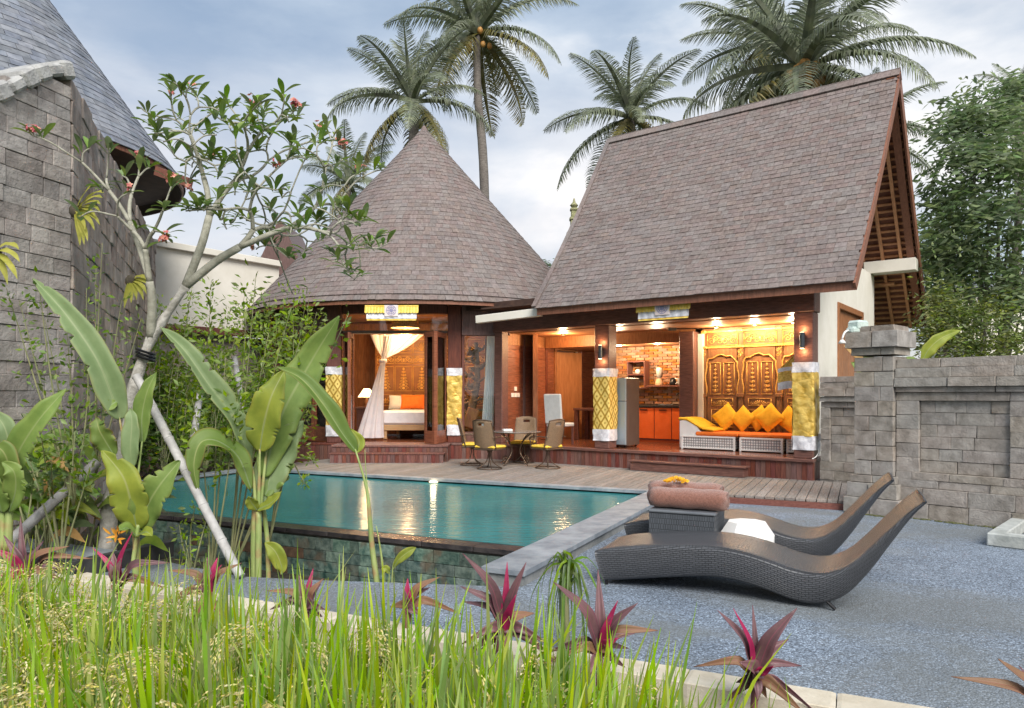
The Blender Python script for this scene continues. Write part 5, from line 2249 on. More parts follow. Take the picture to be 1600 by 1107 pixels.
# ceiling lamp in the left room
p = pv(-5.9, 1.2, 3.045)
r = root('ceiling_spot', 'lit ceiling spot in front of the partition door', 'ceiling light', p)
b = B()
b.lathe([(.04, -.03), (.06, -.0), (.02, .0)], p, 12)
b.build('housing', m_metal, r)
lamp('ceiling_spot_light', p + Vector((0, 0, -.12)), 46, (1, .60, .28), .06, r)
b = B()
b.tube([pv(-2.95, .9, 2.98), pv(-2.3, 1.4, 2.98)], .012, 6)
b.box(pv(-3.0, .86, 2.97), (.18, .07, .06), Matrix.Rotation(.3, 3, 'Z'), .01)
b.build('ceiling_fan_arm', m_black, None, label='thin black fixture under the lounge ceiling', cat='fixture')

# ---- white dining chair, desk, shelf figures
wc = root('dining_chair', 'white upholstered dining chair with tall back behind the garden table', 'chair', at(868, 700, 16.2))
wp = gp(873, 694, FLOOR)
TWC = Matrix.Translation(wp) @ Matrix.Rotation(R(48), 4, 'Z')
m_wf = M('white_upholstery', (.62, .66, .66), (.70, .74, .74), rough=.8, scale=10, bump=.1)
B(TWC).box((-.20, 0, .80), (.07, .48, .68), Matrix.Rotation(-.10, 3, 'Y'), .02).build('backrest', m_wf, wc)
B(TWC).box((.06, 0, .44), (.46, .47, .09), None, .02).build('seat', m_wf, wc)
for (x, y) in ((-.16, -.2), (-.16, .2), (.26, -.2), (.26, .2)):
    B(TWC).bb(x - .022, x + .022, y - .022, y + .022, 0, .395, .004).build('leg', m_redw, wc)
dk = root('desk', 'dark wooden desk behind the white dining chair', 'desk', pv(-5.5, 2.0, FLOOR))
B(TPAV).bb(-6.35, -4.75, 2.35, 3.0, FLOOR + .73, FLOOR + .79, .006).build('top', m_redw_h, dk)
for (x, y) in ((-6.28, 2.42), (-4.84, 2.42), (-6.28, 2.93), (-4.84, 2.93)):
    B(TPAV).bb(x - .05, x + .05, y - .05, y + .05, FLOOR, FLOOR + .728, .006).build('leg', m_redw_h, dk)
ph_ = B(TPAV)
ph_.bb(-5.05, -4.86, 2.55, 2.75, FLOOR + .792, FLOOR + 1.02, .02)
ph_.build('white_caddy', m_white, None, label='white box standing on the dark desk next to the post', cat='box')
for (z, lab, h, k) in ((2.217, 'tall slender wooden figure on the upper shelf', .50, 0), (1.587, 'curled wooden carving on the lower shelf', .38, 1)):
    pts = []
    for i in range(15):
        t_ = i / 14
        pts.append(pv(-6.62 + .05 * math.sin(t_ * (6 if k == 0 else 9)) * (1 - .3 * t_), 4.42, z + .02 + h * t_))
    b = B()
    b.lathe([(.07, 0), (.07, .02), (.0, .02)], pv(-6.62, 4.42, z), 12)
    b.tube(pts, [.035 * (1 - .55 * abs(i / 14 - .35)) * (1 + .35 * math.sin(i * 1.9)) for i in range(15)], 8)
    b.ball(pts[-1], .032, 8)
    b.build('wooden_figure', M('gold_brown_carving', (.40, .19, .06), (.55, .28, .09), rough=.5), None, smooth=True, label=lab, cat='figurine')

# outlet and cable at the platform end
ob_ = root('outlet_box', 'white outlet box with dangling cable beside the gold clothed post', 'outlet', pv(.03, .3, 1.0))
B(TPAV).bb(.005, .075, .30, .40, .80, .92, .006).build('box', m_white, ob_)
b = B(TPAV)
b.tube(catmull([(.05, .30, .80), (.07, .22, .66), (.05, .12, .56), (.03, .04, .52), (.0, -.02, .50)], 14), .008, 6)
b.build('cable', m_white, ob_)

# ---- bedroom
bed = root('bed', 'white bed with light wooden frame inside the bungalow', 'bed', (-2.3, 19.5, FLOOR))
bx0, bx1, by0, by1 = -3.30, -1.30, 18.45, 20.7
B().bb(bx0, bx1, by0, by1, FLOOR + .22, FLOOR + .36, .01).build('frame', M('light_bed_wood', (.48, .30, .14), (.58, .38, .20), rough=.5, scale=4, stretch=(1, 8, 8)), bed)
for (x, y) in ((bx0 + .08, by0 + .08), (bx1 - .08, by0 + .08), (bx0 + .08, by1 - .08), (bx1 - .08, by1 - .08)):
    B().bb(x - .045, x + .045, y - .045, y + .045, FLOOR, FLOOR + .22, .006).build('leg', MATS['light_bed_wood'], bed)
m_linen = M('white_linen', (.74, .75, .80), (.82, .83, .87), rough=.9, scale=8, bump=.12)
B().bb(bx0 - .03, bx1 + .03, by0 - .03, by1, FLOOR + .365, FLOOR + .72, .05).build('mattress', m_linen, bed)
hb = B().bb(-3.9, -.75, 20.75, 20.87, FLOOR, 3.3, .01).build('carved_headboard', M('orange_carved_wood', (.20, .075, .022), (.30, .12, .036), rough=.45, scale=5, bump=.2), bed)
bg = B()
for i in range(6):
    x0 = -3.84 + i * .515
    carve(None, bg, ID, x0, x0 + .49, 1.30, 1.62, 20.745, 'scroll')
    carve(None, bg, ID, x0, x0 + .49, 1.72, 2.42, 20.745, 'figure')
    carve(None, bg, ID, x0, x0 + .49, 2.50, 2.72, 20.745, 'scroll')
    carve(None, bg, ID, x0, x0 + .49, 2.80, 3.20, 20.745, 'fan')
bg.build('gilded_carving', M('bright_gilding', (.75, .40, .10), (.95, .58, .18), rough=.35, scale=18, metal=.2), hb, smooth=True)
for i, (x, mt, lab) in enumerate(((-2.72, m_or, 'orange pillow on the bed nearer the drape'), (-1.95, m_or, 'orange pillow on the bed behind the folding door'))):
    pillow((x, 20.15, FLOOR + .93), (1, 0, 0), (0, .35, 1), .72, .42, .18, mt, 'pillow', lab, 'pillow', 'orange pillows on the bed')
pillow((-3.12, 20.3, FLOOR + .92), (1, 0, 0), (0, .35, 1), .62, .42, .18, m_linen, 'pillow', 'white pillow on the bed beside the drape', 'pillow')
# driftwood crest over the pillows
b = B()
for k in range(16):
    x = -3.2 + k * .13
    b.tube(catmull([(x, 20.6, 1.35), (x + RND.uniform(-.1, .1), 20.55, 1.46 + RND.random() * .1), (x + RND.uniform(.05, .25), 20.6, 1.50 + RND.random() * .12)], 6), [.05, .05, .045, .045, .04, .035, .02], 6)
b.build('driftwood_crest', M('brown_driftwood', (.20, .12, .06), (.36, .23, .13), rough=.8, scale=8, bump=.4), None, smooth=True, label='gnarled brown driftwood along the top of the bed head', cat='driftwood')

# bed drape
m_drape = M('sheer_white_drape', (.80, .79, .84), (.88, .87, .90), rough=.9, scale=6, trans=.35)
dp = root('bed_drape', 'white bed canopy drape gathered in the middle inside the open doors', 'drape', (-3.5, 18.3, FLOOR))


def drape(u, v):
    # v 0 bottom .. 1 top ; gathered at v=.62
    a = 2 * PI * u
    if v < .62:
        k = v / .62
        r = .26 * (1 - k) ** 1.25 + .055
        cx = -3.56 + .34 * k ** 1.1
        z = FLOOR + .05 + (2.42 - FLOOR) * k
    else:
        k = (v - .62) / .38
        r = .055 + .05 * k
        cx = -3.22 + .16 * k
        z = 2.47 + .62 * k
    r *= 1 + .16 * math.sin(9 * a + 2 * v)
    y = 18.25 + r * .6 * math.sin(a)
    x = cx + r * math.cos(a)
    return Vector((x, y, z))


B().grid(drape, 72, 26).build('gathered_panel', m_drape, dp, smooth=True)


def swag(u, v):
    p0 = Vector((-3.21, 18.24, 2.5))
    top = Vector((-3.55 + 1.35 * u, 18.25 + .03 * math.sin(u * 40), 3.12))
    q = p0.lerp(top, v)
    q.z -= .06 * math.sin(PI * v)
    q.y += .02 * math.sin(u * 46) * v
    return q


B().grid(swag, 60, 8).build('upper_swag', m_drape, dp, smooth=True)
b = B()
b.tube([(-3.30, 18.18, 2.44), (-3.12, 18.18, 2.46)], .05, 8)
b.build('tie', m_drape, dp, smooth=True)
B().bb(-4.2, -.9, 18.22, 18.28, 3.13, 3.19).build('canopy_rail', m_warm, dp)

# bedside table and lamp
ns = root('bedside_table', 'dark bedside table with the small lit lamp on it', 'bedside table', (-3.9, 19.6, FLOOR))
B().bb(-4.15, -3.65, 19.3, 19.75, FLOOR + .75, FLOOR + .80, .006).build('top', m_redw, ns)
B().bb(-4.12, -3.68, 19.33, 19.72, FLOOR + .12, FLOOR + .748).build('body', m_redw, ns)
for (x, y) in ((-4.1, 19.35), (-3.7, 19.35), (-4.1, 19.7), (-3.7, 19.7)):
    B().bb(x - .025, x + .025, y - .025, y + .025, FLOOR, FLOOR + .12).build('leg', m_redw, ns)
bl2 = root('bedside_lamp', 'small lit table lamp with cream shade inside the bungalow', 'table lamp', (-3.88, 19.5, FLOOR + .8))
b = B()
b.lathe([(.08, 0), (.08, .02), (.03, .05), (.06, .14), (.02, .24), (.015, .30)], (-3.88, 19.5, FLOOR + .8), 14)
b.build('stem', m_warm, bl2, smooth=True)
b = B()
vs_ = []
b.lathe([(.24, .26), (.09, .48)], (-3.88, 19.5, FLOOR + .8), 20)
b.build('shade', M('lit_cream_shade', (.85, .75, .55), emit=(1.0, .72, .40), estr=1.6), bl2, smooth=False)
lamp('bedside_light', (-3.88, 19.3, FLOOR + 1.35), 14, (1, .62, .28), .08, bl2)

# wicker pendant
m_pend = weave_mat('lit_pendant_wicker', (.80, .58, .28), (.30, .17, .05), 1, 1, rough=.6, bw=.09, rh=.05, mortar=.008, strength=.5)
pd = root('pendant_lamp', 'lit wicker dome pendant lamp behind the glass over the doors', 'pendant lamp', at(632, 500, 18.0))
pc = at(633, 512, 18.0)


def dome(u, v):
    a = 2 * PI * u
    r = .20 + .15 * v ** .8
    return Vector((pc.x + r * math.cos(a), pc.y + r * math.sin(a), pc.z + .40 - .42 * v))


b = B()
b.grid(dome, 40, 8)
b.uv = [(u * 2.0, v * .45) for (u, v) in b.uv]
o = b.build('shade', m_pend, pd, smooth=True)
o.modifiers.new('thick', 'SOLIDIFY').thickness = .012
b = B()
b.lathe([(.20, .42), (.0, .43)], pc, 20)
b.build('top_plate', m_warm, pd)
b = B()
b.tube([(pc.x, pc.y, pc.z + .42), (pc.x, pc.y, 3.78)], .01, 6)
b.build('cord', m_black, pd)
b = B()
b.ball((pc.x, pc.y, pc.z + .14), .07, 10)
b.build('bulb', m_bulbw, pd, smooth=True)
lamp('pendant_light', (pc.x, pc.y, pc.z + .05), 60, (1, .64, .30), .10, pd)
# lower ring seen through the doors
b = B()
rc = at(633, 526, 18.9)
for k in range(4):
    b.tube([(rc.x + (.36 - .02 * k) * math.cos(2 * PI * i / 30), rc.y + (.36 - .02 * k) * math.sin(2 * PI * i / 30), rc.z + .045 * k) for i in range(31)], .014, 5)
for i in range(20):
    a = 2 * PI * i / 20
    b.tube([(rc.x + .36 * math.cos(a), rc.y + .36 * math.sin(a), rc.z), (rc.x + .30 * math.cos(a + .2), rc.y + .30 * math.sin(a + .2), rc.z + .14)], .008, 4)
b.build('wicker_ring_lamp', m_pend, None, label='flat round wicker lamp hanging over the bed', cat='pendant lamp')
lamp('wicker_ring_light', (rc.x, rc.y, rc.z - .15), 75, (1, .62, .28), .12, bpy.data.objects['wicker_ring_lamp'])
LOCR = LOC['wicker_ring_lamp']

# curtains and driftwood in the corner window
def curtain(u, v):
    w = .18 + .12 * (1 - v) ** 1.5
    x = -.50 + (u - .5) * w - .10 * (1 - v)
    return Vector((x, 17.42 + .035 * math.sin(u * 34), FLOOR + .05 + 2.5 * v))


B().grid(curtain, 40, 10).build('curtain', M('pale_blue_curtain', (.66, .78, .84), (.76, .87, .92), rough=.9, scale=5, trans=.2), None, smooth=True,
                                label='pale blue curtain drawn back at the corner window', cat='curtain')
dw = root('driftwood_sculpture', 'tangled brown driftwood sculpture behind the corner window', 'sculpture', (-1.0, 18.1, FLOOR))
m_dw = M('dark_driftwood', (.10, .06, .035), (.24, .15, .09), rough=.85, scale=9, bump=.5)
b = B()
b.tube(catmull([(-.95, 18.1, FLOOR), (-1.0, 18.12, 1.2), (-.86, 18.05, 2.0), (-.90, 18.1, 2.9)], 16), [.13 - .005 * i for i in range(17)], 8)
b.build('trunk', m_dw, dw, smooth=True)
for k in range(34):
    z = FLOOR + .15 + k * .065
    a = RND.uniform(0, 2 * PI)
    p0 = Vector((-.95 + .05 * math.sin(k), 18.1, z))
    L = RND.uniform(.22, .48)
    p1 = p0 + Vector((math.cos(a) * L * .5, math.sin(a) * L * .4, RND.uniform(-.05, .1)))
    p2 = p0 + Vector((math.cos(a + .5) * L, math.sin(a) * L * .6, RND.uniform(-.15, .2)))
    b = B()
    b.tube(catmull([p0, p1, p2], 7), [.05, .045, .04, .036, .032, .028, .02, .012], 6)
    b.build('branch', m_dw, dw, smooth=True)
# window-side armchair back
b = B()
b.box((-1.0, 17.75, FLOOR + .55), (.30, .10, .5), Matrix.Rotation(.3, 3, 'Y'), .03)
b.build('chair_back', m_warm, None, label='orange wooden chair back low inside the corner window', cat='chair')

# pillar-top lamp and pale stone ornament
pt = TPIL @ Vector((-.22, -.18, 2.46))
lo = root('stone_ornament', 'pale green carved stone on top of the pillar', 'ornament', pt)
b = B()
b.box(pt + Vector((.0, .02, .10)), (.22, .2, .14), Matrix.Rotation(.5, 3, 'Z'), .03)
b.box(pt + Vector((-.08, -.02, .03)), (.16, .16, .10), Matrix.Rotation(.2, 3, 'Z'), .03)
b.build('block', M('pale_green_stone', (.40, .50, .46), (.55, .64, .60), rough=.6, scale=12, bump=.5), lo)
wl = root('garden_lamp', 'small white curved lamp clamped to the pillar cap', 'lamp', pt)
b = B()
b.tube(catmull([pt + Vector((-.05, 0, -.02)), pt + Vector((-.14, -.03, .03)), pt + Vector((-.22, -.06, .0)), pt + Vector((-.26, -.07, -.09))], 10), .014, 6)
b.build('arm', m_white, wl, smooth=True)
b = B()
b.lathe([(.02, .05), (.055, .0), (.0, .0)], pt + Vector((-.26, -.07, -.15)), 12)
b.build('shade', m_white, wl, smooth=True)
# ================================================================== plants
m_ban = M('banana_leaf', (.17, .275, .055), (.28, .39, .09), rough=.48, scale=5, trans=.4, uvveins=(70, .3, (.27, .39, .13), (.42, .50, .20), (.30, .33, .09)), rnd=.10, spec=.45)
m_bany = M('yellow_green_banana_leaf', (.24, .32, .04), (.40, .45, .06), rough=.48, scale=5, trans=.45, uvveins=(70, .3, (.42, .48, .12), (.55, .58, .25), (.45, .40, .08)), rnd=.10)
m_banp = M('pale_banana_underside', (.22, .32, .14), (.31, .41, .20), rough=.5, scale=5, trans=.4, uvveins=(70, .28, (.36, .46, .22), (.45, .52, .28), (.36, .36, .12)), rnd=.08)
m_bane = M('browning_banana_leaf', (.12, .20, .035), (.19, .27, .06), rough=.5, scale=3, trans=.3, uvveins=(70, .2, (.25, .34, .10), (.42, .45, .18), (.32, .17, .06)))
m_dry = M('dry_leaf', (.42, .24, .08), (.56, .36, .14), rough=.7, scale=6, trans=.25, bump=.3)
m_stem = M('banana_stem', (.22, .30, .09), (.34, .40, .15), rough=.5, scale=4, stretch=(6, 6, 1), dirt=((.34, .20, .10), 5, .5, .62, .8))
m_twig = M('green_twig', (.16, .18, .08), (.26, .26, .13), rough=.7)
m_leaf = M('fresh_green_leaf', (.12, .21, .035), (.22, .33, .065), rough=.45, scale=5, trans=.35, rnd=.25, hue=.02)
m_leafl = M('lime_green_leaf', (.17, .28, .03), (.28, .38, .06), rough=.45, scale=5, trans=.4, rnd=.22, hue=.02)
m_leafd = M('dark_green_leaf', (.065, .125, .03), (.13, .20, .05), rough=.45, scale=5, trans=.3, rnd=.3, hue=.02)


def banana(name, label, Y, stems, leaves, base_px, group=None, cat='banana plant'):
    bp = at(base_px[0], base_px[1], Y)
    r = root(name, label, cat, bp, group=group)
    for (pts, rad) in stems:
        b = B()
        P = catmull([at(x, y, Y + dz) for (x, y, dz) in pts], 12)
        n = len(P)
        rad = (rad[0] * .68, rad[1] * .72)
        b.tube(P, [rad[0] + (rad[1] - rad[0]) * i / (n - 1) for i in range(n)], 9)
        b.build('stem', m_stem, r, smooth=True)
    for lf in leaves:
        pts, w, mt = lf[0], lf[1], lf[2]
        kw = lf[3] if len(lf) > 3 else {}
        P3 = [at(x, y, Y + dz) for (x, y, dz) in pts]
        b = B()
        P = b.leaf(P3, w / F * Y * .84, tears=(7 if kw.get('prof', 'banana') == 'banana' and w > 34 else 0), prof=kw.get('prof', 'banana'), nrm=kw.get('nrm', (.15, -1, .25)), fold=kw.get('fold', .35), wave=kw.get('wave', .05), nseg=64, ncol=6,
                   tw=kw.get('tw', 0), curl=kw.get('curl', 0))
        o = b.build('leaf', mt, r, smooth=True)
        md = o.modifiers.new('thick', 'SOLIDIFY')
        md.thickness = .003
        b = B()
        b.tube([p + Vector((0, .006, 0)) for p in P], [.009 * (1 - .8 * i / 64) + .001 for i in range(65)], 5)
        b.build('midrib', m_banp, o, smooth=True)


banana('banana_plant', 'young banana plant with several broad leaves in front of the spill wall', 6.9,
       [([(398, 945, 0), (398, 840, 0), (400, 790, 0)], (.055, .05)), ([(403, 945, -.06), (404, 860, -.06), (404, 800, -.05)], (.045, .04)), ([(420, 945, .02), (418, 850, .02), (411, 790, .0)], (.035, .03)),
        ([(400, 795, 0), (396, 745, 0), (388, 715, .05)], (.03, .014)), ([(404, 800, -.03), (405, 755, -.03), (406, 702, -.05)], (.03, .014)), ([(406, 800, 0), (412, 745, .02), (418, 690, .05)], (.03, .014)),
        ([(392, 770, 0), (388, 752, -.02), (383, 742, -.03)], (.012, .004))],
       [([(406, 705, -.05), (412, 665, -.12), (424, 620, -.18), (444, 580, -.12)], 62, m_bany, dict(fold=.3)),
        ([(412, 745, .05), (440, 650, .14), (488, 562, .22), (530, 494, .15)], 72, m_ban, dict(fold=.25, nrm=(.35, -1, .3))),
        ([(389, 722, .05), (368, 660, 0), (325, 600, -.08), (288, 548, -.1), (250, 511, .0)], 40, m_banp, dict(fold=.9, nrm=(.55, -.8, .45), wave=.05)),
        ([(392, 765, -.04), (372, 715, -.1), (340, 690, -.22), (314, 692, -.30), (303, 725, -.33), (309, 768, -.3)], 42, m_bane, dict(fold=.4, nrm=(.3, -.6, .8), wave=.06)),
        ([(410, 790, .04), (425, 735, .10), (448, 690, .16), (474, 658, .14)], 66, m_banp, dict(fold=.22, wave=.07)),
        ([(414, 775, .05), (428, 748, .10), (446, 732, .14), (454, 738, .16)], 46, m_ban, dict(fold=.3, wave=.09)),
        ([(401, 797, -.06), (392, 784, -.12), (388, 776, -.16)], 22, m_bany, dict(prof='lance')),
        ([(403, 797, -.06), (424, 786, -.12), (440, 768, -.16)], 26, m_bany, dict(prof='lance', nrm=(0, -.7, .7))),
        ([(440, 898, .0), (440, 885, .0), (430, 862, -.02), (414, 848, -.03)], 30, m_bany, dict(prof='obov')),
        ([(384, 742, -.02), (382, 748, -.02), (380, 758, -.02)], 10, m_dry, dict(prof='lance'))],
       (402, 908))
banana('banana_plant', 'banana plant with one very long upright leaf beside the leaning pole', 6.5,
       [([(212, 905, 0), (213, 850, 0), (208, 800, 0)], (.045, .04)), ([(208, 880, -.05), (212, 850, -.05), (216, 820, -.04)], (.03, .025)), ([(208, 802, 0), (202, 740, 0), (186, 650, .0)], (.026, .012)),
        ([(212, 800, .03), (214, 760, .03), (222, 690, .04)], (.022, .010))],
       [([(188, 655, 0), (176, 622, -.04), (150, 560, -.10), (100, 488, -.12), (51, 435, -.05)], 50, m_banp, dict(fold=.75, nrm=(.5, -.9, .3), wave=.035)),
        ([(222, 692, .05), (222, 650, .06), (230, 612, .04), (244, 582, .05)], 34, m_ban, dict(fold=.3)),
        ([(214, 828, -.03), (206, 790, -.12), (192, 745, -.18), (160, 704, -.16)], 64, m_bany, dict(fold=.25)),
        ([(218, 826, -.02), (228, 795, -.10), (250, 758, -.15), (281, 720, -.10)], 62, m_ban, dict(fold=.25)),
        ([(206, 730, .0), (204, 700, -.02), (206, 660, -.02), (203, 638, 0)], 32, m_banp, dict(fold=.3)),
        ([(178, 712, .08), (165, 690, .04), (155, 672, .0), (150, 652, .02)], 40, m_bane, dict(fold=.3, wave=.09)),
        ([(182, 628, -.03), (170, 634, -.08), (158, 630, -.1)], 22, m_ban, dict(prof='lance')),
        ([(212, 838, -.06), (198, 826, -.14), (186, 830, -.2)], 30, m_ban, dict(prof='lance', nrm=(0, -.6, .8))),
        ([(214, 838, -.06), (228, 832, -.14), (238, 838, -.2)], 24, m_bany, dict(prof='lance', nrm=(0, -.6, .8)))],
       (212, 906))
banana('banana_plant', 'banana plant cut off by the edge of the picture, beside the tall stone wall', 5.9,
       [([(12, 860, 0), (14, 800, 0), (12, 740, 0)], (.05, .03)), ([(4, 860, 0), (4, 800, 0), (2, 740, 0)], (.04, .03))],
       [([(14, 752, 0), (30, 705, -.05), (62, 655, -.1), (104, 607, -.05)], 52, m_ban, dict(fold=.3)),
        ([(10, 752, 0), (16, 715, 0), (8, 670, -.03), (-14, 640, 0)], 50, m_banp, dict(fold=.3)),
        ([(8, 770, -.04), (14, 735, -.1), (4, 705, -.15), (-25, 690, -.15)], 48, m_bane, dict(fold=.3)),
        ([(14, 800, -.04), (24, 768, -.1), (22, 738, -.15), (4, 722, -.15)], 40, m_ban, dict(fold=.3)),
        ([(2, 800, -.04), (-4, 770, -.1), (-8, 740, -.15)], 44, m_ban, dict(fold=.3))],
       (8, 862))
banana('banana_shoot', 'slender banana shoot with one folded leaf arching toward the larger plant', 6.6,
       [([(594, 945, 0), (582, 860, 0), (577, 800, 0), (572, 760, 0), (555, 702, 0)], (.045, .010)), ([(604, 945, .02), (596, 870, .02), (588, 822, .02)], (.024, .006)), ([(577, 790, .0), (572, 740, .0), (570, 703, .0)], (.010, .003))],
       [([(556, 706, 0), (535, 678, -.04), (505, 632, -.08), (470, 592, -.08), (430, 573, 0)], 34, m_bane, dict(fold=.7, nrm=(.4, -.8, .6), wave=.05)),
        ([(556, 708, 0), (561, 690, .02), (548, 670, .0)], 22, m_bany, dict(prof='lance'))],
       (592, 910), cat='banana shoot')
banana('banana_shoot', 'tiny banana shoot with one bright leaf at the end of the spill wall', 6.5,
       [([(611, 945, 0), (614, 885, 0), (620, 876, 0)], (.010, .006)), ([(609, 945, 0), (608, 895, 0)], (.008, .005))],
       [([(614, 890, 0), (622, 876, -.02), (636, 864, -.03), (650, 856, -.02)], 18, m_bany, dict(prof='obov')),
        ([(609, 897, 0), (604, 890, -.02), (596, 888, -.03)], 14, m_bany, dict(prof='obov'))],
       (611, 908), cat='banana shoot')
banana('banana_plant', 'bright yellow green banana leaf rising behind the stone boundary wall', 12.4,
       [([(1437, 640, 0), (1436, 585, 0), (1442, 560, 0)], (.05, .02))],
       [([(1440, 566, 0), (1452, 545, -.03), (1472, 528, -.05), (1501, 516, 0)], 26, m_bany, dict(fold=.2)),
        ([(1436, 580, 0), (1425, 566, .05), (1410, 560, .1)], 20, m_ban, dict(fold=.2))],
       (1438, 640))
banana('canna_plant', 'green leafed plant with one reddish leaf behind the low stone wall', 12.9,
       [([(1352, 640, 0), (1351, 600, 0), (1350, 580, 0)], (.05, .02))],
       [([(1352, 578, 0), (1344, 562, -.03), (1332, 550, -.05), (1318, 540, 0)], 16, m_dry, dict(fold=.2)),
        ([(1348, 600, 0), (1346, 585, -.03), (1338, 572, -.05), (1330, 566, 0)], 18, m_ban, dict(fold=.2)),
        ([(1352, 600, .1), (1360, 575, .1), (1350, 545, .1), (1330, 532, .1)], 22, m_leafd, dict(fold=.2))],
       (1352, 640), cat='plant')

# ---- cordylines
m_cord = M('purple_cordyline_leaf', (.10, .050, .060), (.20, .10, .105), rough=.38, scale=5, trans=.2, uvveins=(40, .15, (.24, .14, .13), (.30, .08, .12), (.24, .05, .10)), rnd=.15)
m_cordp = M('pink_cordyline_leaf', (.30, .018, .075), (.50, .04, .14), rough=.4, scale=5, trans=.3)
m_cordo = M('faded_cordyline_leaf', (.22, .13, .07), (.32, .17, .10), rough=.5, scale=5, trans=.25, uvveins=(40, .12, (.25, .16, .08), (.25, .05, .06), (.20, .06, .06)))


def cordyline(px, py, Y, h, label, tips, zbase=-.55):
    base = at(px, py, Y)
    r = root('cordyline', label, 'cordyline', (base.x, base.y, zbase), group='purple cordylines along the kerb')
    b = B()
    b.tube(catmull([(base.x + .02, base.y, zbase), (base.x - .01, base.y, (zbase + base.z) / 2), base], 8), [.018] * 9, 7)
    b.build('stem', M('cordyline_stem', (.13, .05, .05), (.22, .09, .08), rough=.6), r, smooth=True)
    tips = tips + [(RND.uniform(-75, 75), RND.uniform(-35, 50), RND.uniform(16, 24), RND.choice((m_cord, m_cord, m_cordo)), RND.uniform(-.12, .12)) for _ in range(5)]
    for (dx, dy, w, mt, dz) in tips:
        s = Y / F
        s *= 1.14
        tip = base + Vector((dx * s, dz, -dy * s))
        mid = base + Vector((dx * s * .38, dz * .5 - .02, -dy * s * .5 + abs(dx) * s * .22))
        b = B()
        b.leaf([base + Vector((0, 0, -.02)), base.lerp(mid, .5) + Vector((0, 0, .01)), mid, tip], w * s * .66, nrm=(-dx * .012, -1, .45), fold=.45, wave=.02, nseg=14, ncol=4)
        o = b.build('leaf', mt, r, smooth=True)
        o.modifiers.new('thick', 'SOLIDIFY').thickness = .002


A_, P_, O_ = m_cord, m_cordp, m_cordo
cordyline(790, 985, 4.15, .5, 'purple cordyline with pink centre at the end of the pool coping', [(-58, -108, 26, A_, -.05), (-62, -60, 26, A_, .0), (28, -95, 24, A_, -.03), (2, -92, 20, P_, .03), (14, -55, 20, P_, -.1), (40, -20, 26, O_, .05), (60, 14, 22, A_, -.08), (-60, 12, 22, A_, -.1), (-40, 42, 22, O_, .1), (50, 35, 22, A_, .1), (-72, 52, 20, A_, .0), (92, 55, 18, A_, -.1)])
cordyline(938, 1020, 3.95, .5, 'purple cordyline with bright pink centre in front of the near lounger', [(-65, -100, 30, A_, -.05), (0, -108, 26, A_, .1), (22, -75, 18, P_, -.05), (48, -74, 26, A_, -.08), (78, -32, 26, O_, -.02), (-75, 5, 24, A_, .05), (-95, 18, 20, A_, -.1), (20, -30, 22, P_, -.12), (38, 30, 24, A_, .1), (-40, 45, 22, A_, -.1)])
cordyline(1180, 1058, 3.65, .5, 'purple cordyline farthest along the kerb, with several narrow upright leaves', [(-52, -92, 24, A_, .0), (-34, -98, 14, P_, -.05), (2, -94, 16, A_, .06), (52, -98, 34, A_, -.05), (50, -48, 30, A_, .04), (-30, -30, 34, A_, -.1), (-80, -8, 22, O_, .06), (60, 42, 26, O_, -.08), (10, -30, 18, P_, -.15), (-40, 50, 24, A_, .1), (95, 60, 16, A_, .05)])
cordyline(637, 952, 4.9, .4, 'small cordyline with a closed crimson bud beside a pale leaf', [(0, -42, 20, P_, 0), (-4, -30, 18, A_, -.04), (44, -44, 20, O_, .0), (-26, 0, 18, O_, .05), (16, 4, 16, A_, -.06)])
cordyline(328, 928, 5.2, .4, 'crimson cordyline in the rice below the leaning white pole', [(-4, -50, 26, A_, 0), (8, -48, 22, P_, .03), (20, -42, 14, P_, -.05), (40, -40, 18, O_, .05), (-30, -8, 18, A_, .0)])
cordyline(185, 915, 5.3, .4, 'cordyline with pink blades at the foot of the banana stem', [(24, -75, 14, P_, -.05), (-36, -52, 12, P_, .0), (-10, -46, 26, A_, .02), (10, -40, 22, A_, -.05), (36, -8, 16, A_, .05)])
cordyline(40, 905, 5.0, .5, 'wide red cordyline in the near rice below the tall wall', [(-30, -60, 20, A_, 0), (-14, -85, 16, A_, .05), (-40, -45, 22, P_, -.05), (18, -50, 20, A_, .05), (60, -45, 20, O_, .0), (85, -25, 18, O_, .06), (-24, -10, 24, P_, -.1), (80, 5, 18, O_, -.1)])
cordyline(480, 950, 4.9, .4, 'dim maroon cordyline half hidden in the middle of the rice', [(-14, -48, 22, A_, 0), (6, -52, 18, P_, .04), (22, -40, 18, O_, .0), (-26, -14, 18, A_, -.04)])
cordyline(1640, 1150, 3.0, .5, 'olive and purple cordyline leaves reaching in at the picture corner', [(-70, -105, 44, O_, 0), (-125, -75, 30, O_, .05), (-30, -90, 34, A_, .05)])

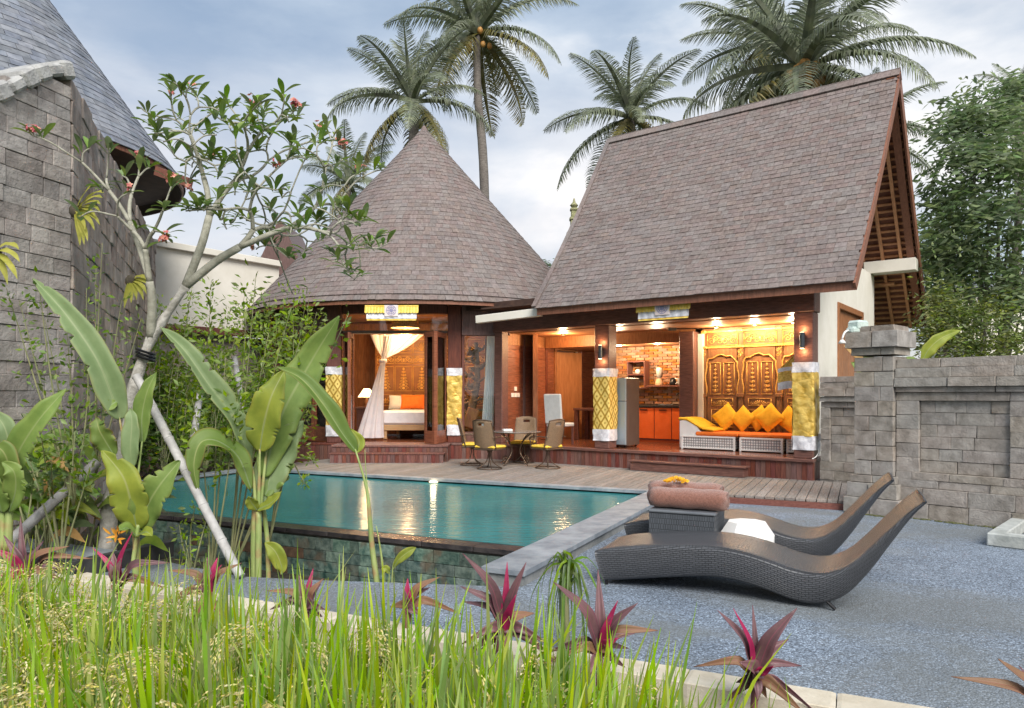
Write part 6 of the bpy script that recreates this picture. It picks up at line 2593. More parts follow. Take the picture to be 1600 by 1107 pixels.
# ---- arching grass clump next to the cordyline
pd_ = root('pandan_clump', 'tall clump of hanging green strap leaves between two cordylines', 'plant', (at(885, 1040, 4.45).x, 4.45, -.5))
b0 = at(886, 1035, 4.45)
b = B()
b.tube([(b0.x, b0.y, -.52), tuple(at(884, 930, 4.45))], [.03, .02], 7)
b.build('stem', m_twig, pd_)
for k in range(34):
    a = RND.uniform(0, 2 * PI)
    top = at(887 + RND.uniform(-10, 10), 880 + RND.uniform(-5, 40), 4.45)
    out = RND.uniform(.06, .26)
    dr = RND.uniform(.15, .55)
    p1 = top + Vector((math.cos(a) * out * .5, math.sin(a) * out * .5, .03))
    p2 = top + Vector((math.cos(a) * out, math.sin(a) * out, -.05 - dr * .3))
    p3 = top + Vector((math.cos(a) * out * 1.15, math.sin(a) * out * 1.15, -dr))
    b = B()
    b.leaf([at(885, 930, 4.45), top, p1, p2, p3], .018, nrm=(math.cos(a), math.sin(a) - .6, .5), prof='strap', fold=.3, nseg=14, ncol=2)
    b.build('leaf', m_leaf if k % 3 else m_leafd, pd_, smooth=True)

# ---- frangipani tree
m_bark = M('grey_frangipani_bark', (.32, .305, .27), (.56, .54, .50), rough=.9, scale=14, bump=.8, bscale=40, dirt=((.16, .15, .11), 5, .5, .7, .5))
m_bark2 = M('green_grey_branch', (.27, .265, .21), (.42, .41, .34), rough=.85, scale=14, bump=.5)
frp = root('frangipani_tree', 'leaning frangipani tree with bare forked branches and pink flowers', 'tree', gp(165, 872, -.1))
YT = 7.1
b = B()
tp = [(163, 900, 0), (168, 850, 0), (172, 795, .02), (186, 740, .04), (196, 690, .06), (204, 640, .08), (214, 590, .1), (236, 530, .12), (262, 490, .14), (290, 448, .15)]
P = catmull([at(x, y, YT + d) for x, y, d in tp], 36)
b.tube(P, [.088 - .0014 * i + .007 * math.sin(i * .9) + .004 * math.sin(i * 2.3) for i in range(37)], 12)
b.build('trunk', m_bark, frp, smooth=True)
tips_px = [(265, 150), (298, 146), (345, 175), (396, 165), (412, 172), (462, 170), (440, 190), (497, 205), (535, 232), (566, 272), (520, 268), (572, 345), (585, 392), (540, 318), (548, 425), (500, 340), (470, 330), (430, 262), (330, 238), (240, 196), (255, 222), (375, 250), (410, 215), (450, 250), (300, 262), (352, 305), (400, 300), (330, 175), (370, 205), (290, 205), (480, 250), (515, 395), (432, 335), (385, 345), (318, 330), (470, 400)]
tips = [at(x, y, YT + .15 + RND.uniform(-.75, .75)) for x, y in tips_px]
tips += [t_ + Vector((RND.gauss(0, .17), RND.gauss(0, .3), RND.gauss(-.05, .15))) for t_ in tips for _ in range(2)] + [at(x, y, YT + RND.uniform(-.7, .7)) for x, y in ((300, 300), (340, 280), (420, 370), (460, 360), (380, 300), (350, 250), (500, 300), (440, 310), (290, 330), (360, 350), (400, 390), (550, 380))]
left_px = [(50, 212), (140, 232), (172, 232), (215, 250), (235, 262), (160, 300), (205, 300), (270, 285), (125, 340), (215, 360), (255, 330), (190, 275), (260, 380)]
tips_l = [at(x, y, YT + RND.uniform(-.5, .5)) for x, y in left_px]
tipinfo = []
segs = []


def grow(p, d, pts, r, depth=0):
    if len(pts) == 1:
        q = pts[0]
        m_ = p.lerp(q, .5) + d * ((q - p).length * .18)
        C = catmull([p, m_, q], 8)
        segs.append((C, r, max(.007, r * .5)))
        tipinfo.append((q, (C[-1] - C[-3]).normalized()))
        return
    ar = np.array([list(q) for q in pts])
    c = ar.mean(0)
    u_, s_, vt = np.linalg.svd(ar - c)
    pr = (ar - c) @ vt[0]
    med = np.median(pr)
    A1 = [pts[i] for i in range(len(pts)) if pr[i] <= med]
    A2 = [pts[i] for i in range(len(pts)) if pr[i] > med]
    if not A2:
        A1, A2 = pts[:len(pts) // 2], pts[len(pts) // 2:]
    for S in (A1, A2):
        cs = sum(S, Vector()) / len(S)
        k = .42 if len(S) > 2 else .52
        if len(S) == 1:
            grow(p, d, S, r * .72, depth + 1)
            continue
        q = p.lerp(cs, k) + d * ((cs - p).length * .06)
        m_ = p.lerp(q, .5) + d * ((q - p).length * .10)
        C = catmull([p, m_, q], 8)
        rr = max(.011, r * .70)
        segs.append((C, r * .80, rr))
        grow(q, (C[-1] - C[-3]).normalized(), S, rr, depth + 1)


fork = P[-1]
grow(fork, (P[-1] - P[-3]).normalized(), tips, .054)
fork2 = P[30]
lf0 = at(246, 500, YT + .05)
segs.append((catmull([P[28], at(238, 470, YT), at(234, 440, YT - .05)], 8), .05, .036))
grow(at(234, 440, YT - .05), Vector((-.2, 0, 1)).normalized(), tips_l, .036)
for k, (C, r0, r1) in enumerate(segs):
    b = B()
    n = len(C)
    b.tube(C, [r0 + (r1 - r0) * i / (n - 1) for i in range(n)], 7)
    b.build('branch', m_bark2, frp, smooth=True)
# leaves: one shared blade
lb_ = B()
lb_.leaf([(0, 0, 0), (0, .35, .06), (0, .7, .05), (0, 1, -.05)], .30, nrm=(0, 0, 1), prof='obov', fold=.18, nseg=8, ncol=2)
m_fl = M('frangipani_leaf', (.14, .22, .06), (.25, .34, .09), rough=.42, scale=5, trans=.3, rnd=.30, hue=.02, uvveins=(9, .12, (.16, .26, .09), (.30, .38, .15)))
lm = lb_.mesh('leaf', m_fl, smooth=True)
its = []
for (q, d) in tipinfo:
    n = RND.randint(5, 8)
    for k in range(n):
        a = 2 * PI * k / n + RND.random()
        dirv = Vector((math.cos(a), math.sin(a), RND.uniform(.1, 1.0)))
        dirv = (dirv + d * .5).normalized()
        z = Vector((0, 0, 1)) - dirv * dirv.z
        z.normalize()
        x = dirv.cross(z)
        L = RND.uniform(.11, .22)
        m_ = frame(q - d * RND.uniform(0, .12), x, dirv) @ Matrix.Diagonal((L, L, L, 1))
        its.append(m_)
pieces(frp, 'leaf', its, [lm], 300, 'leaves')
m_pet = M('pink_frangipani_petal', (.50, .09, .11), (.80, .42, .30), rough=.6, scale=25, trans=.3, rnd=.25)
m_bud = M('dark_pink_bud', (.40, .07, .11), (.55, .14, .16), rough=.6)
fpx = [(45, 212, 9), (58, 210, 8), (300, 146, 4), (266, 150, 3), (402, 165, 6), (462, 168, 10), (455, 175, 8), (497, 203, 5), (536, 230, 12), (530, 240, 9), (566, 272, 4), (285, 365, 9), (395, 435, 9), (205, 252, 6), (268, 293, 6), (290, 300, 5), (212, 328, 4), (380, 160, 4), (440, 258, 3), (330, 250, 3), (300, 452, 5)]
for (x, y, n) in fpx:
    c = min((q for q, _ in tipinfo), key=lambda q: (pix(q)[0] - x) ** 2 + (pix(q)[1] - y) ** 2) + Vector((RND.uniform(-.02, .02), -.02, .05))
    b = B()
    b.k = 2
    b.tube([c + Vector((0, .02, -.05)), c], [.006, .004], 5)
    b.k = 0
    for k in range(n):
        f0 = c + Vector((RND.gauss(0, .024), RND.gauss(0, .02), RND.gauss(0, .018)))
        dd = (f0 - c + Vector((0, -.03, .03))).normalized()
        if k % 3 == 2:
            b.k = 1
            b.ball(f0, (.010, .010, .018), 6)
            b.k = 0
            continue
        s1 = dd.cross(Vector((.3, .2, 1))).normalized()
        s2 = dd.cross(s1)
        for j in range(5):
            a = 2 * PI * j / 5
            o_ = s1 * math.cos(a) + s2 * math.sin(a)
            b.leaf([f0, f0 + o_ * .016 + dd * .010, f0 + o_ * .033 + dd * .010], .023, nrm=tuple(dd), nseg=3, ncol=2, fold=.1)
    b.uv = [(0.0, 0.0)] * len(b.v)
    b.build('flower_cluster', [m_pet, m_bud, m_bark2], frp)

# bark ties and the two props
b = B()
for dy in (-5, 0, 5):
    p = at(228, 555 + dy, YT + .11)
    ax = (P[27] - P[25]).normalized()
    s1 = ax.cross(Vector((0, 1, 0))).normalized()
    s2 = ax.cross(s1)
    b.tube([p + (s1 * math.cos(2 * PI * i / 16) + s2 * math.sin(2 * PI * i / 16)) * .088 for i in range(17)], .013, 5)
b.build('rubber_tie', m_black, frp)
m_pole = M('weathered_bamboo_pole', (.33, .325, .315), (.48, .47, .455), rough=.6, scale=8, stretch=(1, 1, 1), bump=.3, dirt=((.27, .25, .23), 6, .55, .7, .6))
m_pole2 = M('grey_bamboo_pole', (.25, .245, .24), (.40, .39, .38), rough=.65, scale=8, bump=.3)


def pole(name, pts, r, mat, label):
    rt = root(name, label, 'pole', at(*pts[-1]), group='props of the frangipani tree')
    A, Z = at(*pts[0]), at(*pts[-1])
    nn = 6
    for k in range(nn):
        p0, p1 = A.lerp(Z, k / nn), A.lerp(Z, (k + 1) / nn)
        b = B()
        d = (p1 - p0)
        b.tube([p0, p0 + d * .015, p0 + d * .04, p0 + d * .96, p0 + d * .985, p1 - d * .004], [r * 1.0, r * 1.10, r * .97, r * .97, r * 1.08, r], 10)
        b.build('bamboo_joint', mat, rt, smooth=True)


pole('bamboo_prop', [(213, 588, 7.0), (376, 902, 6.35)], .042, m_pole, 'pale bamboo prop leaning from the trunk down to the planting bed')
pole('bamboo_prop', [(152, 722, 6.9), (14, 848, 6.3)], .046, m_pole2, 'grey bamboo prop leaning down toward the edge of the picture')
pole('bamboo_prop', [(312, 616, 8.6), (302, 690, 8.4)], .04, m_pole, 'short pale bamboo stake among the shrubs by the pool')
pole('bamboo_prop', [(366, 558, 8.9), (380, 640, 8.8)], .035, m_pole, 'thin bamboo stake with pink flower behind the middle banana leaves')

# staghorn ferns on the wall corner
m_fern = M('yellow_green_fern', (.32, .33, .05), (.48, .46, .10), rough=.6, scale=8, trans=.35)
for (x, y, s, n, lab, Yf) in ((118, 330, 56, 12, 'yellow green staghorn fern fixed to the wall corner', 7.85), (205, 440, 34, 7, 'small yellow fern hanging low on the rough wall', 8.3), (-10, 395, 66, 6, 'yellowed fern fronds reaching in over the tall wall', 6.4)):
    c = at(x, y, Yf)
    r = root('staghorn_fern', lab, 'fern', c, group='ferns on the stone walls')
    b = B()
    b.ball(c, (.07, .06, .08), 8)
    b.build('root_ball', m_soil, r, smooth=True)
    for k in range(n):
        a = R(-70 + 110 * k / (n - 1)) if n > 7 else R(-90 + 100 * k / max(1, n - 1))
        L = s * RND.uniform(.8, 1.15) / F * Yf
        d = Vector((math.cos(a), -.35 + RND.uniform(-.2, .2), math.sin(a)))
        b = B()
        b.leaf([c, c + d * L * .4 + Vector((0, -.03, .03)), c + d * L * .8 + Vector((0, -.05, .0)), c + d * L + Vector((0, -.06, -.06))], .055, nrm=(-d.z, -1, d.x), nseg=8, ncol=2, wave=.1)
        b.build('frond', m_fern, r, smooth=True)


# ---- leafy shrubs: stems plus joined leaf faces
def quick_leaves(centres, dirs, L, wid, r):
    """many simple folded leaves as one numpy mesh"""
    n = len(centres)
    c = np.array(centres)
    d = np.array(dirs)
    d /= np.linalg.norm(d, axis=1)[:, None]
    rn = np.random.default_rng(r)
    s = np.cross(d, rn.normal(size=(n, 3)))
    s /= np.linalg.norm(s, axis=1)[:, None]
    nn = np.cross(s, d)
    L = np.asarray(L)[:, None]
    w = L * wid
    V = np.stack([c, c + d * L * .5 + s * w * .5 + nn * w * .12, c + d * L - nn * w * .15, c + d * L * .5 - s * w * .5 + nn * w * .12], 1).reshape(-1, 3)
    i = np.arange(n) * 4
    Fc = np.stack([i, i + 1, i + 2, i, i + 2, i + 3], 1).reshape(-1, 3)
    return V, Fc


def np_mesh(name, V, Fc, mat):
    me = bpy.data.meshes.new(name)
    k = Fc.shape[1]
    me.vertices.add(len(V))
    me.vertices.foreach_set('co', np.asarray(V, dtype=np.float32).ravel())
    me.loops.add(Fc.size)
    me.loops.foreach_set('vertex_index', np.asarray(Fc, dtype=np.int32).ravel())
    me.polygons.add(len(Fc))
    me.polygons.foreach_set('loop_start', np.arange(len(Fc), dtype=np.int32) * k)
    me.polygons.foreach_set('loop_total', np.full(len(Fc), k, dtype=np.int32))
    me.update(calc_edges=True)
    me.materials.append(mat)
    return me


def shrub(label, stems, nl, L, mat, seed, wid=.42, spread=.10, cat='shrub', group=None, start=.25, tw=None, rad=.012):
    """stems: list of world-point polylines"""
    rr = random.Random(seed)
    base = stems[0][0]
    r = root('leafy_shrub', label, cat, base, group=group)
    cs, ds, ls = [], [], []
    for st in stems:
        C = catmull(st, 16)
        b = B()
        b.tube(C, [rad * (1 - .75 * i / 16) for i in range(17)], 6)
        b.build('stem', tw or m_twig, r, smooth=True)
        for k in range(int(nl)):
            t_ = start + (1 - start) * rr.random() ** .8
            i = min(15, int(t_ * 16))
            p = C[i].lerp(C[i + 1], t_ * 16 - i)
            dv = Vector((rr.gauss(0, 1), rr.gauss(0, 1), rr.gauss(.25, .8))).normalized()
            off = rr.random() * spread
            cs.append(list(p + dv * off))
            ds.append(list(dv + Vector((0, 0, .15))))
            ls.append(L * rr.uniform(.6, 1.3))
    V, Fc = quick_leaves(cs, ds, ls, wid, seed)
    place(bpy.data.objects.new('foliage', np_mesh('foliage', V, Fc, mat)), r)
    return r


def fan(px, py, Y, tops, jy=.15):
    return [[at(px, py, Y), at((px + x) / 2 + RND.uniform(-6, 6), (py + y) / 2 - 10, Y + RND.uniform(-jy, jy)), at(x, y, Y + RND.uniform(-jy, jy))] for (x, y) in tops]


shrub('tall lime green shrub with thin stems between the two banana plants', fan(330, 905, 7.0, [(335, 560), (300, 620), (352, 560), (372, 620)]), 120, .085, m_leafl, 21, spread=.20, start=.5)
shrub('bright lime shrub spraying toward the bungalow eave', fan(358, 905, 7.3, [(400, 430), (455, 480), (520, 500), (545, 490), (420, 520), (385, 480), (470, 530)]), 60, .085, m_leafl, 22, spread=.16, start=.5)
shrub('small lime shrub at the foot of the pale bamboo prop', fan(300, 905, 6.8, [(280, 820), (305, 790), (322, 815), (290, 845)]), 26, .06, m_leafl, 23, spread=.08)
shrub('low leafy twig hanging over the far pool edge', [[at(420, 860, 7.1), at(440, 735, 7.2), at(478, 716, 7.2), at(490, 722, 7.2)], [at(420, 850, 7.1), at(450, 728, 7.2), at(470, 745, 7.2), at(476, 757, 7.2)]], 26, .06, m_leafl, 24, spread=.05, start=.72)
shrub('sparse green twigs climbing before the tall stone wall', fan(115, 790, 6.6, [(30, 470), (70, 500), (105, 520), (60, 440), (10, 450), (140, 560)], .1), 46, .065, m_leaf, 25, spread=.15, start=.35)
shrub('sparse green twigs against the rough split stone wall', fan(150, 740, 7.6, [(150, 420), (190, 470), (135, 450), (220, 500), (185, 540), (160, 380)], .1), 46, .07, m_leaf, 26, spread=.16, start=.3)
for k, (x0, x1, yb, yt, Y, mt, lab) in enumerate(((235, 305, 752, 560, 13.7, m_leafl, 'dense green shrub behind the pale bamboo prop'), (300, 375, 743, 590, 14.6, m_leaf, 'dense dark shrub behind the middle banana leaves'),
                                                  (365, 450, 735, 590, 15.6, m_leaf, 'dark shrub in front of the bungalow doors'), (170, 245, 756, 570, 13.2, m_leafd, 'dark shrub beside the frangipani trunk'),
                                                  (385, 510, 738, 450, 15.2, m_leafl, 'light green shrub top in front of the conical eave'))):
    tops = [(RND.uniform(x0, x1), RND.uniform(yt, yt + .45 * (yb - yt))) for _ in range(13)]
    shrub(lab, fan((x0 + x1) / 2, yb, Y, tops, .5), 190, .13, mt, 30 + k, spread=.45, start=.1, group='shrubs beside the pool')
for k, (px, py, Y, tops, nl_, mt, lab) in enumerate((
        (255, 745, 13.2, [(250, 470), (285, 500), (230, 520), (300, 450), (265, 560), (330, 520)], 120, m_leafl, 'tall light green shrub screening the white building beside the trunk'),
        (320, 742, 14.0, [(330, 440), (360, 480), (300, 510), (385, 450), (345, 540), (400, 500)], 120, m_leafl, 'tall light green shrub screening the white building near the conical roof'),
        (425, 728, 16.2, [(400, 560), (430, 600), (380, 620), (450, 640), (420, 520), (360, 580)], 80, m_leafl, 'light green shrub between the banana plant and the bungalow step'),
        (95, 880, 6.4, [(60, 650), (110, 690), (140, 730), (80, 720), (40, 700), (120, 640)], 70, m_leaf, 'green leafy shrub low in front of the tall stone wall'))):
    shrub(lab, fan(px, py, Y, tops, .3), nl_, .075 if Y < 9 else .12, mt, 60 + k, spread=.22, start=.55, group='shrubs beside the pool')
# ginger-like dark plants with long leaves on the left
for k, (x, yb, Y, n, lab) in enumerate(((70, 870, 6.9, 34, 'broad leafed ginger plant under the grey bamboo prop'), (125, 868, 7.2, 30, 'ginger plant with yellowing leaves left of the frangipani trunk'), (45, 830, 7.4, 26, 'ginger plant close to the tall stone wall'), (190, 872, 7.3, 9, 'ginger plant with orange bloom right of the frangipani trunk'))):
    base = at(x, yb, Y)
    r = root('ginger_plant', lab, 'plant', base, group='ginger plants below the wall')
    for j in range(n):
        a = RND.uniform(-.2, PI + .2)
        h = RND.uniform(.2, 1.0)
        st = base + Vector((RND.uniform(-.15, .15), RND.uniform(-.15, .15), -.1))
        top = st + Vector((math.cos(a) * .12, RND.uniform(-.15, .15), h))
        L = RND.uniform(.30, .55)
        d = Vector((math.cos(a), RND.uniform(-.5, .2), .35)).normalized()
        b = B()
        b.leaf([top, top + d * L * .5 + Vector((0, 0, .03)), top + d * L + Vector((0, 0, -.14))], .105, nrm=(-d.z * .5, -.8, .8), fold=.3, nseg=9, ncol=4)
        b.build('leaf', (m_leafd, m_leaf, m_leaf, m_bany, m_leafl)[j % 5] if RND.random() > .12 else m_dry, r, smooth=True)
        if j % 3 == 0:
            b = B()
            b.tube([st, top], [.012, .008], 6)
            b.build('stem', m_twig, r, smooth=True)
m_helio = M('orange_heliconia', (.70, .28, .03), (.85, .42, .05), rough=.5)
hl = root('heliconia_bloom', 'orange heliconia bloom at the frangipani trunk foot', 'flower', at(180, 850, 6.75))
for k in range(12):
    c = at(178 + RND.uniform(-8, 10), 842 + RND.uniform(-14, 8), 6.75)
    d = Vector((RND.uniform(-.6, .6), -.2, RND.uniform(-.2, .8))).normalized()
    b = B()
    b.leaf([c, c + d * .05, c + d * .10], .022, nseg=5, ncol=2)
    b.build('bract', m_helio, hl)
# low moss-like ground plants in the bed
cs = [list(gp(RND.uniform(232, 335), RND.uniform(888, 912), -.12) + Vector((RND.gauss(0, .05), RND.gauss(0, .05), RND.uniform(-.08, .04)))) for _ in range(900)]
V, Fc = quick_leaves(cs, NPR.normal(size=(900, 3)) * [1, 1, .6] + [0, 0, .5], NPR.uniform(.02, .05, 900), .5, 5)
place(bpy.data.objects.new('ground_cover', np_mesh('ground_cover', V, Fc, m_leafd)), None, kind='stuff')

# ---- rice
m_rice = M('rice_blade', (.17, .29, .03), (.35, .47, .065), rough=.5, scale=3, trans=.4, rnd=.35, hue=.03)
m_grain = M('rice_grain', (.42, .37, .13), (.64, .57, .26), rough=.7, scale=20, rnd=.25, hue=.02, trans=.15)


def rice(nb, npan, seed):
    rn = np.random.default_rng(seed)

    def spots(n):
        out = []
        while len(out) < n:
            Y = rn.uniform(1.25, 3.6, n * 4)
            X = (rn.uniform(-120, 1420, n * 4) - CX) / F * Y
            v = EV.x * X + EV.y * Y
            px = CX + F * X / Y
            ok = (v < 2.02 + .06 * np.sin(X * 5)) & (v > 1.15)
            ok &= rn.random(n * 4) < np.clip(1.5 - (px - 700) / 650, .30, 1)
            out += list(np.c_[X, Y][ok])
        return np.array(out[:n])
    # hills of rice: cluster blades round clump centres
    cl = spots(1300)
    k = rn.integers(0, len(cl), nb)
    base = cl[k] + rn.normal(0, .035, (nb, 2))
    pxb = CX + F * base[:, 0] / base[:, 1]
    h = (rn.uniform(.76, 1.16, nb) + .20 * (rn.random(nb) < .18) - .05 * np.clip((600 - pxb) / 400, 0, 1)) * (1 - .20 * np.clip((pxb - 850) / 450, 0, 1))
    az = rn.uniform(0, 2 * np.pi, nb)
    lean = np.abs(rn.normal(0, .13, nb))
    bend = rn.uniform(.0, .26, nb) * (rn.random(nb) < .6)
    w = rn.uniform(.0055, .0135, nb)
    dx, dy = np.cos(az), np.sin(az)
    T = np.array([0, .3, .6, .85, 1.0])
    pts = np.zeros((nb, 5, 3))
    for i, t_ in enumerate(T):
        hor = lean * t_ * h + bend * t_ ** 3 * h * 1.2
        pts[:, i, 0] = base[:, 0] + dx * hor
        pts[:, i, 1] = base[:, 1] + dy * hor
        pts[:, i, 2] = -.27 + h * t_ - bend * t_ ** 4 * h * .5
    fa = rn.uniform(-.7, .7, nb)
    sx, sy = np.cos(fa), np.sin(fa)
    wd = np.array([.7, 1.0, 1.0, .6, .05])
    V = np.zeros((nb, 5, 2, 3))
    for j, s in enumerate((-1, 1)):
        V[:, :, j, :] = pts
        V[:, :, j, 0] += s * sx[:, None] * w[:, None] * wd
        V[:, :, j, 1] += s * sy[:, None] * w[:, None] * wd
    V = V.reshape(-1, 3)
    i0 = (np.arange(nb) * 10)[:, None, None]
    q = np.array([[2 * i, 2 * i + 1, 2 * i + 3, 2 * i + 2] for i in range(4)])[None]
    Fb = (i0 + q).reshape(-1, 4)
    # panicles: arching stems with drooping branchlets of grain
    pb = cl[rn.integers(0, len(cl), npan)] + rn.normal(0, .04, (npan, 2))
    nn_, ng = 8, 26
    ph_ = rn.uniform(.82, 1.10, npan) * (1 - .20 * np.clip((CX + F * pb[:, 0] / pb[:, 1] - 850) / 450, 0, 1))
    az = rn.uniform(0, 2 * np.pi, (npan, 1)) + rn.normal(0, .13, (npan, nn_))
    al = rn.uniform(.20, .30, (npan, 1)) * rn.uniform(.6, 1.1, (npan, nn_))
    tt = np.linspace(0, 1, ng)
    bendf = rn.uniform(2.2, 2.9, (npan, 1, 1)) * rn.uniform(.85, 1.12, (npan, nn_, 1))
    ang = 1.30 - bendf * tt[None, None, :] ** .8
    step = (al / ng)[..., None]
    hx = np.cumsum(np.cos(ang) * step, 2)
    hz = np.cumsum(np.sin(ang) * step, 2)
    c_, s_ = np.cos(az)[..., None], np.sin(az)[..., None]
    z0 = (-.27 + ph_[:, None] + rn.uniform(-.05, .03, (npan, nn_)))[..., None]
    G = np.stack([pb[:, 0][:, None, None] + c_ * hx, pb[:, 1][:, None, None] + s_ * hx, z0 + hz], 3)
    gd = np.stack([c_ * np.cos(ang), s_ * np.cos(ang), np.sin(ang) - .25], 3)
    keep = np.broadcast_to(tt > .22, (npan, nn_, ng)).reshape(-1)
    G = G + rn.normal(0, .0022, G.shape)
    gd = gd + rn.normal(0, .20, gd.shape)
    G, gd = G.reshape(-1, 3)[keep], gd.reshape(-1, 3)[keep]
    gd /= np.linalg.norm(gd, axis=1)[:, None]
    sd = np.cross(gd, rn.normal(size=gd.shape))
    sd /= np.linalg.norm(sd, axis=1)[:, None]
    gl = rn.uniform(.011, .016, len(G))[:, None]
    gw = .0027
    VG = np.stack([G, G + gd * gl * .5 + sd * gw, G + gd * gl, G + gd * gl * .5 - sd * gw], 1).reshape(-1, 3)
    FG = (np.arange(len(G)) * 4)[:, None] + np.arange(4)[None]
    # stalks
    VS, FS = [], []
    st = np.zeros((npan, 2, 2, 3))
    for j, s in enumerate((-1, 1)):
        st[:, 0, j, 0] = pb[:, 0] + s * .002
        st[:, 0, j, 1] = pb[:, 1]
        st[:, 0, j, 2] = -.27
        st[:, 1, j, 0] = pb[:, 0] + s * .0015
        st[:, 1, j, 1] = pb[:, 1]
        st[:, 1, j, 2] = -.27 + ph_
    VS = st.reshape(-1, 3)
    FS = (np.arange(npan) * 4)[:, None] + np.array([0, 1, 3, 2])[None]
    off1 = len(V)
    off2 = off1 + len(VS)
    Vall = np.r_[V, VS, VG]
    Fall = np.r_[Fb, FS + off1, FG + off2]
    me = np_mesh('rice_plants', Vall, Fall, m_rice)
    me.materials.append(m_grain)
    mi = np.zeros(len(Fall), dtype=np.int32)
    mi[len(Fb) + len(FS):] = 1
    me.polygons.foreach_set('material_index', mi)
    place(bpy.data.objects.new('rice_plants', me), None, kind='stuff', label='ripening rice plants with drooping grain heads below the kerb', cat='rice')


rice(18500, 420, 3)
# earth bank in the near corner
b = B()
for i in range(26):
    p = gp(RND.uniform(-30, 60), RND.uniform(1088, 1140), -.1)
    p = p + Vector((0, 0, -.12))
    b.ball(p, (RND.uniform(.05, .13), RND.uniform(.05, .1), RND.uniform(.04, .08)), 8)
b.build('earth_bank', M('dry_earth', (.22, .17, .12), (.36, .30, .22), rough=1, scale=20, bump=.9), None, smooth=True, kind='stuff', keep=True)

# ---- coconut palms
m_palm = M('palm_frond', (.17, .20, .14), (.30, .33, .22), rough=.5, scale=3, trans=.35, rnd=.30, hue=.015)
m_palmy = M('yellowing_palm_frond', (.16, .15, .055), (.26, .23, .09), rough=.5, scale=3, trans=.25, rnd=.2, hue=.015)
m_ptrunk = M('palm_trunk', (.13, .115, .105), (.24, .215, .195), rough=.9, scale=6, stretch=(1, 1, 5), bump=.7, bscale=20)
m_coco = M('orange_coconut', (.40, .19, .05), (.55, .30, .09), rough=.5, scale=6)
m_cocog = M('green_coconut', (.18, .19, .06), (.30, .28, .10), rough=.5, scale=6)


def frond_mesh(L, droop, seed, nl=66, ll=.9):
    """one feathered frond along +X, drooping; leaflets hang on both sides"""
    rn = np.random.default_rng(seed)
    n = 40
    a = 0.0
    pts = []
    x = z = 0.0
    st = .32
    for i in range(n + 1):
        t_ = i / n
        pts.append((x, z))
        an = st - droop * t_ ** 1.35
        x += L / n * math.cos(an)
        z += L / n * math.sin(an)
    V, Fc = [], []
    # rachis
    for i in range(0, n, 2):
        (x0, z0), (x1, z1) = pts[i], pts[i + 2]
        r0, r1 = .035 * (1 - i / n) + .004, .035 * (1 - (i + 2) / n) + .004
        b_ = len(V)
        V += [(x0, -r0, z0), (x0, r0, z0), (x1, r1, z1), (x1, -r1, z1), (x0, 0, z0 - r0), (x1, 0, z1 - r1)]
        Fc += [(b_, b_ + 1, b_ + 2, b_ + 3), (b_, b_ + 3, b_ + 5, b_ + 4), (b_ + 1, b_ + 4, b_ + 5, b_ + 2)]
    for i in range(nl):
        t_ = .12 + .88 * (i + .5) / nl
        k = min(n - 1, int(t_ * n))
        f_ = t_ * n - k
        px_ = pts[k][0] * (1 - f_) + pts[k + 1][0] * f_
        pz_ = pts[k][1] * (1 - f_) + pts[k + 1][1] * f_
        tx, tz = pts[k + 1][0] - pts[k][0], pts[k + 1][1] - pts[k][1]
        l_ = math.hypot(tx, tz)
        tx, tz = tx / l_, tz / l_
        Lf = ll * (math.sin(PI * min(1, .18 + t_ * .80)) ** .7) * rn.uniform(.82, 1.1)
        for s in (-1, 1):
            hang = rn.uniform(.6, 1.5) + .4 * t_
            fw = rn.uniform(.35, .7)
            d1 = Vector((tx * fw, s * 1.0, tz * fw + .12)).normalized()
            d2 = Vector((tx * fw, s * .55, tz * fw - hang)).normalized()
            p0 = Vector((px_, 0, pz_))
            p1 = p0 + d1 * Lf * .35
            p2 = p1 + (d1 + d2).normalized() * Lf * .30
            p3 = p2 + d2 * Lf * .45
            wv = Vector((tx, 0, tz)) * .0056
            b_ = len(V)
            V += [tuple(p0 - wv * .5), tuple(p0 + wv * .5), tuple(p1 + wv), tuple(p1 - wv), tuple(p2 + wv * .8), tuple(p2 - wv * .8), tuple(p3)]
            Fc += [(b_, b_ + 1, b_ + 2, b_ + 3), (b_ + 3, b_ + 2, b_ + 4, b_ + 5), (b_ + 5, b_ + 4, b_ + 6)]
    return V, Fc


FROND = {}


def get_frond(key, L, droop, seed, mat, ll):
    if key not in FROND:
        V, Fc = frond_mesh(L, droop, seed, ll=ll)
        me = bpy.data.meshes.new('frond')
        me.from_pydata(V, [], Fc)
        me.materials.append(mat)
        me.update()
        FROND[key] = me
    return FROND[key]


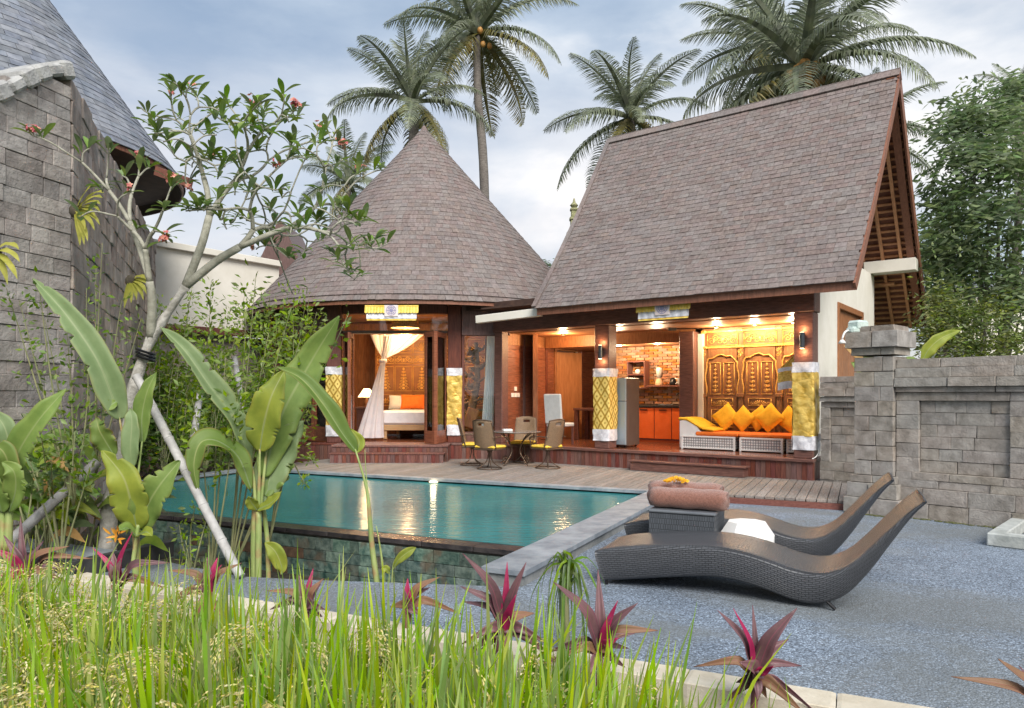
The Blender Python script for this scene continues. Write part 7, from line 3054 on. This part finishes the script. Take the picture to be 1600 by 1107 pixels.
def palm(label, crown_px, Y, base_px, L, seed, nf=22, nuts=0, nutm=None, trunk_r=.16, dead=2):
    rr = random.Random(seed)
    c = at(crown_px[0], crown_px[1], Y)
    bx = at(base_px[0], base_px[1], Y)
    base = Vector((bx.x + (bx.x - c.x) * .5, Y, -.6))
    r = root('coconut_palm', label, 'palm tree', base, group='coconut palms behind the roofs')
    b = B()
    C = catmull([base, Vector((bx.x, Y, bx.z)), c.lerp(bx, .4) + Vector((rr.uniform(-.1, .1), 0, 0)), c + Vector((0, 0, -.1))], 30)
    b.tube(C, [trunk_r * (1.35 - .45 * i / 30) * (1 + .03 * (i % 2)) for i in range(31)], 10)
    b.build('trunk', m_ptrunk, r, smooth=True)
    for k in range(nf):
        t_ = k / (nf - 1)
        el = R(78 - 128 * t_ + rr.uniform(-8, 8))
        az = k * 2.39996 + rr.uniform(-.25, .25)
        kind = 'y' if k >= nf - dead else 'g'
        dk = min(3, int(t_ * 4))
        me = get_frond((kind, dk, rr.randint(0, 1)), 1.0, (.75, 1.05, 1.25, 1.0)[dk], seed * 7 + k, m_palmy if kind == 'y' else m_palm, .235)
        o = bpy.data.objects.new('frond', me)
        s = L * rr.uniform(.85, 1.08) * (.82 if t_ < .12 else 1)
        o.matrix_basis = Matrix.Translation(c) @ Matrix.Rotation(az, 4, 'Z') @ Matrix.Rotation(-el + .15, 4, 'Y') @ Matrix.Rotation(rr.uniform(-.5, .5), 4, 'X') @ Matrix.Scale(s, 4)
        place(o, r)
    for k in range(nuts):
        a = rr.uniform(0, 2 * PI)
        q = c + Vector((math.cos(a) * rr.uniform(.25, .55), math.sin(a) * .4 - .15, rr.uniform(-.75, -.1)))
        b = B()
        s = rr.uniform(.10, .14)
        b.ball(q, (s, s, s * 1.2), 9)
        b.build('coconut', nutm, r, smooth=True)


palm('tall coconut palm with its full trunk rising right of the cone tip', (745, 50), 27, (757, 300), 4.1, 1, 22, 8, m_coco, .14, 4)
palm('coconut palm directly behind the cone tip', (645, 158), 25, (638, 300), 3.2, 2, 20, 5, m_cocog, .16, 3)
palm('small distant coconut palm at the cone shoulder', (545, 285), 40, (545, 420), 3.6, 3, 16, 0, None, .15)
palm('coconut palm behind the end of the pavilion ridge', (985, 182), 25, (1000, 300), 3.4, 4, 21, 5, m_cocog, .16, 3)
palm('large coconut palm with orange nuts over the pavilion ridge', (1255, 105), 22, (1260, 300), 4.7, 5, 28, 24, m_coco, .18, 3)
palm('coconut palm showing its upper fronds behind the large one', (1190, 70), 28, (1195, 300), 3.9, 6, 16, 0, None, .18)
palm('coconut palm whose fronds hang beside the gable peak', (1345, 215), 29, (1345, 400), 3.7, 8, 18, 0, None, .18)
palm('distant coconut palm peeking over the broad tree', (1590, 150), 45, (1590, 300), 3.4, 9, 14, 0, None, .15)


# ---- broadleaf trees on the right
def tree(label, Y, base_px, blobs, n, L, mat, seed, trunk_r=.18, wid=.36, nbranch=26, group='trees behind the boundary wall'):
    rr = random.Random(seed)
    rn = np.random.default_rng(seed)
    base = at(base_px[0], base_px[1], Y)
    base.z = -.6
    r = root('broadleaf_tree', label, 'tree', base, group=group)
    cc = [(at(x, y, Y + dz), rx / F * Y, ry / F * Y) for (x, y, rx, ry, dz) in blobs]
    top = max(cc, key=lambda q: q[0].z)[0]
    b = B()
    b.tube(catmull([base, Vector((base.x + .1, base.y, base.z + (top.z - base.z) * .35)), Vector(((top.x + base.x) / 2, Y, base.z + (top.z - base.z) * .65)), top], 16), [trunk_r * (1 - .85 * i / 16) for i in range(17)], 8)
    b.build('trunk', m_ptrunk, r, smooth=True)
    spr = []
    for (c, rx, ry) in cc:
        m0 = Vector((base.x * .6 + c.x * .4, Y, base.z + (c.z - base.z) * .55))
        b = B()
        b.tube(catmull([m0, m0.lerp(c, .5) + Vector((0, 0, -.1)), c], 8), [.05 * (1 - .1 * i) for i in range(9)], 6)
        b.build('limb', m_ptrunk, r, smooth=True)
        for k in range(nbranch):
            v_ = Vector((rr.gauss(0, 1), rr.gauss(0, 1), rr.gauss(0, 1))).normalized()
            q = rr.random() ** .4
            spr.append((c, c + Vector((v_.x * rx * q, v_.y * rx * q, v_.z * ry * q)), v_))
    per = max(1, n // len(spr))
    cs, ds = [], []
    for (c, p, v_) in spr:
        # a drooping spray of paired leaflets
        ax = (v_ + Vector((0, 0, -.35)) + Vector((rr.gauss(0, .3), rr.gauss(0, .3), 0))).normalized()
        sl = L * 9
        side = ax.cross(Vector((0, 0, 1)))
        side = side.normalized() if side.length > .01 else Vector((1, 0, 0))
        for k in range(per):
            f_ = rr.random()
            sgn = 1 if k % 2 else -1
            q = p + ax * (sl * (f_ - .5)) + Vector((rr.gauss(0, L * 1.2), rr.gauss(0, L * 1.2), -.25 * sl * f_ * f_ + rr.gauss(0, L * .7)))
            cs.append(list(q))
            ds.append(list(side * sgn + ax * .6 + Vector((0, 0, rr.uniform(-.5, .2)))))
    V, Fc = quick_leaves(cs, ds, rn.uniform(L * .7, L * 1.35, len(cs)), wid, seed)
    place(bpy.data.objects.new('crown', np_mesh('crown', V, Fc, mat)), r)


m_tl = M('tree_leaf', (.15, .215, .105), (.28, .36, .17), rough=.5, scale=.8, trans=.5, rnd=.35, hue=.025)
m_tl2 = M('tree_leaf_light', (.12, .17, .045), (.25, .29, .08), rough=.45, scale=.8, trans=.3, rnd=.35, hue=.03)
tree('large broadleaf tree with drooping leaf sprays behind the boundary wall', 17.5, (1560, 560), [(1560, 195, 70, 55, 0), (1520, 250, 60, 45, -.4), (1590, 270, 70, 60, -.8), (1480, 320, 45, 40, 0), (1545, 340, 60, 50, -1.0), (1610, 380, 70, 60, -1.0), (1475, 400, 32, 35, .3), (1530, 430, 60, 45, -.6), (1600, 470, 60, 45, -.8), (1600, 150, 50, 40, .5), (1505, 190, 22, 18, .2)], 12500, .21, m_tl, 41, nbranch=18, wid=.32)
tree('lighter leafy tree low behind the stone pillar', 15.2, (1490, 600), [(1470, 470, 34, 34, 0), (1500, 505, 46, 30, -.3), (1545, 490, 40, 34, .2), (1465, 525, 30, 24, 0), (1580, 535, 40, 22, .3), (1520, 545, 36, 20, 0)], 6500, .10, m_tl2, 42, trunk_r=.09, nbranch=22)
tree('yellowish tree seen through the large tree', 24, (1500, 560), [(1450, 430, 30, 50, 0), (1480, 370, 40, 40, 0), (1540, 400, 50, 60, 0), (1470, 480, 50, 40, 0)], 7000, .14, m_tl2, 43, trunk_r=.12)
tree('small tree between the conical roof and the pavilion roof', 30, (853, 470), [(852, 420, 14, 16, 0), (846, 440, 14, 14, 0)], 1200, .13, m_tl, 44, trunk_r=.08, nbranch=14)
tree('low dark tree line behind the white building', 30, (420, 500), [(380, 470, 60, 40, 0), (440, 440, 50, 40, 0), (310, 470, 60, 50, 0)], 7000, .17, m_tl, 45, trunk_r=.12)

# pale villa with balustrade far on the right
vl = root('villa', 'pale villa with balustrade behind the trees at the picture edge', 'villa', at(1590, 600, 30))
q = at(1600, 545, 30)
B().bb(q.x - 2.2, q.x + 4, 29.5, 33, -.6, q.z + .35).build('wall', m_cream, vl)
B().bb(q.x - 2.3, q.x + 4, 29.3, 29.45, q.z + .95, q.z + 1.05).build('handrail', m_cream, vl)
for k in range(16):
    B().bb(q.x - 2.2 + k * .25, q.x - 2.12 + k * .25, 29.33, 29.42, q.z + .35, q.z + .95).build('baluster', m_cream, vl)
B().bb(q.x - 3.0, q.x + 4, 30.5, 34, q.z + 2.6, q.z + 2.8).build('roof', m_slate, vl)
B().bb(q.x - 2.4, q.x + 4, 31, 33, q.z + .35, q.z + 2.6).build('upper_wall', m_cream, vl)

# carved stone finial behind the pavilion verge
fn_ = root('stone_finial', 'carved stone shrine finial poking up left of the pavilion roof', 'finial', at(897, 380, 24))
c = at(897, 365, 24)
b = B()
for (s, h, z0) in ((.30, .12, 0), (.24, .30, .12), (.30, .10, .42), (.20, .22, .52), (.26, .08, .74)):
    b.box(c + Vector((0, 0, z0 + h / 2)), (s, s, h), None, .02)
b.build('shaft', M('lichen_stone', (.20, .21, .10), (.36, .35, .20), rough=.9, scale=14, bump=.7), fn_)
b = B()
b.lathe([(.06, .82), (.14, .92), (.05, 1.02), (.02, 1.15)], c, 8)
b.build('bud', MATS['lichen_stone'], fn_)
b = B()
b.box(c + Vector((0, 0, -2.2)), (.5, .5, 4.4))
b.build('pedestal', m_stone, fn_)
